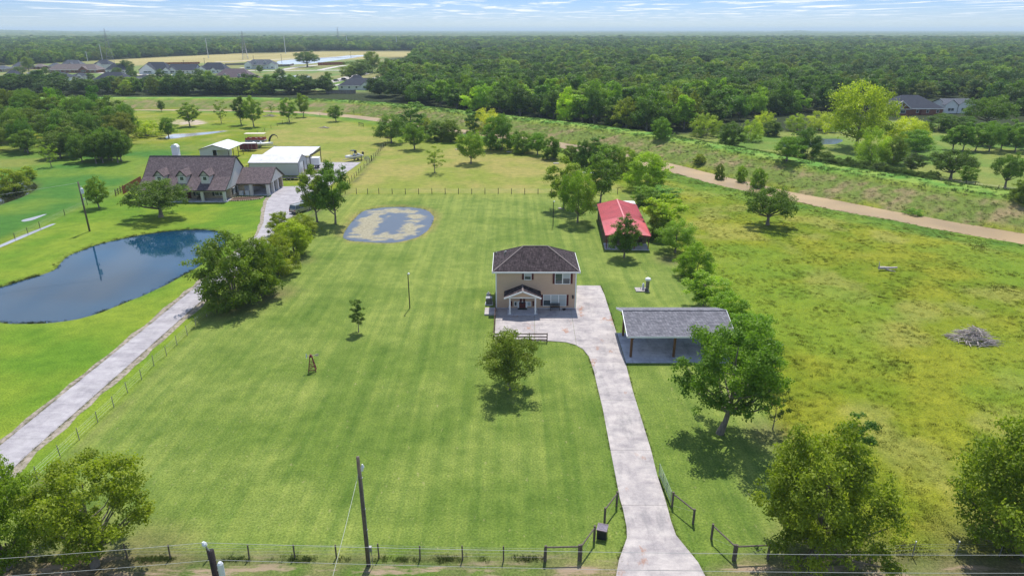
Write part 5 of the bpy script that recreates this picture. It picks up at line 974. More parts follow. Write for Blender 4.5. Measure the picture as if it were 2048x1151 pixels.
# ================================================================ trees
def tube_np(pts, rad, n):
    m_ = MB().tube(pts, rad, n, False); return m_.v, m_.f
def make_tree(seed, profile, nblob, br, leaves, ls, trunk_h, tr=.28, flat=.75, limbs=14, stems=1, out=.45, gap=0.0, lean=(0, 0), fork=.35, upb=.35, mat=None, sub_=5):
    """unit-free tree about 10 m high, crown radius 4-5; profile = [(height, radius)...]; returns (crown mesh, trunk mesh)"""
    r_ = np.random.default_rng(seed); R = random.Random(seed)
    hs_ = np.array([p[0] for p in profile]); rs_ = np.array([p[1] for p in profile]); sub = sub_; nm = max(6, nblob // sub)
    t = np.linspace(hs_[0], hs_[-1], 200); w_ = np.interp(t, hs_, rs_) ** 1.3 + .15; cdf = np.cumsum(w_); cdf /= cdf[-1]
    best = None                                                   # main clumps spread out over the envelope
    z = np.interp((np.arange(nm) + r_.random(nm)) / nm, cdf, t); rad = np.interp(z, hs_, rs_) * np.clip(r_.random(nm) ** .4, .12, .95); a = np.arange(nm) * 2.39996 + r_.uniform(-.5, .5, nm)
    mc = np.stack([rad * np.cos(a) * r_.uniform(.8, 1.15, nm) + lean[0] * z, rad * np.sin(a) * r_.uniform(.8, 1.15, nm) + lean[1] * z, z], 1); mr_ = br * 1.45 * r_.uniform(.7, 1.25, nm)
    mi = np.repeat(np.arange(nm), sub); nblob = nm * sub; dd = r_.normal(size=(nblob, 3)); dd[:, 2] = np.abs(dd[:, 2]) * .8 - .1; dd /= np.linalg.norm(dd, axis=1, keepdims=True)
    cen = mc[mi] + dd * (mr_[mi] * r_.uniform(.35, 1.0, nblob))[:, None] * np.array([1, 1, .78]); bs = br * .66 * r_.uniform(.6, 1.3, nblob)
    n = int(leaves / nblob); per = np.maximum(6, (n * (bs / (br * .66)) ** 2)).astype(int); bi = np.repeat(np.arange(nblob), per); N_ = len(bi)
    d = r_.normal(size=(N_, 3)); d[:, 2] = d[:, 2] + .25; d /= np.linalg.norm(d, axis=1, keepdims=True)
    rr = (.35 + .75 * r_.random(N_) ** .6) * (1 + .25 * r_.normal(size=N_)); pos = cen[bi] + d * rr[:, None] * bs[bi][:, None] * np.array([1, 1, flat])
    nrm = d * .9 + r_.normal(size=(N_, 3)) * .55 + np.array([0, 0, upb]); nrm /= np.linalg.norm(nrm, axis=1, keepdims=True)
    tg = np.cross(nrm, r_.normal(size=(N_, 3))); tg /= np.linalg.norm(tg, axis=1, keepdims=True); bt_ = np.cross(nrm, tg)
    s = (ls * r_.uniform(.6, 1.4, N_))[:, None]
    V = np.stack([pos - tg * s, pos - bt_ * s * .5 + nrm * s * .12, pos + tg * s, pos + bt_ * s * .5 + nrm * s * .12], 1).reshape(-1, 3)
    F = np.arange(N_ * 4).reshape(-1, 4); me = np_mesh('crown', V, F)
    bt = np.clip(r_.random(nm)[mi] * .75 + r_.random(nblob) * .35, 0, 1); ht = np.clip((pos[:, 2] - hs_[0]) / (hs_[-1] - hs_[0]), 0, 1)
    tone = np.clip(.55 * bt[bi] + .35 * r_.random(N_) + .12 * ht, 0, 1)
    me.attributes.new('tone', 'FLOAT', 'POINT').data.foreach_set('value', np.repeat(tone, 4).astype(np.float32)); me.materials.append(mat or LEAF)
    tv, tf = [], []
    def addt(pts, rads, k):
        v_, f_ = tube_np(pts, rads, k); b0 = len(tv); tv.extend(v_); tf.extend([tuple(i + b0 for i in f) for f in f_])
    top = hs_[-1]
    for s_ in range(stems):
        ox_, oy_ = (0, 0) if stems == 1 else (R.uniform(-.7, .7), R.uniform(-.7, .7)); pts = []; kk = 7; zt_ = top * (.82 if stems == 1 else R.uniform(.6, .85))
        wx, wy = R.uniform(-.25, .25), R.uniform(-.25, .25); sx_, sy_ = (0, 0) if stems == 1 else (ox_ * 2.0, oy_ * 2.0)
        for i in range(kk): u = i / (kk - 1); pts.append((ox_ + sx_ * u * u + wx * math.sin(u * 5) + lean[0] * zt_ * u, oy_ + sy_ * u * u + wy * math.sin(u * 4) + lean[1] * zt_ * u, -.15 + (zt_ + .15) * u))
        q_ = tr if stems == 1 else tr * .55
        addt(pts, [q_ * 1.35] + [q_ * (1 - .85 * i / (kk - 1)) for i in range(1, kk)], 8)
        order = (np.arange(nm)[s_::stems] * sub)[:max(limbs // stems, 1)] if limbs < 30 else r_.permutation(nblob)[:limbs // stems]
        for b_ in order:
            c_ = cen[b_]; zs = min(max(trunk_h * .75, c_[2] - np.hypot(c_[0], c_[1]) * R.uniform(.5, 1.0)), zt_ * .9); u = (zs + .15) / (zt_ + .15) * (kk - 1); i0 = min(int(u), kk - 2); f_ = u - i0
            p0 = np.array(pts[i0]) * (1 - f_) + np.array(pts[i0 + 1]) * f_; r0 = q_ * (1 - .8 * u / (kk - 1)) * .55
            mid_ = p0 * .5 + c_ * .5 + np.array([R.uniform(-.2, .2), R.uniform(-.2, .2), -.18 * np.hypot(c_[0], c_[1]) * .4]); addt([tuple(p0), tuple(mid_), tuple(c_)], [r0, r0 * .6, r0 * .2], 5)
    tm = bpy.data.meshes.new('trunk'); tm.from_pydata(tv, [], tf); tm.materials.append(BARK)
    for p in tm.polygons: p.use_smooth = True
    return me, tm
P_OAK = [(2.3, 3.2), (3.2, 4.9), (5, 5.2), (7, 4.4), (8.6, 2.8), (9.6, .8)]
P_TALL = [(2.2, 1.5), (3.5, 3.0), (5.5, 3.8), (7.5, 3.3), (9.2, 1.8), (10, .5)]
P_BUSH = [(.3, 3.2), (1.5, 4.6), (4, 5.0), (6.5, 4.2), (8.6, 2.6), (9.7, .8)]
P_CONE = [(1.9, 1.6), (2.8, 3.0), (4.2, 3.3), (6.5, 2.6), (8.5, 1.3), (9.9, .25)]
P_UMB = [(3.2, 4.6), (4.3, 5.6), (5.8, 5.2), (7.2, 3.6), (8.2, 1.5)]
P_COL = [(.4, 1.6), (2, 2.3), (5, 2.2), (8, 1.6), (9.8, .5)]
K = {}
def kind(name, *a, **k): K[name] = make_tree(*a, **k)
kind('oak', 11, P_OAK, 200, 1.2, 17000, .15, 2.4, .30)
kind('oak2', 12, P_OAK, 180, 1.35, 18000, .16, 2.2, .28, out=.5)
kind('airy', 13, P_TALL, 130, .95, 9500, .18, 2.4, .22, limbs=22, out=.6)
kind('airy2', 14, P_TALL, 120, 1.0, 9500, .18, 2.0, .22, limbs=22, out=.62)
kind('airy_wide', 15, [(2.6, 2.5), (3.8, 4.3), (6, 4.9), (8, 3.8), (9.7, 1.4)], 240, .9, 21000, .13, 2.8, .30, limbs=26, out=.55, lean=(.13, 0))
kind('big', 16, P_BUSH[1:], 330, 1.0, 38000, .13, 1.6, .34, limbs=24)
kind('big2', 17, P_BUSH[1:], 300, 1.05, 36000, .13, 1.5, .34, limbs=24, lean=(.05, .0))
kind('bush', 18, P_BUSH, 260, 1.15, 24000, .16, .6, .24, stems=3, limbs=18)
kind('bush2', 19, P_BUSH, 230, 1.2, 22000, .17, .6, .24, stems=4, limbs=16)
kind('cone', 20, P_CONE, 260, .8, 16000, .13, 1.8, .2, limbs=14)
kind('umbrella', 21, P_UMB, 260, 1.05, 18000, .15, 2.6, .38, limbs=30)
kind('column', 22, P_COL, 90, .9, 8000, .17, .4, .2)
kind('willow', 23, P_BUSH, 210, 1.0, 15000, .14, .5, .2, stems=4, flat=1.1)
kind('sparse', 24, P_TALL, 80, .8, 3600, .16, 2.4, .16, limbs=24, out=.6)
kind('sapling', 25, [(2.6, .9), (4.5, 1.6), (7, 1.5), (9.6, .5)], 110, .5, 5200, .12, 2.4, .1, limbs=30)
# plainer forms for the woods
WOOD = []
for i, (pf_, nb, b_) in enumerate(((P_OAK, 91, 1.7), (P_BUSH, 84, 1.7), (P_TALL, 70, 1.35), (P_BUSH, 105, 1.4), (P_UMB, 84, 1.6), (P_CONE, 70, 1.2), (P_OAK, 70, 1.9))): kind('wood%d' % i, 40 + i, pf_, nb, b_, 6500, .28, 1.5, .26, limbs=6, mat=LEAFW[(0, 1, 3, 2, 0, 1, 3)[i]]); WOOD.append('wood%d' % i)
RADI = dict(oak=5.2, oak2=5.3, airy=4.1, airy2=4.1, airy_wide=5.1, big=5.3, big2=5.4, bush=5.3, bush2=5.4, cone=3.4, umbrella=5.8, column=2.5, willow=5.2, sparse=4.0, sapling=1.7, wood0=5.6, wood1=5.5, wood2=4.2, wood3=5.4, wood4=6, wood5=3.5, wood6=5.8)
G1, G2, G3, G4 = (1, 1, 1, 1), (.62, .72, .72, 1), (1.7, 1.45, .9, 1), (2.6, 2.0, 1.0, 1)   # mid, dark, yellow-green, olive-yellow
GD, GB, GG = (.48, .55, .6, 1), (1.35, 1.5, 1.0, 1), (1.3, 1.3, 1.7, 1)
def tree(kd, x, y, h, r, label, tint=G1, group=None, name='tree', z=None, cat='tree', rz=None):
    cm, tm = K[kd]; t_ = thing(name, label, cat, (x, y, Z(x, y) if z is None else z), random.uniform(0, 6.28) if rz is None else rz, group)
    top = 8.4 if kd in ('umbrella', 'wood4') else 10.0
    t_.scale = (r / RADI[kd], r / RADI[kd], h / top)
    c_ = link('crown', cm, None, t_); c_.color = tint; link('trunk', tm, None, t_); return t_
def T(kd, bx, by, ty, wpx, label, tint=G1, group=None, name='tree', dy=0, cx=None, rz=None, cat='tree'):
    g = G(bx, by); x, y, z = g.x, g.y + dy, g.z
    v = (ty - 575.5) / FPX; h = H - y / (CP - v * SP) * (SP + v * CP) - z; h = max(h, 1.0)
    dep = y * CP + (H - z - h / 2) * SP; r = wpx / 2 / FPX * dep
    h -= r * .15
    return tree(kd, x, y, h, r, label, tint, group, name, z, cat, rz)
# --- near
T('oak', 1017, 778, 655, 128, 'round olive green tree with fine leaves on the lawn in front of the beige house', (1.05, 1.0, 1.25, 1))
T('airy_wide', 1439, 866, 634, 222, 'tall leafy tree beside the open carport, its crown covering the carport corner', (1.0, 1.2, .85, 1), rz=0.1)
T('sparse', 1545, 858, 768, 62, 'small dark tree at the edge of the rough field behind the tall carport tree', GD)
T('big', 1626, 1113, 858, 262, 'large dense yellow green tree by the road right of the concrete drive', (1.45, 1.3, .8, 1), rz=.4)
T('big2', 2048, 1108, 830, 295, 'large tree cut off by the right edge of the photo', (1.35, 1.3, .8, 1), rz=2)
T('column', 1700, 935, 825, 60, 'dark vine covered snag behind the dense roadside tree', (.6, .9, .9, 1))
T('big2', 15, 1135, 880, 215, 'dense green tree cut off by the lower left corner of the photo', (1.25, 1.3, .7, 1), rz=4)
T('airy_wide', 190, 1130, 908, 255, 'open branched yellowish tree over the road fence at the lower left', (1.35, 1.25, .7, 1), rz=-.2)
T('bush', 470, 606, 456, 158, 'biggest dark green clump tree between the pond and the lawn', (.95, 1.0, .8, 1)); T('bush2', 525, 590, 472, 95, 'olive green tree pressed against the right of the big dark clump', (1.25, 1.2, .8, 1))
T('bush', 556, 548, 462, 88, 'yellowish tree second in the row behind the big dark clump', (2.0, 1.6, .9, 1)); T('bush2', 592, 508, 433, 84, 'bright yellow green tree third in the row beside the neighbour lane', (1.9, 1.75, .8, 1))
T('bush', 606, 470, 424, 62, 'green bushy tree last in the row just below the parked cars', G3); T('bush2', 560, 470, 420, 48, 'thin pale bush where the neighbour lane meets the parking court', G3)
T('airy', 635, 444, 335, 72, 'left of the two slender trees between the parked cars and the shallow pond', (1.25, 1.2, .9, 1), rz=1); T('airy2', 671, 447, 322, 78, 'right of the two slender trees by the shallow lawn pond', (.9, 1.1, .85, 1), rz=3)
T('umbrella', 322, 434, 356, 126, 'spreading dark live oak on the grass in front of the ranch house', (.68, .78, .8, 1)); T('cone', 199, 416, 349, 44, 'small lopsided tree beside the pasture utility pole', (1.2, 1.3, .7, 1))
T('sapling', 717, 664, 592, 31, 'narrow dark sapling alone in the middle of the big lawn', (.7, .8, .75, 1))
T('airy', 1127, 419, 318, 82, 'airy tree farthest left of three near the red roofed barn', (1.35, 1.35, 1.0, 1), rz=5); T('oak2', 1155, 445, 342, 72, 'fuller light green tree in front of the three near the barn', (1.25, 1.4, .9, 1)); T('airy2', 1200, 406, 308, 72, 'greyish tree at the back left corner of the red roofed barn', (.95, 1.1, 1.05, 1), rz=4)
T('cone', 1248, 515, 424, 62, 'dense dark conical tree right in front of the barn porch', (.62, .8, .75, 1))
row = [('bush', 1293, 378, 298, 92, 'large bright green bushy tree at the right end of the back paddock', (1.75, 1.75, .8, 1)), ('bush2', 1288, 410, 368, 60, 'low grey green bush behind the barn right corner', (1.2, 1.3, 1.1, 1)), ('column', 1330, 398, 368, 50, 'bluish weeping bush at the fence end above the barn', (1.1, 1.5, 1.6, 1)),
       ('airy', 1325, 470, 388, 92, 'yellow green tree overhanging the right side of the barn roof', (1.9, 1.8, .8, 1)), ('bush2', 1318, 478, 420, 58, 'dark bush in shadow right of the barn wall', G1), ('oak2', 1350, 505, 440, 80, 'greyish green rounded tree below the barn in the fence row', (1.15, 1.3, 1.0, 1)),
       ('bush', 1388, 552, 480, 76, 'rounded green tree in the fence row halfway between barn and carport', (1.35, 1.45, .8, 1)), ('airy2', 1408, 614, 540, 98, 'loose light green tree just behind the carport roof', (1.5, 1.6, .85, 1)), ('bush', 1452, 650, 578, 92, 'green tree right behind the carport right end', (1.2, 1.4, .75, 1)),
       ('bush2', 1490, 712, 618, 118, 'dense tree behind the tall carport tree on the field edge', (.95, 1.2, .75, 1)), ('oak', 1515, 755, 655, 95, 'lower dense tree at the right of the tall carport tree', (.9, 1.15, .75, 1)), ('bush2', 1470, 690, 640, 70, 'bushy growth between carport slab and rough field', (1.1, 1.3, .8, 1))]
for r_ in row: T(*r_[:6], tuple(v_ * 1.2 for v_ in r_[6][:3]) + (1,))
T('umbrella', 1535, 450, 372, 104, 'lone dark spreading tree in the rough field near the muddy canal', (.72, .85, .7, 1))
# --- back paddock and its far edge
for r_ in [('oak2', 942, 327, 262, 54, 'neat round tree standing alone in the back paddock', (1.15, 1.3, .75, 1)), ('sparse', 870, 346, 290, 48, 'thin young tree left in the back paddock', (1.3, 1.3, .8, 1)), ('bush', 1000, 300, 224, 72, 'tall green tree with white trunk at the back of the paddock', (1.0, 1.25, .65, 1)),
           ('oak', 829, 299, 242, 52, 'tree right of the mown paddock corner with dark shadow', (1.0, 1.15, .8, 1)), ('oak2', 783, 286, 228, 62, 'rounded tree at the far corner where the paddock fence ends', (.95, 1.1, .85, 1)), ('column', 824, 268, 197, 52, 'grey green vine draped tower of leaves by the levee', (.95, 1.2, 1.35, 1)),
           ('bush2', 850, 262, 232, 36, 'yellow green bush beside the vine tower', G3), ('bush', 872, 282, 238, 48, 'dark vine covered bush left of the round paddock tree', (.75, .9, .9, 1)), ('bush2', 902, 284, 236, 46, 'leafy bush between the vine bush and the round paddock tree', G1), ('willow', 972, 268, 212, 66, 'soft yellow willow behind the tall white trunked tree', (3.2, 2.4, 1.2, 1)),
           ('column', 944, 262, 214, 26, 'slim dark vine column left of the yellow willow', (.7, .95, 1.0, 1)), ('bush', 1046, 306, 260, 50, 'first green bush tree right of the white trunked one', (1.1, 1.25, .8, 1)), ('oak', 1075, 310, 262, 44, 'middle green tree of the paddock edge clump', (.95, 1.3, .8, 1)), ('bush2', 1104, 318, 270, 42, 'right dark green tree of the paddock edge clump', (.75, .95, .7, 1)),
           ('bush', 1168, 334, 278, 44, 'dark tree behind the three slender trees', (.6, .8, .65, 1)), ('column', 1192, 328, 266, 34, 'leaning vine draped snag by the canal bend', (.8, 1.05, 1.0, 1)), ('bush2', 1215, 346, 284, 72, 'broad green tree left of the brightest bushy tree', (1.1, 1.3, .7, 1)), ('bush', 1252, 350, 292, 62, 'yellow green tree touching the brightest bushy tree', (1.5, 1.5, .8, 1)), ('bush2', 1140, 322, 288, 36, 'small bush at the canal side behind the fence', G1)]: T(*r_)
# --- left paddocks
for r_ in [('sparse', 443, 247, 198, 30, 'thin bare looking tree left of the far paddock pair', (1.2, 1.2, 1.0, 1)), ('airy2', 483, 250, 192, 34, 'slim dark tree beside the sparse far paddock tree', G2), ('airy', 508, 254, 194, 42, 'leafier tree right in the far paddock trio', (1.2, 1.3, .8, 1)), ('airy', 579, 245, 197, 40, 'slender round topped tree at the mown paddock corner', (1.2, 1.35, .85, 1)),
           ('airy2', 607, 234, 186, 28, 'narrow tree growing on the bank past the mown paddock', (1.3, 1.3, .8, 1)), ('oak', 672, 243, 208, 32, 'low rounded tree on the canal bank above the mown paddock', (.9, 1.05, .7, 1)), ('sparse', 543, 226, 206, 16, 'tiny tree by the pale soil patch', G1), ('airy', 380, 253, 206, 44, 'light tree beside the pale soil patch', (1.4, 1.4, .9, 1)),
           ('oak', 338, 276, 232, 38, 'small dark tree at the white gravel puddle', (.85, 1.05, .75, 1)), ('willow', 295, 272, 236, 62, 'yellow willow right of the dark grove', (3.0, 2.5, .9, 1)), ('willow', 262, 262, 232, 55, 'second yellow green willow right of the grove', (2.0, 1.9, .8, 1)), ('sparse', 103, 334, 282, 34, 'leaning half bare tree in front of the dark grove', (1.5, 1.5, .9, 1)),
           ('bush2', 28, 392, 332, 74, 'olive bush overhanging the small dark pond', (1.7, 1.5, .9, 1)), ('bush', 58, 358, 330, 34, 'low light bush beside the small dark pond', (1.9, 1.7, 1.0, 1)), ('oak', 210, 226, 197, 34, 'dark tree on the levee behind the grove', G2), ('oak2', 158, 232, 206, 40, 'low dark tree left on the levee slope', G2),
           ('oak', 42, 234, 191, 52, 'round dark tree at the far left below the levee', G2), ('bush', 8, 242, 212, 50, 'dark bush at the far left edge below the levee', G2), ('oak', 322, 216, 200, 16, 'small dark bush on the levee bank', G2), ('bush2', 253, 222, 207, 18, 'little dark shrub low on the levee', G2)]: T(*r_)
gn = random.Random(3)
for i in range(46):
    px = gn.uniform(-50, 262); py = gn.uniform(246, 322) if px > 120 else gn.uniform(238, 318)
    if py > 322 - abs(px - 200) * .05: continue
    if px < 110 and py > 312: py -= 20
    tp = py - 62 * (330 / (py + 40)) * gn.uniform(.85, 1.1)
    T(gn.choice(['oak', 'oak2', 'airy', 'oak', 'wood1']), px, py, tp, gn.uniform(44, 66), 'grey trunked tree in the dark grove on the left', (gn.uniform(.6, .95), gn.uniform(.75, 1.05), gn.uniform(.7, .9), 1), 'trees of the left grove')
for i, (px, py) in enumerate(((165, 324), (193, 327), (206, 326), (236, 325), (243, 323), (150, 316), (225, 322))): T('airy' if i % 2 else 'oak2', px, py, 262 + gn.uniform(-8, 8), 46, 'grey trunked tree on the front edge of the dark left grove', (.72, .88, .75, 1), 'front trees of the left grove')
# --- right meadow
for r_ in [('oak2', 1712, 296, 164, 126, 'very large yellow green tree rising above the right meadow', (2.2, 1.9, .7, 1)), ('willow', 1738, 330, 248, 78, 'pale round tree at the near edge of the meadow clump', (1.9, 1.9, .95, 1)), ('bush', 1785, 328, 270, 52, 'dark bushy tree in the meadow clump', G1), ('oak', 1830, 312, 255, 72, 'green tree right of the pale round one', (1.0, 1.3, .85, 1)),
           ('oak2', 1808, 296, 234, 78, 'bright yellow topped tree below the dark roofed brick house', (3.0, 2.4, .6, 1)), ('airy', 1822, 346, 306, 50, 'low dark spreading tree before the hedge', GD), ('umbrella', 1901, 359, 297, 88, 'dark round tree alone on the right meadow', (.55, .65, .55, 1)), ('airy2', 1929, 376, 330, 40, 'small light tree in front of the dark round meadow tree', (1.1, 1.2, 1.0, 1)),
           ('umbrella', 2010, 376, 308, 66, 'grey green round tree near the right edge of the meadow', (.8, .95, .85, 1)), ('oak', 1573, 322, 268, 60, 'leafy tree at the near bank of the meadow pond', (.9, 1.15, .7, 1)), ('bush', 1608, 318, 252, 66, 'dense dark tree right of the meadow pond bank', (.65, .85, .75, 1)), ('umbrella', 1972, 256, 190, 96, 'huge domed dark tree right of the white gabled house', (.75, .9, .6, 1)),
           ('bush', 1880, 262, 222, 64, 'rounded tree left in front of the white gabled house', (.75, .9, .65, 1)), ('bush2', 1925, 262, 228, 60, 'rounded tree directly before the white gabled house', (.65, .85, .65, 1)), ('willow', 1408, 272, 222, 66, 'pale olive willow at the left end of the meadow', (2.0, 1.8, .9, 1)), ('bush', 1322, 276, 232, 42, 'light green bush at the wood edge above the levee', (1.1, 1.35, .8, 1)),
           ('bush', 1460, 292, 240, 54, 'dark tree behind the levee left of the willows', (.65, .8, .65, 1)), ('willow', 1500, 282, 236, 48, 'yellow olive willow by the levee', (2.0, 1.9, .8, 1)), ('willow', 1528, 262, 219, 52, 'pale yellow willow behind the meadow pond', (3.0, 2.4, 1.1, 1)), ('willow', 1592, 262, 224, 44, 'second pale willow behind the meadow pond', (2.2, 2.0, 1.0, 1)), ('willow', 1640, 262, 218, 66, 'wide pale yellow willow next to the very large tree', (2.9, 2.3, 1.2, 1)),
           ('bush2', 1545, 272, 238, 40, 'dark bush between the pale willows', G2), ('bush2', 1650, 330, 300, 40, 'low dark shrub starting the hedge', G2), ('bush', 2044, 398, 355, 46, 'green shrub cut off by the right edge above the levee', G1), ('bush', 1440, 342, 326, 22, 'small shrub on the levee slope', G1), ('bush2', 1483, 348, 330, 24, 'first bright shrub low on the levee slope', GB), ('bush', 1518, 357, 334, 34, 'second bright shrub low on the levee slope', GB),
           ('willow', 1827, 434, 414, 36, 'silver green bush at the water edge of the canal', (1.2, 1.6, 1.6, 1)), ('bush2', 1400, 322, 306, 26, 'small bush on the levee bank nearest the paddock', G3), ('bush', 1760, 346, 322, 36, 'dark shrub in the middle of the hedge line', GD)]: T(*r_)
for i in range(34):
    u = i / 33; px = 1655 + (1868 - 1655) * u + gn.uniform(-3, 3); py = 332 + (364 - 332) * u + gn.uniform(-2, 2); T('bush' if i % 2 else 'bush2', px, py, py - gn.uniform(15, 24), gn.uniform(18, 28), 'shrub in the hedge behind the levee', G2, 'hedge shrubs behind the levee', 'shrub', cat='shrub')
for px, py, tp in ((1905, 300, 250), (1925, 302, 246), (1950, 302, 254), (1978, 303, 246), (2002, 300, 250), (2030, 304, 252), (2052, 300, 246), (1965, 292, 240), (2018, 290, 240)):
    T(gn.choice(['airy', 'oak2', 'airy2']), px, py, tp, 46, 'slim tree in the small meadow grove at the right', (1.0, 1.25, .8, 1), 'trees of the right meadow grove')
for px, py, tp, w_, l_ in ((615, 134, 100.5, 50, 'broad dark live oak among the far houses'), (722, 158, 115, 70, 'large round oak left of the dark navy roofed house'), (745, 145, 100, 42, 'tall green tree behind the large round oak'), (657, 176, 142, 20, 'small leaning tree by the far street'), (700, 160, 128, 40, 'leafy tree at the left shoulder of the large round oak'),
                            (58, 142, 112, 26, 'light green tree among the far left houses'), (255, 146, 118, 30, 'dark tree between the white far houses'), (832, 140, 108, 44, 'dark rounded tree left of the tall navy roof'), (765, 150, 130, 30, 'small dark tree beside the maroon roof')):
    T('umbrella' if 'live oak' in l_ else 'oak', px, py, tp, w_, l_, G2 if 'dark' in l_ else G1)
for px, py in ((40, 150), (92, 150), (112, 155), (178, 158), (262, 152), (268, 160), (322, 156), (362, 158), (398, 153), (412, 160), (470, 152), (560, 150), (20, 160), (130, 166), (305, 166), (520, 146), (66, 160), (234, 148)):
    T(gn.choice(['oak', 'bush', 'oak2']), px, py, py - gn.uniform(13, 20), gn.uniform(14, 24), 'small dark garden tree between the far houses', G2, 'garden trees between the far houses')
# ================================================================ woods
def interp_line(pts, x): return np.interp(x, [p[0] for p in pts], [p[1] for p in pts])
FRONT = [(-600, 193), (0, 192), (300, 191), (560, 191), (648, 190), (660, 195), (745, 196), (760, 200), (850, 214), (960, 226), (1020, 231), (1100, 243), (1200, 255), (1300, 266), (1350, 268), (1430, 250), (1500, 236), (1600, 230), (1690, 228), (1760, 224), (1775, 190), (1880, 198), (1960, 205), (2048, 236), (2300, 262), (2900, 300)]
pts = []
def wood_mask(x, y):
    d_ = y * CP + H * SP; px = 1024 + FPX * x / d_; py = 575.5 + FPX * (H * CP - y * SP) / d_
    m = (py <= interp_line(FRONT, px)) & (canal_s(x, y) >= 38)
    lim = interp_line([(-600, 130), (0, 131), (90, 128), (190, 121), (262, 117), (480, 106.5), (655, 102)], px)
    bad = (px < 655) & (py <= 180.5) & (py >= lim)
    for a_, b_, c_, d2 in ((655, 840, 101.5, 118), (915, 1012, 100, 112), (655, 740, 110, 400), (740, 822, 110, 146), (660, 775, 146, 190), (835, 885, 130, 152), (1545, 1600, 146, 160), (1636, 1672, 150, 162), (1775, 1945, 195, 232)):
        bad |= (px > a_) & (px < b_) & (py > c_) & (py < d2)
    return m & ~bad
def ring_pts(d0, d1, sp):
    ys_ = np.arange(d0, d1, sp * .9); A_ = []
    for y in ys_:
        xm = y * .86 + 40; x_ = np.arange(-xm, xm, sp); A_.append(np.stack([x_ + rng.uniform(-.45, .45, len(x_)) * sp, np.full(len(x_), y) + rng.uniform(-.45, .45, len(x_)) * sp], 1))
    A_ = np.concatenate(A_); A_ = A_[wood_mask(A_[:, 0], A_[:, 1])]; pts.extend([(float(a_), float(b_), sp) for a_, b_ in A_])
rr_ = random.Random(5)
ring_pts(240, 520, 8.6); ring_pts(520, 1000, 10.5); ring_pts(1000, 1700, 13); ring_pts(1700, 2700, 18)
pts.sort(key=lambda p: p[0] ** 2 + p[1] ** 2)
near = [p for p in pts if -60 < PX(p[0], p[1])[0] < 2110][:135]; near_set = set(near); far = [p for p in pts if p not in near_set]
GRP = {'l': ('tall tree in the dark belt of woods before the far houses', 'trees in the belt before the far houses'), 'r': ('tree on the front edge of the woods behind the levee', 'trees at the woodland front edge')}
for i, (x, y, sp) in enumerate(near):
    px, py = PX(x, y); gk = 'l' if px < 660 else 'r'; dk = gk == 'l'
    kd = rr_.choice(['wood0', 'wood1', 'wood2', 'wood3', 'wood5', 'wood0', 'wood6', 'wood1', 'wood6', 'column']) if i >= 7 else 'wood%d' % i
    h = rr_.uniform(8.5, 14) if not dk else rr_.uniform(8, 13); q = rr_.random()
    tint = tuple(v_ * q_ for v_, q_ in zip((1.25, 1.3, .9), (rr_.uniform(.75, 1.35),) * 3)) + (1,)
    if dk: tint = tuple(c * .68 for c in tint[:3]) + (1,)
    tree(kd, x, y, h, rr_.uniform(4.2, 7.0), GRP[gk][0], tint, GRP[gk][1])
print('woods', len(pts), 'near', len(near))
def scatter(name, P3, rot, scl, idx_, sources, extra=None):
    me = bpy.data.meshes.new(name); me.vertices.add(len(P3)); me.vertices.foreach_set('co', np.asarray(P3, np.float32).ravel())
    me.attributes.new('rot', 'FLOAT_VECTOR', 'POINT').data.foreach_set('vector', np.asarray(rot, np.float32).ravel()); me.attributes.new('scl', 'FLOAT_VECTOR', 'POINT').data.foreach_set('vector', np.asarray(scl, np.float32).ravel())
    me.attributes.new('idx', 'INT', 'POINT').data.foreach_set('value', np.asarray(idx_, np.int32))
    o = link(name, me); md = o.modifiers.new('scatter', 'NODES'); ng = bpy.data.node_groups.new(name, 'GeometryNodeTree'); md.node_group = ng
    ng.interface.new_socket('Geometry', in_out='INPUT', socket_type='NodeSocketGeometry'); ng.interface.new_socket('Geometry', in_out='OUTPUT', socket_type='NodeSocketGeometry')
    N_ = ng.nodes; gi = N_.new('NodeGroupInput'); go = N_.new('NodeGroupOutput'); ip = N_.new('GeometryNodeInstanceOnPoints'); jn = N_.new('GeometryNodeJoinGeometry')
    for s_ in sources[::-1]:
        oi = N_.new('GeometryNodeObjectInfo'); oi.transform_space = 'ORIGINAL'; oi.inputs[0].default_value = s_; oi.inputs['As Instance'].default_value = True; ng.links.new(oi.outputs['Geometry'], jn.inputs[0])
    ng.links.new(gi.outputs[0], ip.inputs['Points']); ng.links.new(jn.outputs[0], ip.inputs['Instance']); ip.inputs['Pick Instance'].default_value = True
    def na(nm, ty): n_ = N_.new('GeometryNodeInputNamedAttribute'); n_.data_type = ty; n_.inputs[0].default_value = nm; return n_.outputs[0]
    e2r = N_.new('FunctionNodeEulerToRotation'); ng.links.new(na('rot', 'FLOAT_VECTOR'), e2r.inputs[0]); ng.links.new(e2r.outputs[0], ip.inputs['Rotation']); ng.links.new(na('scl', 'FLOAT_VECTOR'), ip.inputs['Scale']); ng.links.new(na('idx', 'INT'), ip.inputs['Instance Index'])
    ng.links.new(ip.outputs[0], go.inputs[0]); tag(o, kind='stuff'); return o
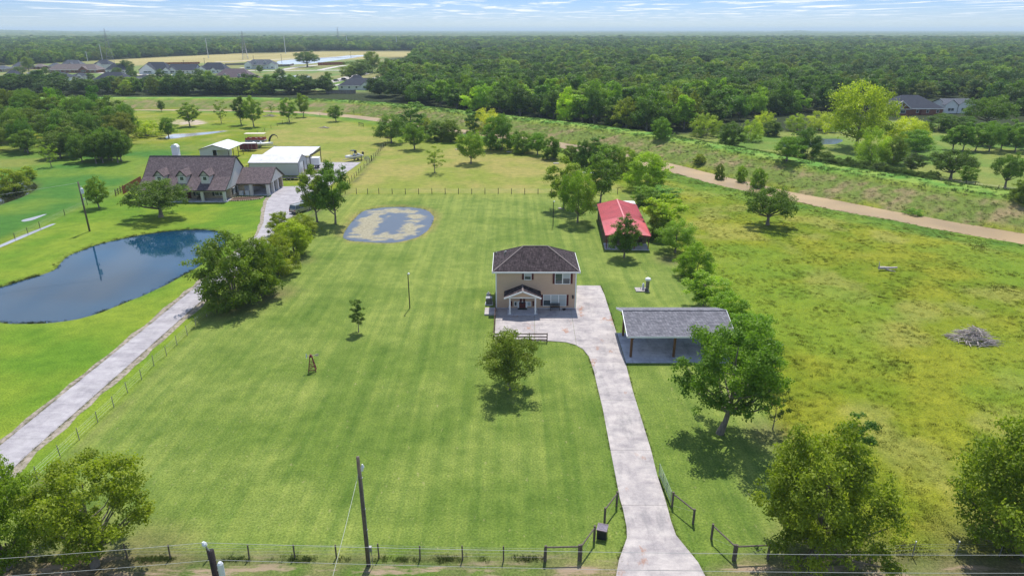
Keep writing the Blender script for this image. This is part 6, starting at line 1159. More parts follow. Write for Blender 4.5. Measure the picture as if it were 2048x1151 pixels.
# crowns used as sources: those of individual wood-edge trees
src = []; seen = set()
for o in list(COL.objects):
    if o.name.startswith('crown') and o.data.name and o.parent and o.data in [K[w_][0] for w_ in WOOD] and o.data not in seen: seen.add(o.data); src.append(o)
fa = np.array([(p[0], p[1]) for p in far]); sp = np.array([p[2] for p in far]); nf = len(far); zf_ = hgt(fa[:, 0], fa[:, 1])
r1 = rng.random(nf); big = fbm(fa[:, 0] / 60, fa[:, 1] / 60, 44); hh = (7.5 + 4.5 * rng.random(nf) + 5.0 * (big - .4) ) * (1 + (sp - 8) * .018)
rad = sp * (.40 + .55 * rng.random(nf) ** 1.6); belt_ = (fa[:, 0] < -95) & (fa[:, 1] < 560); hh = np.where(belt_, hh * .84, hh); hh = hh * (.85 + .35 * (rad / sp - .4))
# three stands by leaf colour, one object each would repeat the rule: all woods are one object, colour varies through the per-tree random
stand = fbm(fa[:, 0] / 38, fa[:, 1] / 38, 91, 2) + rng.normal(0, .05, nf); order_ = {o_.data.name: i_ for i_, o_ in enumerate(src)}; names_ = [K[w_][0].name for w_ in WOOD]
pref = [[0, 4, 2], [6, 2, 0], [1, 5, 6], [3, 1, 5]]; pick = np.array([order_.get(names_[pref[int(np.clip((s_ - .34) / .32 * 4, 0, 3.99))][k_]], 0) if u_ > .22 else int(rng.integers(0, len(src))) for s_, k_, u_ in zip(stand, rng.integers(0, 3, nf), rng.random(nf))])
forest = scatter('woodland', np.stack([fa[:, 0], fa[:, 1], zf_], 1), np.stack([np.zeros(nf), np.zeros(nf), rng.random(nf) * 6.28], 1), np.stack([rad / 5.2, rad / 5.2, hh / 9.6], 1), pick, src)
forest.color = (.86, .93, .92, 1)
# far canopy out to the horizon
na_, nr = 1500, 190; th = np.linspace(-math.radians(50), math.radians(50), na_); rad_ = 2450 * np.exp(np.linspace(0, math.log(26000 / 2450), nr)); TH, RR = np.meshgrid(th, rad_); Xc = RR * np.sin(TH); Yc = RR * np.cos(TH)
cell = np.clip(RR / 150, 14, 90); lf = fbm(Xc / 700, Yc / 260, 51); bumps = fbm(TH * 700 / 1.6, np.log(RR) * 150, 52, 3); b2 = fbm(TH * 240, np.log(RR) * 60, 53, 2)
Zc = 7 + 9 * (bumps - .4) + 9 * (b2 - .4) + 10 * (lf - .4) * np.clip(RR / 6000, .5, 1.5) + 34 * np.exp(-((TH + .70) / .12) ** 2) * np.exp(-((RR - 9000) / 4000) ** 2) + 16 * np.exp(-((TH - .38) / .02) ** 2) * np.exp(-((RR - 9000) / 2500) ** 2)
Zc[0] = 1
idc = np.arange(na_ * nr).reshape(nr, na_); Fc = np.stack([idc[:-1, :-1], idc[:-1, 1:], idc[1:, 1:], idc[1:, :-1]], -1).reshape(-1, 4)
me = np_mesh('distant_canopy', np.stack([Xc, Yc, Zc], -1).reshape(-1, 3), Fc, False)
cc = ramp(bumps, (.035, .060, .025), (.10, .14, .05), .3, .7) * (0.75 + .6 * lf[..., None]); fld = np.clip((fbm(Xc / 500, Yc / 120, 60, 3) - .70) * 14, 0, 1); cc = mixc(cc, (.20, .19, .08), fld)
me.attributes.new('col', 'FLOAT_COLOR', 'POINT').data.foreach_set('color', np.concatenate([cc, np.ones(Xc.shape + (1,))], -1).astype(np.float32).ravel())
FCM, t, b, N, Lk = mat_new('far_foliage'); at = N.new('ShaderNodeAttribute'); at.attribute_name = 'col'; Lk(at.outputs['Color'], b.inputs['Base Color']); b.inputs['Roughness'].default_value = .9; b.inputs['Specular IOR Level'].default_value = .05
tag(link('distant_canopy', me, FCM), kind='stuff')
# ================================================================ grass tufts and weeds
def tuft(seed, n, h, sp_, w_):
    r_ = np.random.default_rng(seed); V = []; F = []
    for i in range(n):
        a_ = r_.random() * 6.28; d_ = r_.random() ** .5 * sp_; x_, y_ = d_ * math.cos(a_), d_ * math.sin(a_); hh_ = h * r_.uniform(.5, 1.1); l_ = r_.uniform(.1, .6) * hh_; b_ = r_.random() * 6.28; k = len(V)
        V += [(x_ - w_ * math.sin(b_), y_ + w_ * math.cos(b_), 0), (x_ + w_ * math.sin(b_), y_ - w_ * math.cos(b_), 0), (x_ + l_ * math.cos(a_) + w_ * .5 * math.sin(b_), y_ + l_ * math.sin(a_), hh_), (x_ + l_ * math.cos(a_) - w_ * .5 * math.sin(b_), y_ + l_ * math.sin(a_), hh_)]; F.append((k, k + 1, k + 2, k + 3))
    me = np_mesh('tuft', V, F); me.attributes.new('tone', 'FLOAT', 'POINT').data.foreach_set('value', np.repeat(r_.random(n), 4).astype(np.float32)); return me
def M_tuft(name, cols):
    m, t, b, N, Lk = mat_new(name); b.inputs['Roughness'].default_value = .8; b.inputs['Specular IOR Level'].default_value = .15
    oi = N.new('ShaderNodeObjectInfo'); r = N.new('ShaderNodeValToRGB'); Lk(oi.outputs['Random'], r.inputs[0]); r.color_ramp.elements[0].color = (*cols[0], 1); r.color_ramp.elements[1].color = (*cols[-1], 1)
    for i, c in enumerate(cols[1:-1]): e = r.color_ramp.elements.new((i + 1) / (len(cols) - 1)); e.color = (*c, 1)
    at = N.new('ShaderNodeAttribute'); at.attribute_name = 'tone'; r2 = N.new('ShaderNodeValToRGB'); Lk(at.outputs['Fac'], r2.inputs[0]); r2.color_ramp.elements[0].color = (.7, .7, .7, 1); r2.color_ramp.elements[1].color = (1.25, 1.25, 1.25, 1)
    mm = N.new('ShaderNodeMixRGB'); mm.blend_type = 'MULTIPLY'; mm.inputs[0].default_value = 1; Lk(r.outputs[0], mm.inputs[1]); Lk(r2.outputs[0], mm.inputs[2]); Lk(mm.outputs[0], b.inputs['Base Color'])
    tr = N.new('ShaderNodeBsdfTranslucent'); Lk(mm.outputs[0], tr.inputs[0]); ms = N.new('ShaderNodeMixShader'); ms.inputs[0].default_value = .35; Lk(b.outputs[0], ms.inputs[1]); Lk(tr.outputs[0], ms.inputs[2]); Lk(ms.outputs[0], N['Material Output'].inputs[0])
    g_ = N.new('ShaderNodeNewGeometry'); va = N.new('ShaderNodeVectorMath'); va.operation = 'MULTIPLY_ADD'; Lk(g_.outputs['Normal'], va.inputs[0]); va.inputs[1].default_value = (.35, .35, .35); va.inputs[2].default_value = (0, 0, 1)
    vn = N.new('ShaderNodeVectorMath'); vn.operation = 'NORMALIZE'; Lk(va.outputs[0], vn.inputs[0]); Lk(vn.outputs[0], b.inputs['Normal']); Lk(vn.outputs[0], tr.inputs['Normal']); return m
TM = M_tuft('meadow_grass', [(.17, .235, .014), (.215, .255, .018), (.26, .265, .028), (.18, .25, .016), (.28, .26, .06), (.20, .25, .018), (.225, .255, .018)])
TMB = M_tuft('bank_weeds', [(.14, .20, .04), (.22, .21, .09), (.27, .21, .13), (.16, .23, .04), (.22, .27, .045), (.20, .22, .07)])
TMC = M_tuft('crest_grass', [(.18, .33, .06), (.25, .38, .08), (.30, .40, .08), (.16, .28, .05)])
def stuff_src(mesh, mat, nm, x, y):          # one real tuft stands in the field and is repeated
    mesh.materials.append(mat); o = link(nm, mesh); o.location = (x, y, Z(x, y) - .02); o.scale = (.5, .5, .5); tag(o, kind='stuff'); return o
def field_pts(n, x0, x1, y0, y1, test, pw_=1.0):
    X_ = rng.uniform(x0, x1, n); Y_ = y0 + (y1 - y0) * rng.random(n) ** pw_; m = test(X_, Y_); return X_[m], Y_[m]
def clump(X_, Y_, s): return fbm(X_ / 3.0, Y_ / 3.0, s, 3)
def do_tufts(name, X_, Y_, scl, mat, h, seed, sx):
    s_ = [stuff_src(tuft(seed + i, 26, h, .42, .035), mat, name + '_tuft', X_[i], Y_[i]) for i in range(3)]
    n = len(X_); zz = hgt(X_, Y_) - .02; scatter(name, np.stack([X_, Y_, zz], 1), np.stack([np.zeros(n), np.zeros(n), rng.random(n) * 6.28], 1), np.stack([scl, scl, scl * rng.uniform(.7, 1.2, n)], 1), rng.integers(0, 3, n), s_)
def tst(X_, Y_):
    s_ = canal_s(X_, Y_); return (sdf(X_, Y_, LAWN) > .5) & (s_ < -4) & (clump(X_, Y_, 71) > rng.uniform(.2, .7, X_.shape)) & (Y_ > P(1700, 1116)[1]) & (X_ > P(1262, 400)[0] - 2)
X_, Y_ = field_pts(95000, 10, 130, 38, 215, tst, 1.5); do_tufts('meadow_grass', X_, Y_, .35 + .7 * clump(X_, Y_, 72) * rng.uniform(.6, 1.3, len(X_)), TM, .13, 300, 44)
def tst2(X_, Y_): s_ = canal_s(X_, Y_); return (s_ > 4.2) & (s_ < 20)
X_, Y_ = field_pts(90000, -80, 150, 90, 380, tst2); do_tufts('bank_weeds', X_, Y_, rng.uniform(.4, 1.1, len(X_)), TMB, .22, 310, 95)
def tst3(X_, Y_): s_ = canal_s(X_, Y_); return (s_ > 18) & (s_ < 36) & (clump(X_, Y_, 75) > rng.uniform(.2, .7, X_.shape))
X_, Y_ = field_pts(90000, -120, 190, 90, 400, tst3); do_tufts('crest_grass', X_, Y_, rng.uniform(.8, 1.7, len(X_)), TMC, .3, 320, 105)
P_ = dens(list(POND_A) + [POND_A[0]], .35); n_ = 3600; k_ = rng.integers(0, len(P_), n_); X_ = np.array(P_)[k_, 0] + rng.normal(0, .28, n_); Y_ = np.array(P_)[k_, 1] + rng.normal(0, .28, n_); mk = fbm(X_ / 2.5, Y_ / 2.5, 81, 2) > rng.uniform(.25, .65, n_)
X_, Y_ = X_[mk], Y_[mk]; do_tufts('shore_grass', X_, Y_, rng.uniform(.3, .8, len(X_)), M_tuft('shore_grass', [(.06, .10, .02), (.12, .16, .03), (.20, .2, .06), (.1, .15, .03)]), .35, 340, -45)
P_ = dens(list(POND_B) + [POND_B[0]], .3); n_ = 1500; k_ = rng.integers(0, len(P_), n_); X_ = np.array(P_)[k_, 0] + rng.normal(0, .22, n_); Y_ = np.array(P_)[k_, 1] + rng.normal(0, .22, n_); mk = fbm(X_ / 2, Y_ / 2, 82, 2) > rng.uniform(.3, .8, n_)
X_, Y_ = X_[mk], Y_[mk]; do_tufts('pond_edge_grass', X_, Y_, rng.uniform(.2, .5, len(X_)), M_tuft('pond_edge_grass', [(.10, .15, .03), (.22, .2, .08), (.16, .2, .04)]), .25, 350, -30)
ed_ = []
for ln_ in (hl, hr, laneL[:7], laneR, [(x0p - .05, yfront), (P(1094, 682)[0], yfront - .05)]):
    for p_ in dens(ln_, .12): ed_.append(p_)
ed_ = np.array(ed_); n_ = 9000; k_ = rng.integers(0, len(ed_), n_); X_ = ed_[k_, 0] + rng.normal(0, .09, n_); Y_ = ed_[k_, 1] + rng.normal(0, .09, n_); mk = fbm(X_ / .9, Y_ / .9, 95, 2) > rng.uniform(.2, .75, n_); X_, Y_ = X_[mk], Y_[mk]
do_tufts('edge_grass', X_, Y_, rng.uniform(.14, .34, len(X_)), M_tuft('edge_grass', [(.12, .19, .03), (.18, .23, .05), (.26, .25, .09), (.15, .21, .04)]), .3, 360, -8)
FEN = [(-200, 1121), (1160, 1121)]
X_ = rng.uniform(P(-100, 1119)[0], P(1088, 1119)[0], 2600); Y_ = P(500, 1117.5)[1] + rng.normal(0, .16, 2600); k_ = fbm(X_ / 2.2, X_ * 0, 88, 2) > rng.uniform(.35, .7, 2600); X_, Y_ = X_[k_], Y_[k_]; do_tufts('fence_weeds', X_, Y_, rng.uniform(.2, .5, len(X_)), M_tuft('fence_grass', [(.10, .17, .03), (.14, .21, .04), (.19, .25, .05)]), .3, 330, -12)
# ================================================================ brush pile, log, debris
DEADW = M('dead_wood', (.52, .46, .43), .85, var=.3, scale=4, c2=(.26, .21, .19))
def pile(name, label, px, py, rx, ry, h_, n, L_):
    q = G(px, py); t_ = thing(name, label, 'brush pile', (q.x, q.y, q.z)); r_ = random.Random(int(px))
    for k in range(min(n, 280)):
        a_ = r_.uniform(0, 6.28); d_ = r_.random() ** .75; x_, y_ = rx * d_ * math.cos(a_), ry * d_ * math.sin(a_); zc = h_ * (1 - d_ ** 1.6) * r_.uniform(.3, 1); an = math.atan2(y_, x_) + r_.uniform(-.9, .9) if r_.random() < .5 else r_.uniform(-.5, .3) ; l_ = L_ * r_.uniform(.35, 1); dx_, dy_ = l_ / 2 * math.cos(an), l_ / 2 * math.sin(an); dz = r_.uniform(-.25, .2) * l_ * .4
        r0 = r_.choice([.018, .025, .03, .04, .055]); MB().tube([(x_ - dx_, y_ - dy_, max(.02, zc - dz)), (x_ + r_.uniform(-.12, .12), y_ + r_.uniform(-.12, .12), zc + .06), (x_ + dx_, y_ + dy_, max(.03, zc + dz))], [r0, r0 * .85, r0 * .4], 5).build('branch', DEADW, t_)
    for k in range(3): a_ = -.55 + k * .25; MB().tube([(-.4 + k * .3, .2 - k * .1, .5), (1.6 + k * .25, -1.3 + k * .15, .15)], [.14, .1], 8).build('log', DEADW, t_)
    return t_
pile('brush_pile', 'large heap of grey dead branches in the rough field on the right', 1946, 680, 2.7, 1.9, 1.7, 270, 2.4)
pile('brush_pile', 'small pile of cut brush beyond the far paddock trees', 540, 233, 3.2, 2.0, 1.2, 60, 3.5); pile('brush_pile', 'little heap of pale branches on the mown paddock', 648, 256, 2.2, 1.2, .6, 40, 2.0)
q = G(1774, 540); lg = thing('fallen_log', 'bleached fallen tree trunk lying in the rough field', 'log', (q.x, q.y, 0), math.radians(6)); MB().tube([(-1.5, 0, .45), (-.6, 0, .42), (.5, .05, .35), (1.7, .1, .35)], [.26, .24, .17, .15], 10).build('trunk', DEADW, lg)
MB().tube([(-1.4, 0, .5), (-1.5, .1, 1.1), (-1.4, .2, 1.5)], [.1, .06, .02], 6).build('branch', DEADW, lg); MB().tube([(-.5, 0, .3), (.3, -.6, .1), (.9, -.9, .05)], [.12, .08, .03], 6).build('branch', DEADW, lg)
for px, py, l_ in ((1183, 347, 'long white stacked pipe bundle behind the slender trees'),):
    q = G(px, py); t_ = thing('pipe_stack', l_, 'pipes', (q.x, q.y, 0))
    for k in range(5): MB().tube([(-2.3, k * .26, .14), (2.3, k * .26 + .05, .14)], .12, 8).build('pipe', WHITE, t_)
for px, py, s_, l_ in ((1112, 327, 1.1, 'small white concrete cover left of the paddock fence'), (1121, 417, .7, 'pale slab at the foot of the airy tree'), (915, 299, .8, 'white stone by the round paddock tree'), (1018, 304, 1.0, 'flat white block under the white trunked tree')):
    q = G(px, py); r_ = random.Random(px); pl = [(s_ * r_.uniform(.7, 1.1) * math.cos(a_), s_ * .6 * r_.uniform(.7, 1.1) * math.sin(a_)) for a_ in np.linspace(0, 5.6, 8)]; tag(MB().prism(pl, 0, .16).build('stone_slab', CONC, loc=(q.x, q.y, q.z)), l_, 'slab')
# ================================================================ far houses
def rcol(nm, c): return M_shingle(nm, c, tuple(x * 1.35 for x in c), .2, .3)
NAVY = rcol('navy_shingles', (.040, .046, .062)); GREYR = rcol('slate_shingles', (.085, .095, .115)); BRNR = rcol('brown_grey_shingles', (.15, .125, .12)); MAUV = rcol('plum_shingles', (.115, .09, .10)); MARN = rcol('maroon_shingles', (.14, .055, .055))
BRICK = M('red_brick', (.22, .09, .06), .85, var=.3, scale=1); TANB = M('tan_brick', (.40, .32, .25), .85, var=.15); LWH = M('white_render', (.72, .72, .70), .7, var=.05)
def fhouse(label, x0p, x1p, ridge_p, eave_p, base_p, roof, wall, depth=12, hip=True, gables=(), dormers=0, porch=False, cat='house'):
    """placed by its measured base line; x in image, heights solved on the facade plane"""
    cx = (x0p + x1p) / 2; bx_, by_, _ = P(cx, base_p); dep = by_ * CP + H * SP; w2 = (x1p - x0p) / 2 / FPX * dep
    _, ez_ = PY(cx, eave_p, by_); _, rz0 = PY(cx, ridge_p, by_ + depth / 2); ez_ = min(max(ez_, 2.6), 6.5); rz0 = min(max(rz0, ez_ + 2.0), ez_ + 6.5)
    t_ = thing('house', label, cat, (bx_, by_, 0)); o = .5
    MB().box(-w2, w2, 0, depth, 0, ez_).build('wall', wall, t_)
    hd = depth / 2 + o; e0, e1 = -w2 - o, w2 + o; ra, rb = (e0 + hd * .9, e1 - hd * .9) if hip and w2 * 2 > depth else ((e0 + w2 * .8, e1 - w2 * .8) if hip else (e0, e1))
    rf = MB().slab([(e0, -o, ez_), (e1, -o, ez_), (rb, depth / 2, rz0), (ra, depth / 2, rz0)], .15).slab([(e1, depth + o, ez_), (e0, depth + o, ez_), (ra, depth / 2, rz0), (rb, depth / 2, rz0)], .15)
    if hip: rf.slab([(e1, -o, ez_), (e1, depth + o, ez_), (rb, depth / 2, rz0)], .15).slab([(e0, depth + o, ez_), (e0, -o, ez_), (ra, depth / 2, rz0)], .15)
    rf = rf.build('roof', roof, t_)
    if not hip:
        for s_ in (-1, 1): MB().extr([(0, ez_ - .1), (depth, ez_ - .1), (depth / 2, rz0 - .2)], 'x', s_ * w2 - .05, s_ * w2 + .05).build('gable', wall, t_)
    MB().box(e0, e1, -o - .12, -o - .02, ez_ - .28, ez_).build('fascia', WHITE, t_)
    for gx, gw, gk in gables:
        g0 = gx * w2; gh = ez_ + gw * .75
        MB().extr([(g0 - gw, 0), (g0 + gw, 0), (g0 + gw, ez_), (g0, gh), (g0 - gw, ez_)], 'y', -gk, 1.0).build('front_gable', wall, t_)
        yb_ = min(depth / 2, (gh - ez_) / (rz0 - ez_) * hd) ; MB().slab([(g0 - gw - .35, -gk - .35, ez_ - .15), (g0, -gk - .35, gh + .12), (g0, yb_, gh + .12), (g0 - gw - .35, .2, ez_ - .15)], .12).slab([(g0, -gk - .35, gh + .12), (g0 + gw + .35, -gk - .35, ez_ - .15), (g0 + gw + .35, .2, ez_ - .15), (g0, yb_, gh + .12)], .12).build('gable_roof', roof, t_)
        window(t_, g0 - gw * .5, g0 + gw * .5, 1.0, 2.4, -gk, 2, .1, 1)
    n = max(2, int(w2 / 2.2))
    for i in range(n):
        xx = -w2 + (i + .5) * 2 * w2 / n
        if all(abs(xx - g[0] * w2) > g[1] + .8 for g in gables): window(t_, xx - .6, xx + .6, .9, 2.3, 0, 1, .1, 1)
    box('door', RED, t_, -.5 + w2 * .12, .5 + w2 * .12, -.06, 0, 0, 2.2)
    for i in range(dormers):
        dx_ = (-.35 + .7 * i / max(1, dormers - 1)) * w2 if dormers > 1 else 0; zd = ez_ + (rz0 - ez_) * .25; yd = hd * .25 - o; dm = MB().extr([(dx_ - .9, zd), (dx_ + .9, zd), (dx_ + .9, zd + 1.3), (dx_, zd + 2.1), (dx_ - .9, zd + 1.3)], 'y', yd, yd + 2.4).build('dormer', LWH, t_)
        MB().slab([(dx_ - 1.1, yd - .2, zd + 1.2), (dx_, yd - .2, zd + 2.25), (dx_, yd + 2.6, zd + 2.25), (dx_ - 1.1, yd + 2.6, zd + 1.2)], .08).slab([(dx_, yd - .2, zd + 2.25), (dx_ + 1.1, yd - .2, zd + 1.2), (dx_ + 1.1, yd + 2.6, zd + 1.2), (dx_, yd + 2.6, zd + 2.25)], .08).build('dormer_roof', roof, dm); box('pane', GLASS, dm, dx_ - .5, dx_ + .5, yd - .03, yd, zd + .3, zd + 1.2)
    if porch:
        MB().slab([(-w2 * .5, -2.6, ez_ - .5), (w2 * .5, -2.6, ez_ - .5), (w2 * .5, -o, ez_ + .02), (-w2 * .5, -o, ez_ + .02)], .12).build('porch_roof', roof, t_)
        for xx in np.linspace(-w2 * .47, w2 * .47, 4): box('column', WHITE, t_, xx - .15, xx + .15, -2.45, -2.15, 0, ez_ - .6)
    return t_
fhouse('white farmhouse with steep slate roof and two dormers left of the far basin', 493, 549, 119, 128.5, 138.5, GREYR, LWH, 12, True, ((-.82, 3.6, 1.5), (.88, 2.6, 1)), 2, True)
fhouse('cream bricked far house with navy roof, third from the white dormered one', 398, 452, 125, 140, 147, NAVY, LWH, 13, True, ((-.75, 4.5, 1), (.1, 2.5, .5)))
fhouse('white far house with a broad navy roof and pale end gable', 338, 391, 128, 141, 147.5, NAVY, LWH, 13, False, ((-.7, 3.8, 1),))
fhouse('white pillared far house with a wide front gable and navy roof', 279, 338, 124, 140.5, 148, NAVY, LWH, 14, True, ((-.35, 7, 2), (.85, 3, .5)), 0)
fhouse('white two storey far house with black porch roof', 189, 221, 119.5, 129, 142, NAVY, LWH, 11, True, ((-.25, 3, 1),)); fhouse('small white far house with blue black hip roof right of the two storey one', 212, 252, 127, 140, 147, NAVY, LWH, 11, True)
fhouse('long low brown grey roofed brick house in the far subdivision', 96, 196, 128, 141, 146, BRNR, BRICK, 13, True, ((.45, 4, 1),)); fhouse('far house with twin slate hips behind the brown roofed brick house', 120, 163, 120, 132, 138, GREYR, TANB, 12, True, ((.1, 4, 1),))
fhouse('tan bricked far house with slate hip roof near the left edge', 25, 56, 123, 134, 139.5, GREYR, TANB, 11, True, ((.3, 2.6, 1),)); fhouse('small red bricked far house left of the low hip roof', 68, 86, 128, 135, 138.5, BRNR, BRICK, 9); fhouse('little grey hip roofed far house between brick and brown roofs', 97, 119, 126, 134, 138, GREYR, TANB, 9)
fhouse('navy roofed far house half hidden in trees at left', 86, 134, 144, 156, 162, NAVY, LWH, 13, True, ((-.3, 3, 1),)); fhouse('wide navy roofed house rising right behind the belt of trees', 185, 254, 144, 162, 170, NAVY, TANB, 15, True, ((.0, 3, 1),)); fhouse('slate roofed far house at the extreme left edge', -12, 14, 131, 139, 144, GREYR, TANB, 10); fhouse('navy roofed house low behind the trees at the extreme left', 10, 32, 140, 151, 157, NAVY, TANB, 10)
fhouse('large plum roofed brick house with two white dormers behind the tree belt', 424, 505, 133, 158, 170, MAUV, TANB, 17, True, ((-.2, 2.3, 1.5), (-.9, 3, .5)), 2); fhouse('small blue slate roofed house peeping through the tree belt', 337, 354, 149, 161, 168, rcol('blue_shingles', (.05, .08, .13)), LWH, 10, True, (), 1)
fhouse('dark navy roofed house with tower like upper roof by the grey fence', 677, 764, 156, 172, 180, NAVY, LWH, 15, True, ((.25, 3, .5),)); fhouse('upper hipped storey block of the navy roofed house', 697, 727, 150, 162, 172, NAVY, NAVY, 8, True)
fhouse('maroon roofed far house among the trees', 762, 806, 119, 130, 138, MARN, BRICK, 12, True, ((.1, 3, 1),)); fhouse('tall white far house with steep navy roof in a woodland gap', 851, 874, 111, 132, 142, NAVY, LWH, 12, False, ((-.1, 2, 2),))
tb = fhouse('brick house with dark hip roof and timber framed gable at right', 1783, 1884, 190, 217, 230, NAVY, BRICK, 17, True, ((-.8, 4.6, 2.5),)); t_ = fhouse('white house with twin front gables and grey roof right of the brick house', 1889, 1945, 197, 209, 226, GREYR, LWH, 11, False, ((-.75, 2.9, 1.5), (.2, 2.9, 1.5)))
fhouse('slate roofed far house between the extreme left house and the brick one', 56, 72, 141, 148, 153, GREYR, TANB, 10); fhouse('small navy roofed far house low in front of the long brown roof', 140, 172, 146, 154, 159, NAVY, LWH, 11, True, ((.3, 2.5, 1),)); fhouse('pale walled far house with navy hip roof in front of the pillared house', 268, 300, 150, 158, 163, NAVY, LWH, 11)
fhouse('grey roofed building deep in the woods', 1562, 1594, 147.5, 153, 156, GREYR, TANB, 10); fhouse('small white building deep in the woods', 1644, 1666, 152, 154, 158, LWH, LWH, 7, False); fhouse('long brown roofed building on the far left hillside of trees', 4, 38, 80, 86, 90, rcol('tan_shingles', (.22, .18, .15)), LWH, 30, True)

_gw = 4.6; _w = (1884 - 1783) / 2 / FPX * (P(1833, 230)[1] * CP + H * SP); _g = -.8 * _w; _, _e = PY(1833, 217, P(1833, 230)[1]); _e = min(max(_e, 2.6), 6.5); _k = _e + _gw * .75
tr_ = MB().beam((_g - _gw, -2.95, _e), (_g + _gw, -2.95, _e), .3).beam((_g - _gw, -2.95, _e), (_g, -2.95, _k), .35).beam((_g, -2.95, _k), (_g + _gw, -2.95, _e), .35).beam((_g, -2.95, _e), (_g, -2.95, _k), .25).beam((_g, -2.95, _e), (_g - 1.8, -2.95, _e + 1.9), .22).beam((_g, -2.95, _e), (_g + 1.8, -2.95, _e + 1.9), .22).build('timber_truss', CREAM, tb)
def bfence(label, pts, h_, mat):
    l_ = WP(pts); t_ = thing('board_fence', label, 'fence', (l_[0][0], l_[0][1], 0)); o_ = Vector((*l_[0], 0))
    for (a_, b_), (c_, d_) in zip(l_[:-1], l_[1:]):
        n_ = max(2, int(math.hypot(c_ - a_, d_ - b_) / 2.4))
        for i in range(n_):
            p_ = Vector((a_, b_, 0)).lerp(Vector((c_, d_, 0)), i / n_) - o_; q_ = Vector((a_, b_, 0)).lerp(Vector((c_, d_, 0)), (i + .97) / n_) - o_; MB().beam(p_ + Vector((0, 0, h_ / 2)), q_ + Vector((0, 0, h_ / 2)), .08, h_).build('panel', mat, t_)
GF = M('grey_board', (.22, .19, .17), .85, var=.3, scale=1); RFB = M('red_board', (.30, .09, .045), .85, var=.25)
bfence('grey board fence around the navy roofed house above the levee', [(652, 187), (702, 188), (712, 187)], 2.2, GF); bfence('grey board fence right of the white dormered farmhouse', [(550, 134), (580, 133), (588, 131)], 2.2, GF); bfence('rust red board fence below the far basin', [(636, 131), (690, 129.5)], 3.0, RFB); bfence('rust red board fence behind the far white houses', [(320, 129.5), (400, 128)], 2.2, RFB); bfence('rust red board fence left of the white two storey far house', [(160, 132.5), (190, 132)], 2.2, RFB); bfence('dark board fence left of the white dormered farmhouse', [(450, 131), (492, 130)], 2.0, GF)
# ================================================================ far masts and pylons
for px, by, tp, l_ in ((205, 120.5, 88, 'pale steel monopole behind the far two storey house'), (417, 116.5, 76.5, 'tall pale steel monopole at the edge of the golden field'), (571.5, 107.5, 72.5, 'tall pale steel monopole above the far basin'), (175.5, 122.5, 103, 'short pale monopole left of the lattice pylon'), (22, 128, 107, 'leaning pale monopole at the far left'), (694.5, 92, 72, 'thin pale monopole rising from distant woods'), (793.5, 95, 70, 'thin distant monopole right of centre left woods'), (1625, 142, 115, 'pale pole sticking out of the right woods'), (1442, 146, 121, 'thin utility pole with crossarm in the middle woods')):
    x_, y_, _ = P(px, by); _, z_ = PY(px, tp, y_); t_ = thing('steel_pole', l_, 'pole', (x_, y_, 0)); r0 = max(.22, .38 * y_ / 900); MB().tube([(0, 0, 0), (0, 0, z_)], [r0 * 1.3, r0 * .6], 8).build('mast', WHITEM, t_)
    for k in (.97, .88, .79): MB().beam((-1.6, 0, z_ * k), (1.6, 0, z_ * k), .16).build('crossarm', WHITEM, t_)
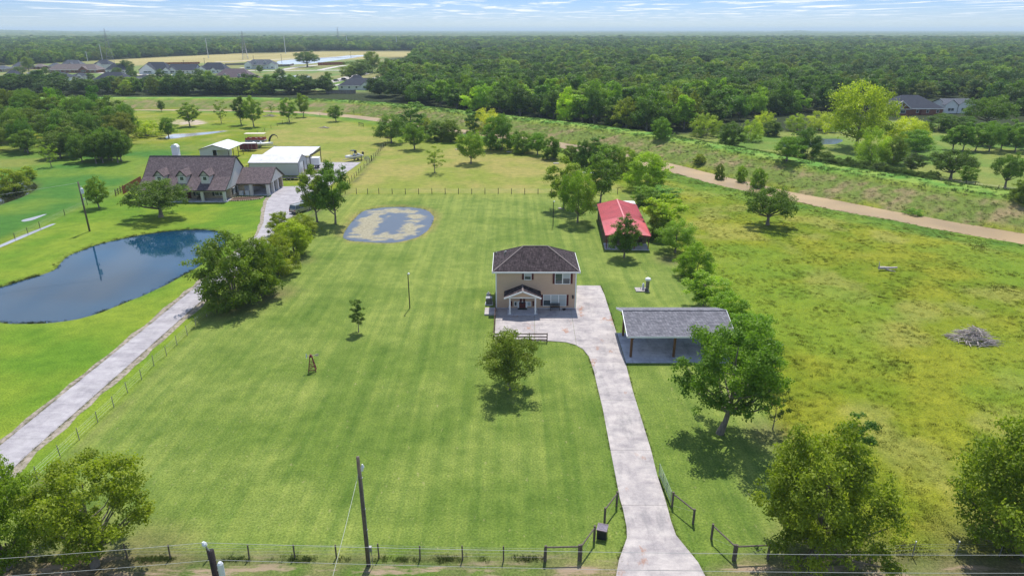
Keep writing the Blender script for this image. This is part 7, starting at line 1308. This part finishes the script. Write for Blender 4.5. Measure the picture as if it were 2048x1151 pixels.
for px, by, tp, l_ in ((222, 126, 57, 'grey lattice power pylon behind the far houses on the left'), (491, 119, 62, 'grey lattice power pylon in front of the distant woods'), (677, 85, 53, 'small distant lattice pylon on the horizon')):
    x_, y_, _ = P(px, by); _, z_ = PY(px, tp, y_); t_ = thing('power_pylon', l_, 'pylon', (x_, y_, 0), .5); b2, tw = z_ * .1, .7; cs_ = [(-1, -1), (1, -1), (1, 1), (-1, 1)]; pyl = []
    wd = lambda z0_: b2 + (tw - b2) * min(1, z0_ / (z_ * .8))
    for a_, b_ in cs_: MB().tube([(a_ * b2, b_ * b2, 0), (a_ * tw, b_ * tw, z_ * .8), (0, 0, z_)], .13, 4).build('leg', STEEL, t_)
    m_ = MB(); n_ = 9
    for i in range(n_):
        za, zb = z_ * .85 * i / n_, z_ * .85 * (i + 1) / n_; wa, wb = wd(za), wd(zb)
        for j in range(4):
            (a0_, b0_), (a1x, b1x) = cs_[j], cs_[(j + 1) % 4]; m_.beam((a0_ * wa, b0_ * wa, za), (a1x * wb, b1x * wb, zb), .1).beam((a1x * wa, b1x * wa, za), (a0_ * wb, b0_ * wb, zb), .1).beam((a0_ * wb, b0_ * wb, zb), (a1x * wb, b1x * wb, zb), .1)
    m_.build('lattice', STEEL, t_)
    for k in (.68, .8, .92): MB().beam((-z_ * .13, 0, z_ * k), (z_ * .13, 0, z_ * k), .25).build('crossarm', STEEL, t_)
for px, tp, by in ((369, 120, 137), (410, 116, 131), (507, 111, 119), (564, 108, 127), (702, 103, 116)):
    x_, y_, _ = P(px, by); _, z_ = PY(px, tp, y_); l_ = {369: 'first dark wooden pole along the golden field', 410: 'second dark wooden pole along the golden field', 507: 'dark pole by the golden field behind the farmhouse', 564: 'dark pole at the left end of the far basin', 702: 'dark pole at the right end of the far basin'}[px]
    t_ = thing('wooden_pole', l_, 'pole', (x_, y_, 0)); MB().tube([(0, 0, 0), (0, 0, z_)], [.22, .16], 7).build('pole', BLACKM, t_); MB().beam((-1.1, 0, z_ - .7), (1.1, 0, z_ - .7), .14).build('crossarm', BLACKM, t_)
for px, py, l_ in ((688, 160, 'small dark car on the far street nearest the navy roofed house'), (672.5, 163, 'small dark car left on the far street')):
    x_, y_, _ = P(px, py); car('parked_car', l_, 'car', (x_, y_, .04), 1.2, BLACKM, 4.6, 1.85, 1.6)
# ================================================================ haze
hz = MB().box(-30000, 30000, -1000, 31000, -4.5, 78).build('haze', None, kind='stuff'); hm = bpy.data.materials.new('haze'); hm.use_nodes = True; hn = hm.node_tree; hn.nodes.clear()
ho = hn.nodes.new('ShaderNodeOutputMaterial'); hv = hn.nodes.new('ShaderNodeVolumePrincipled'); hv.inputs['Color'].default_value = (.74, .90, 1, 1); hv.inputs['Density'].default_value = HAZE_DENSITY; hv.inputs['Anisotropy'].default_value = 0.0
hn.links.new(hv.outputs[0], ho.inputs['Volume']); hz.data.materials.append(hm)
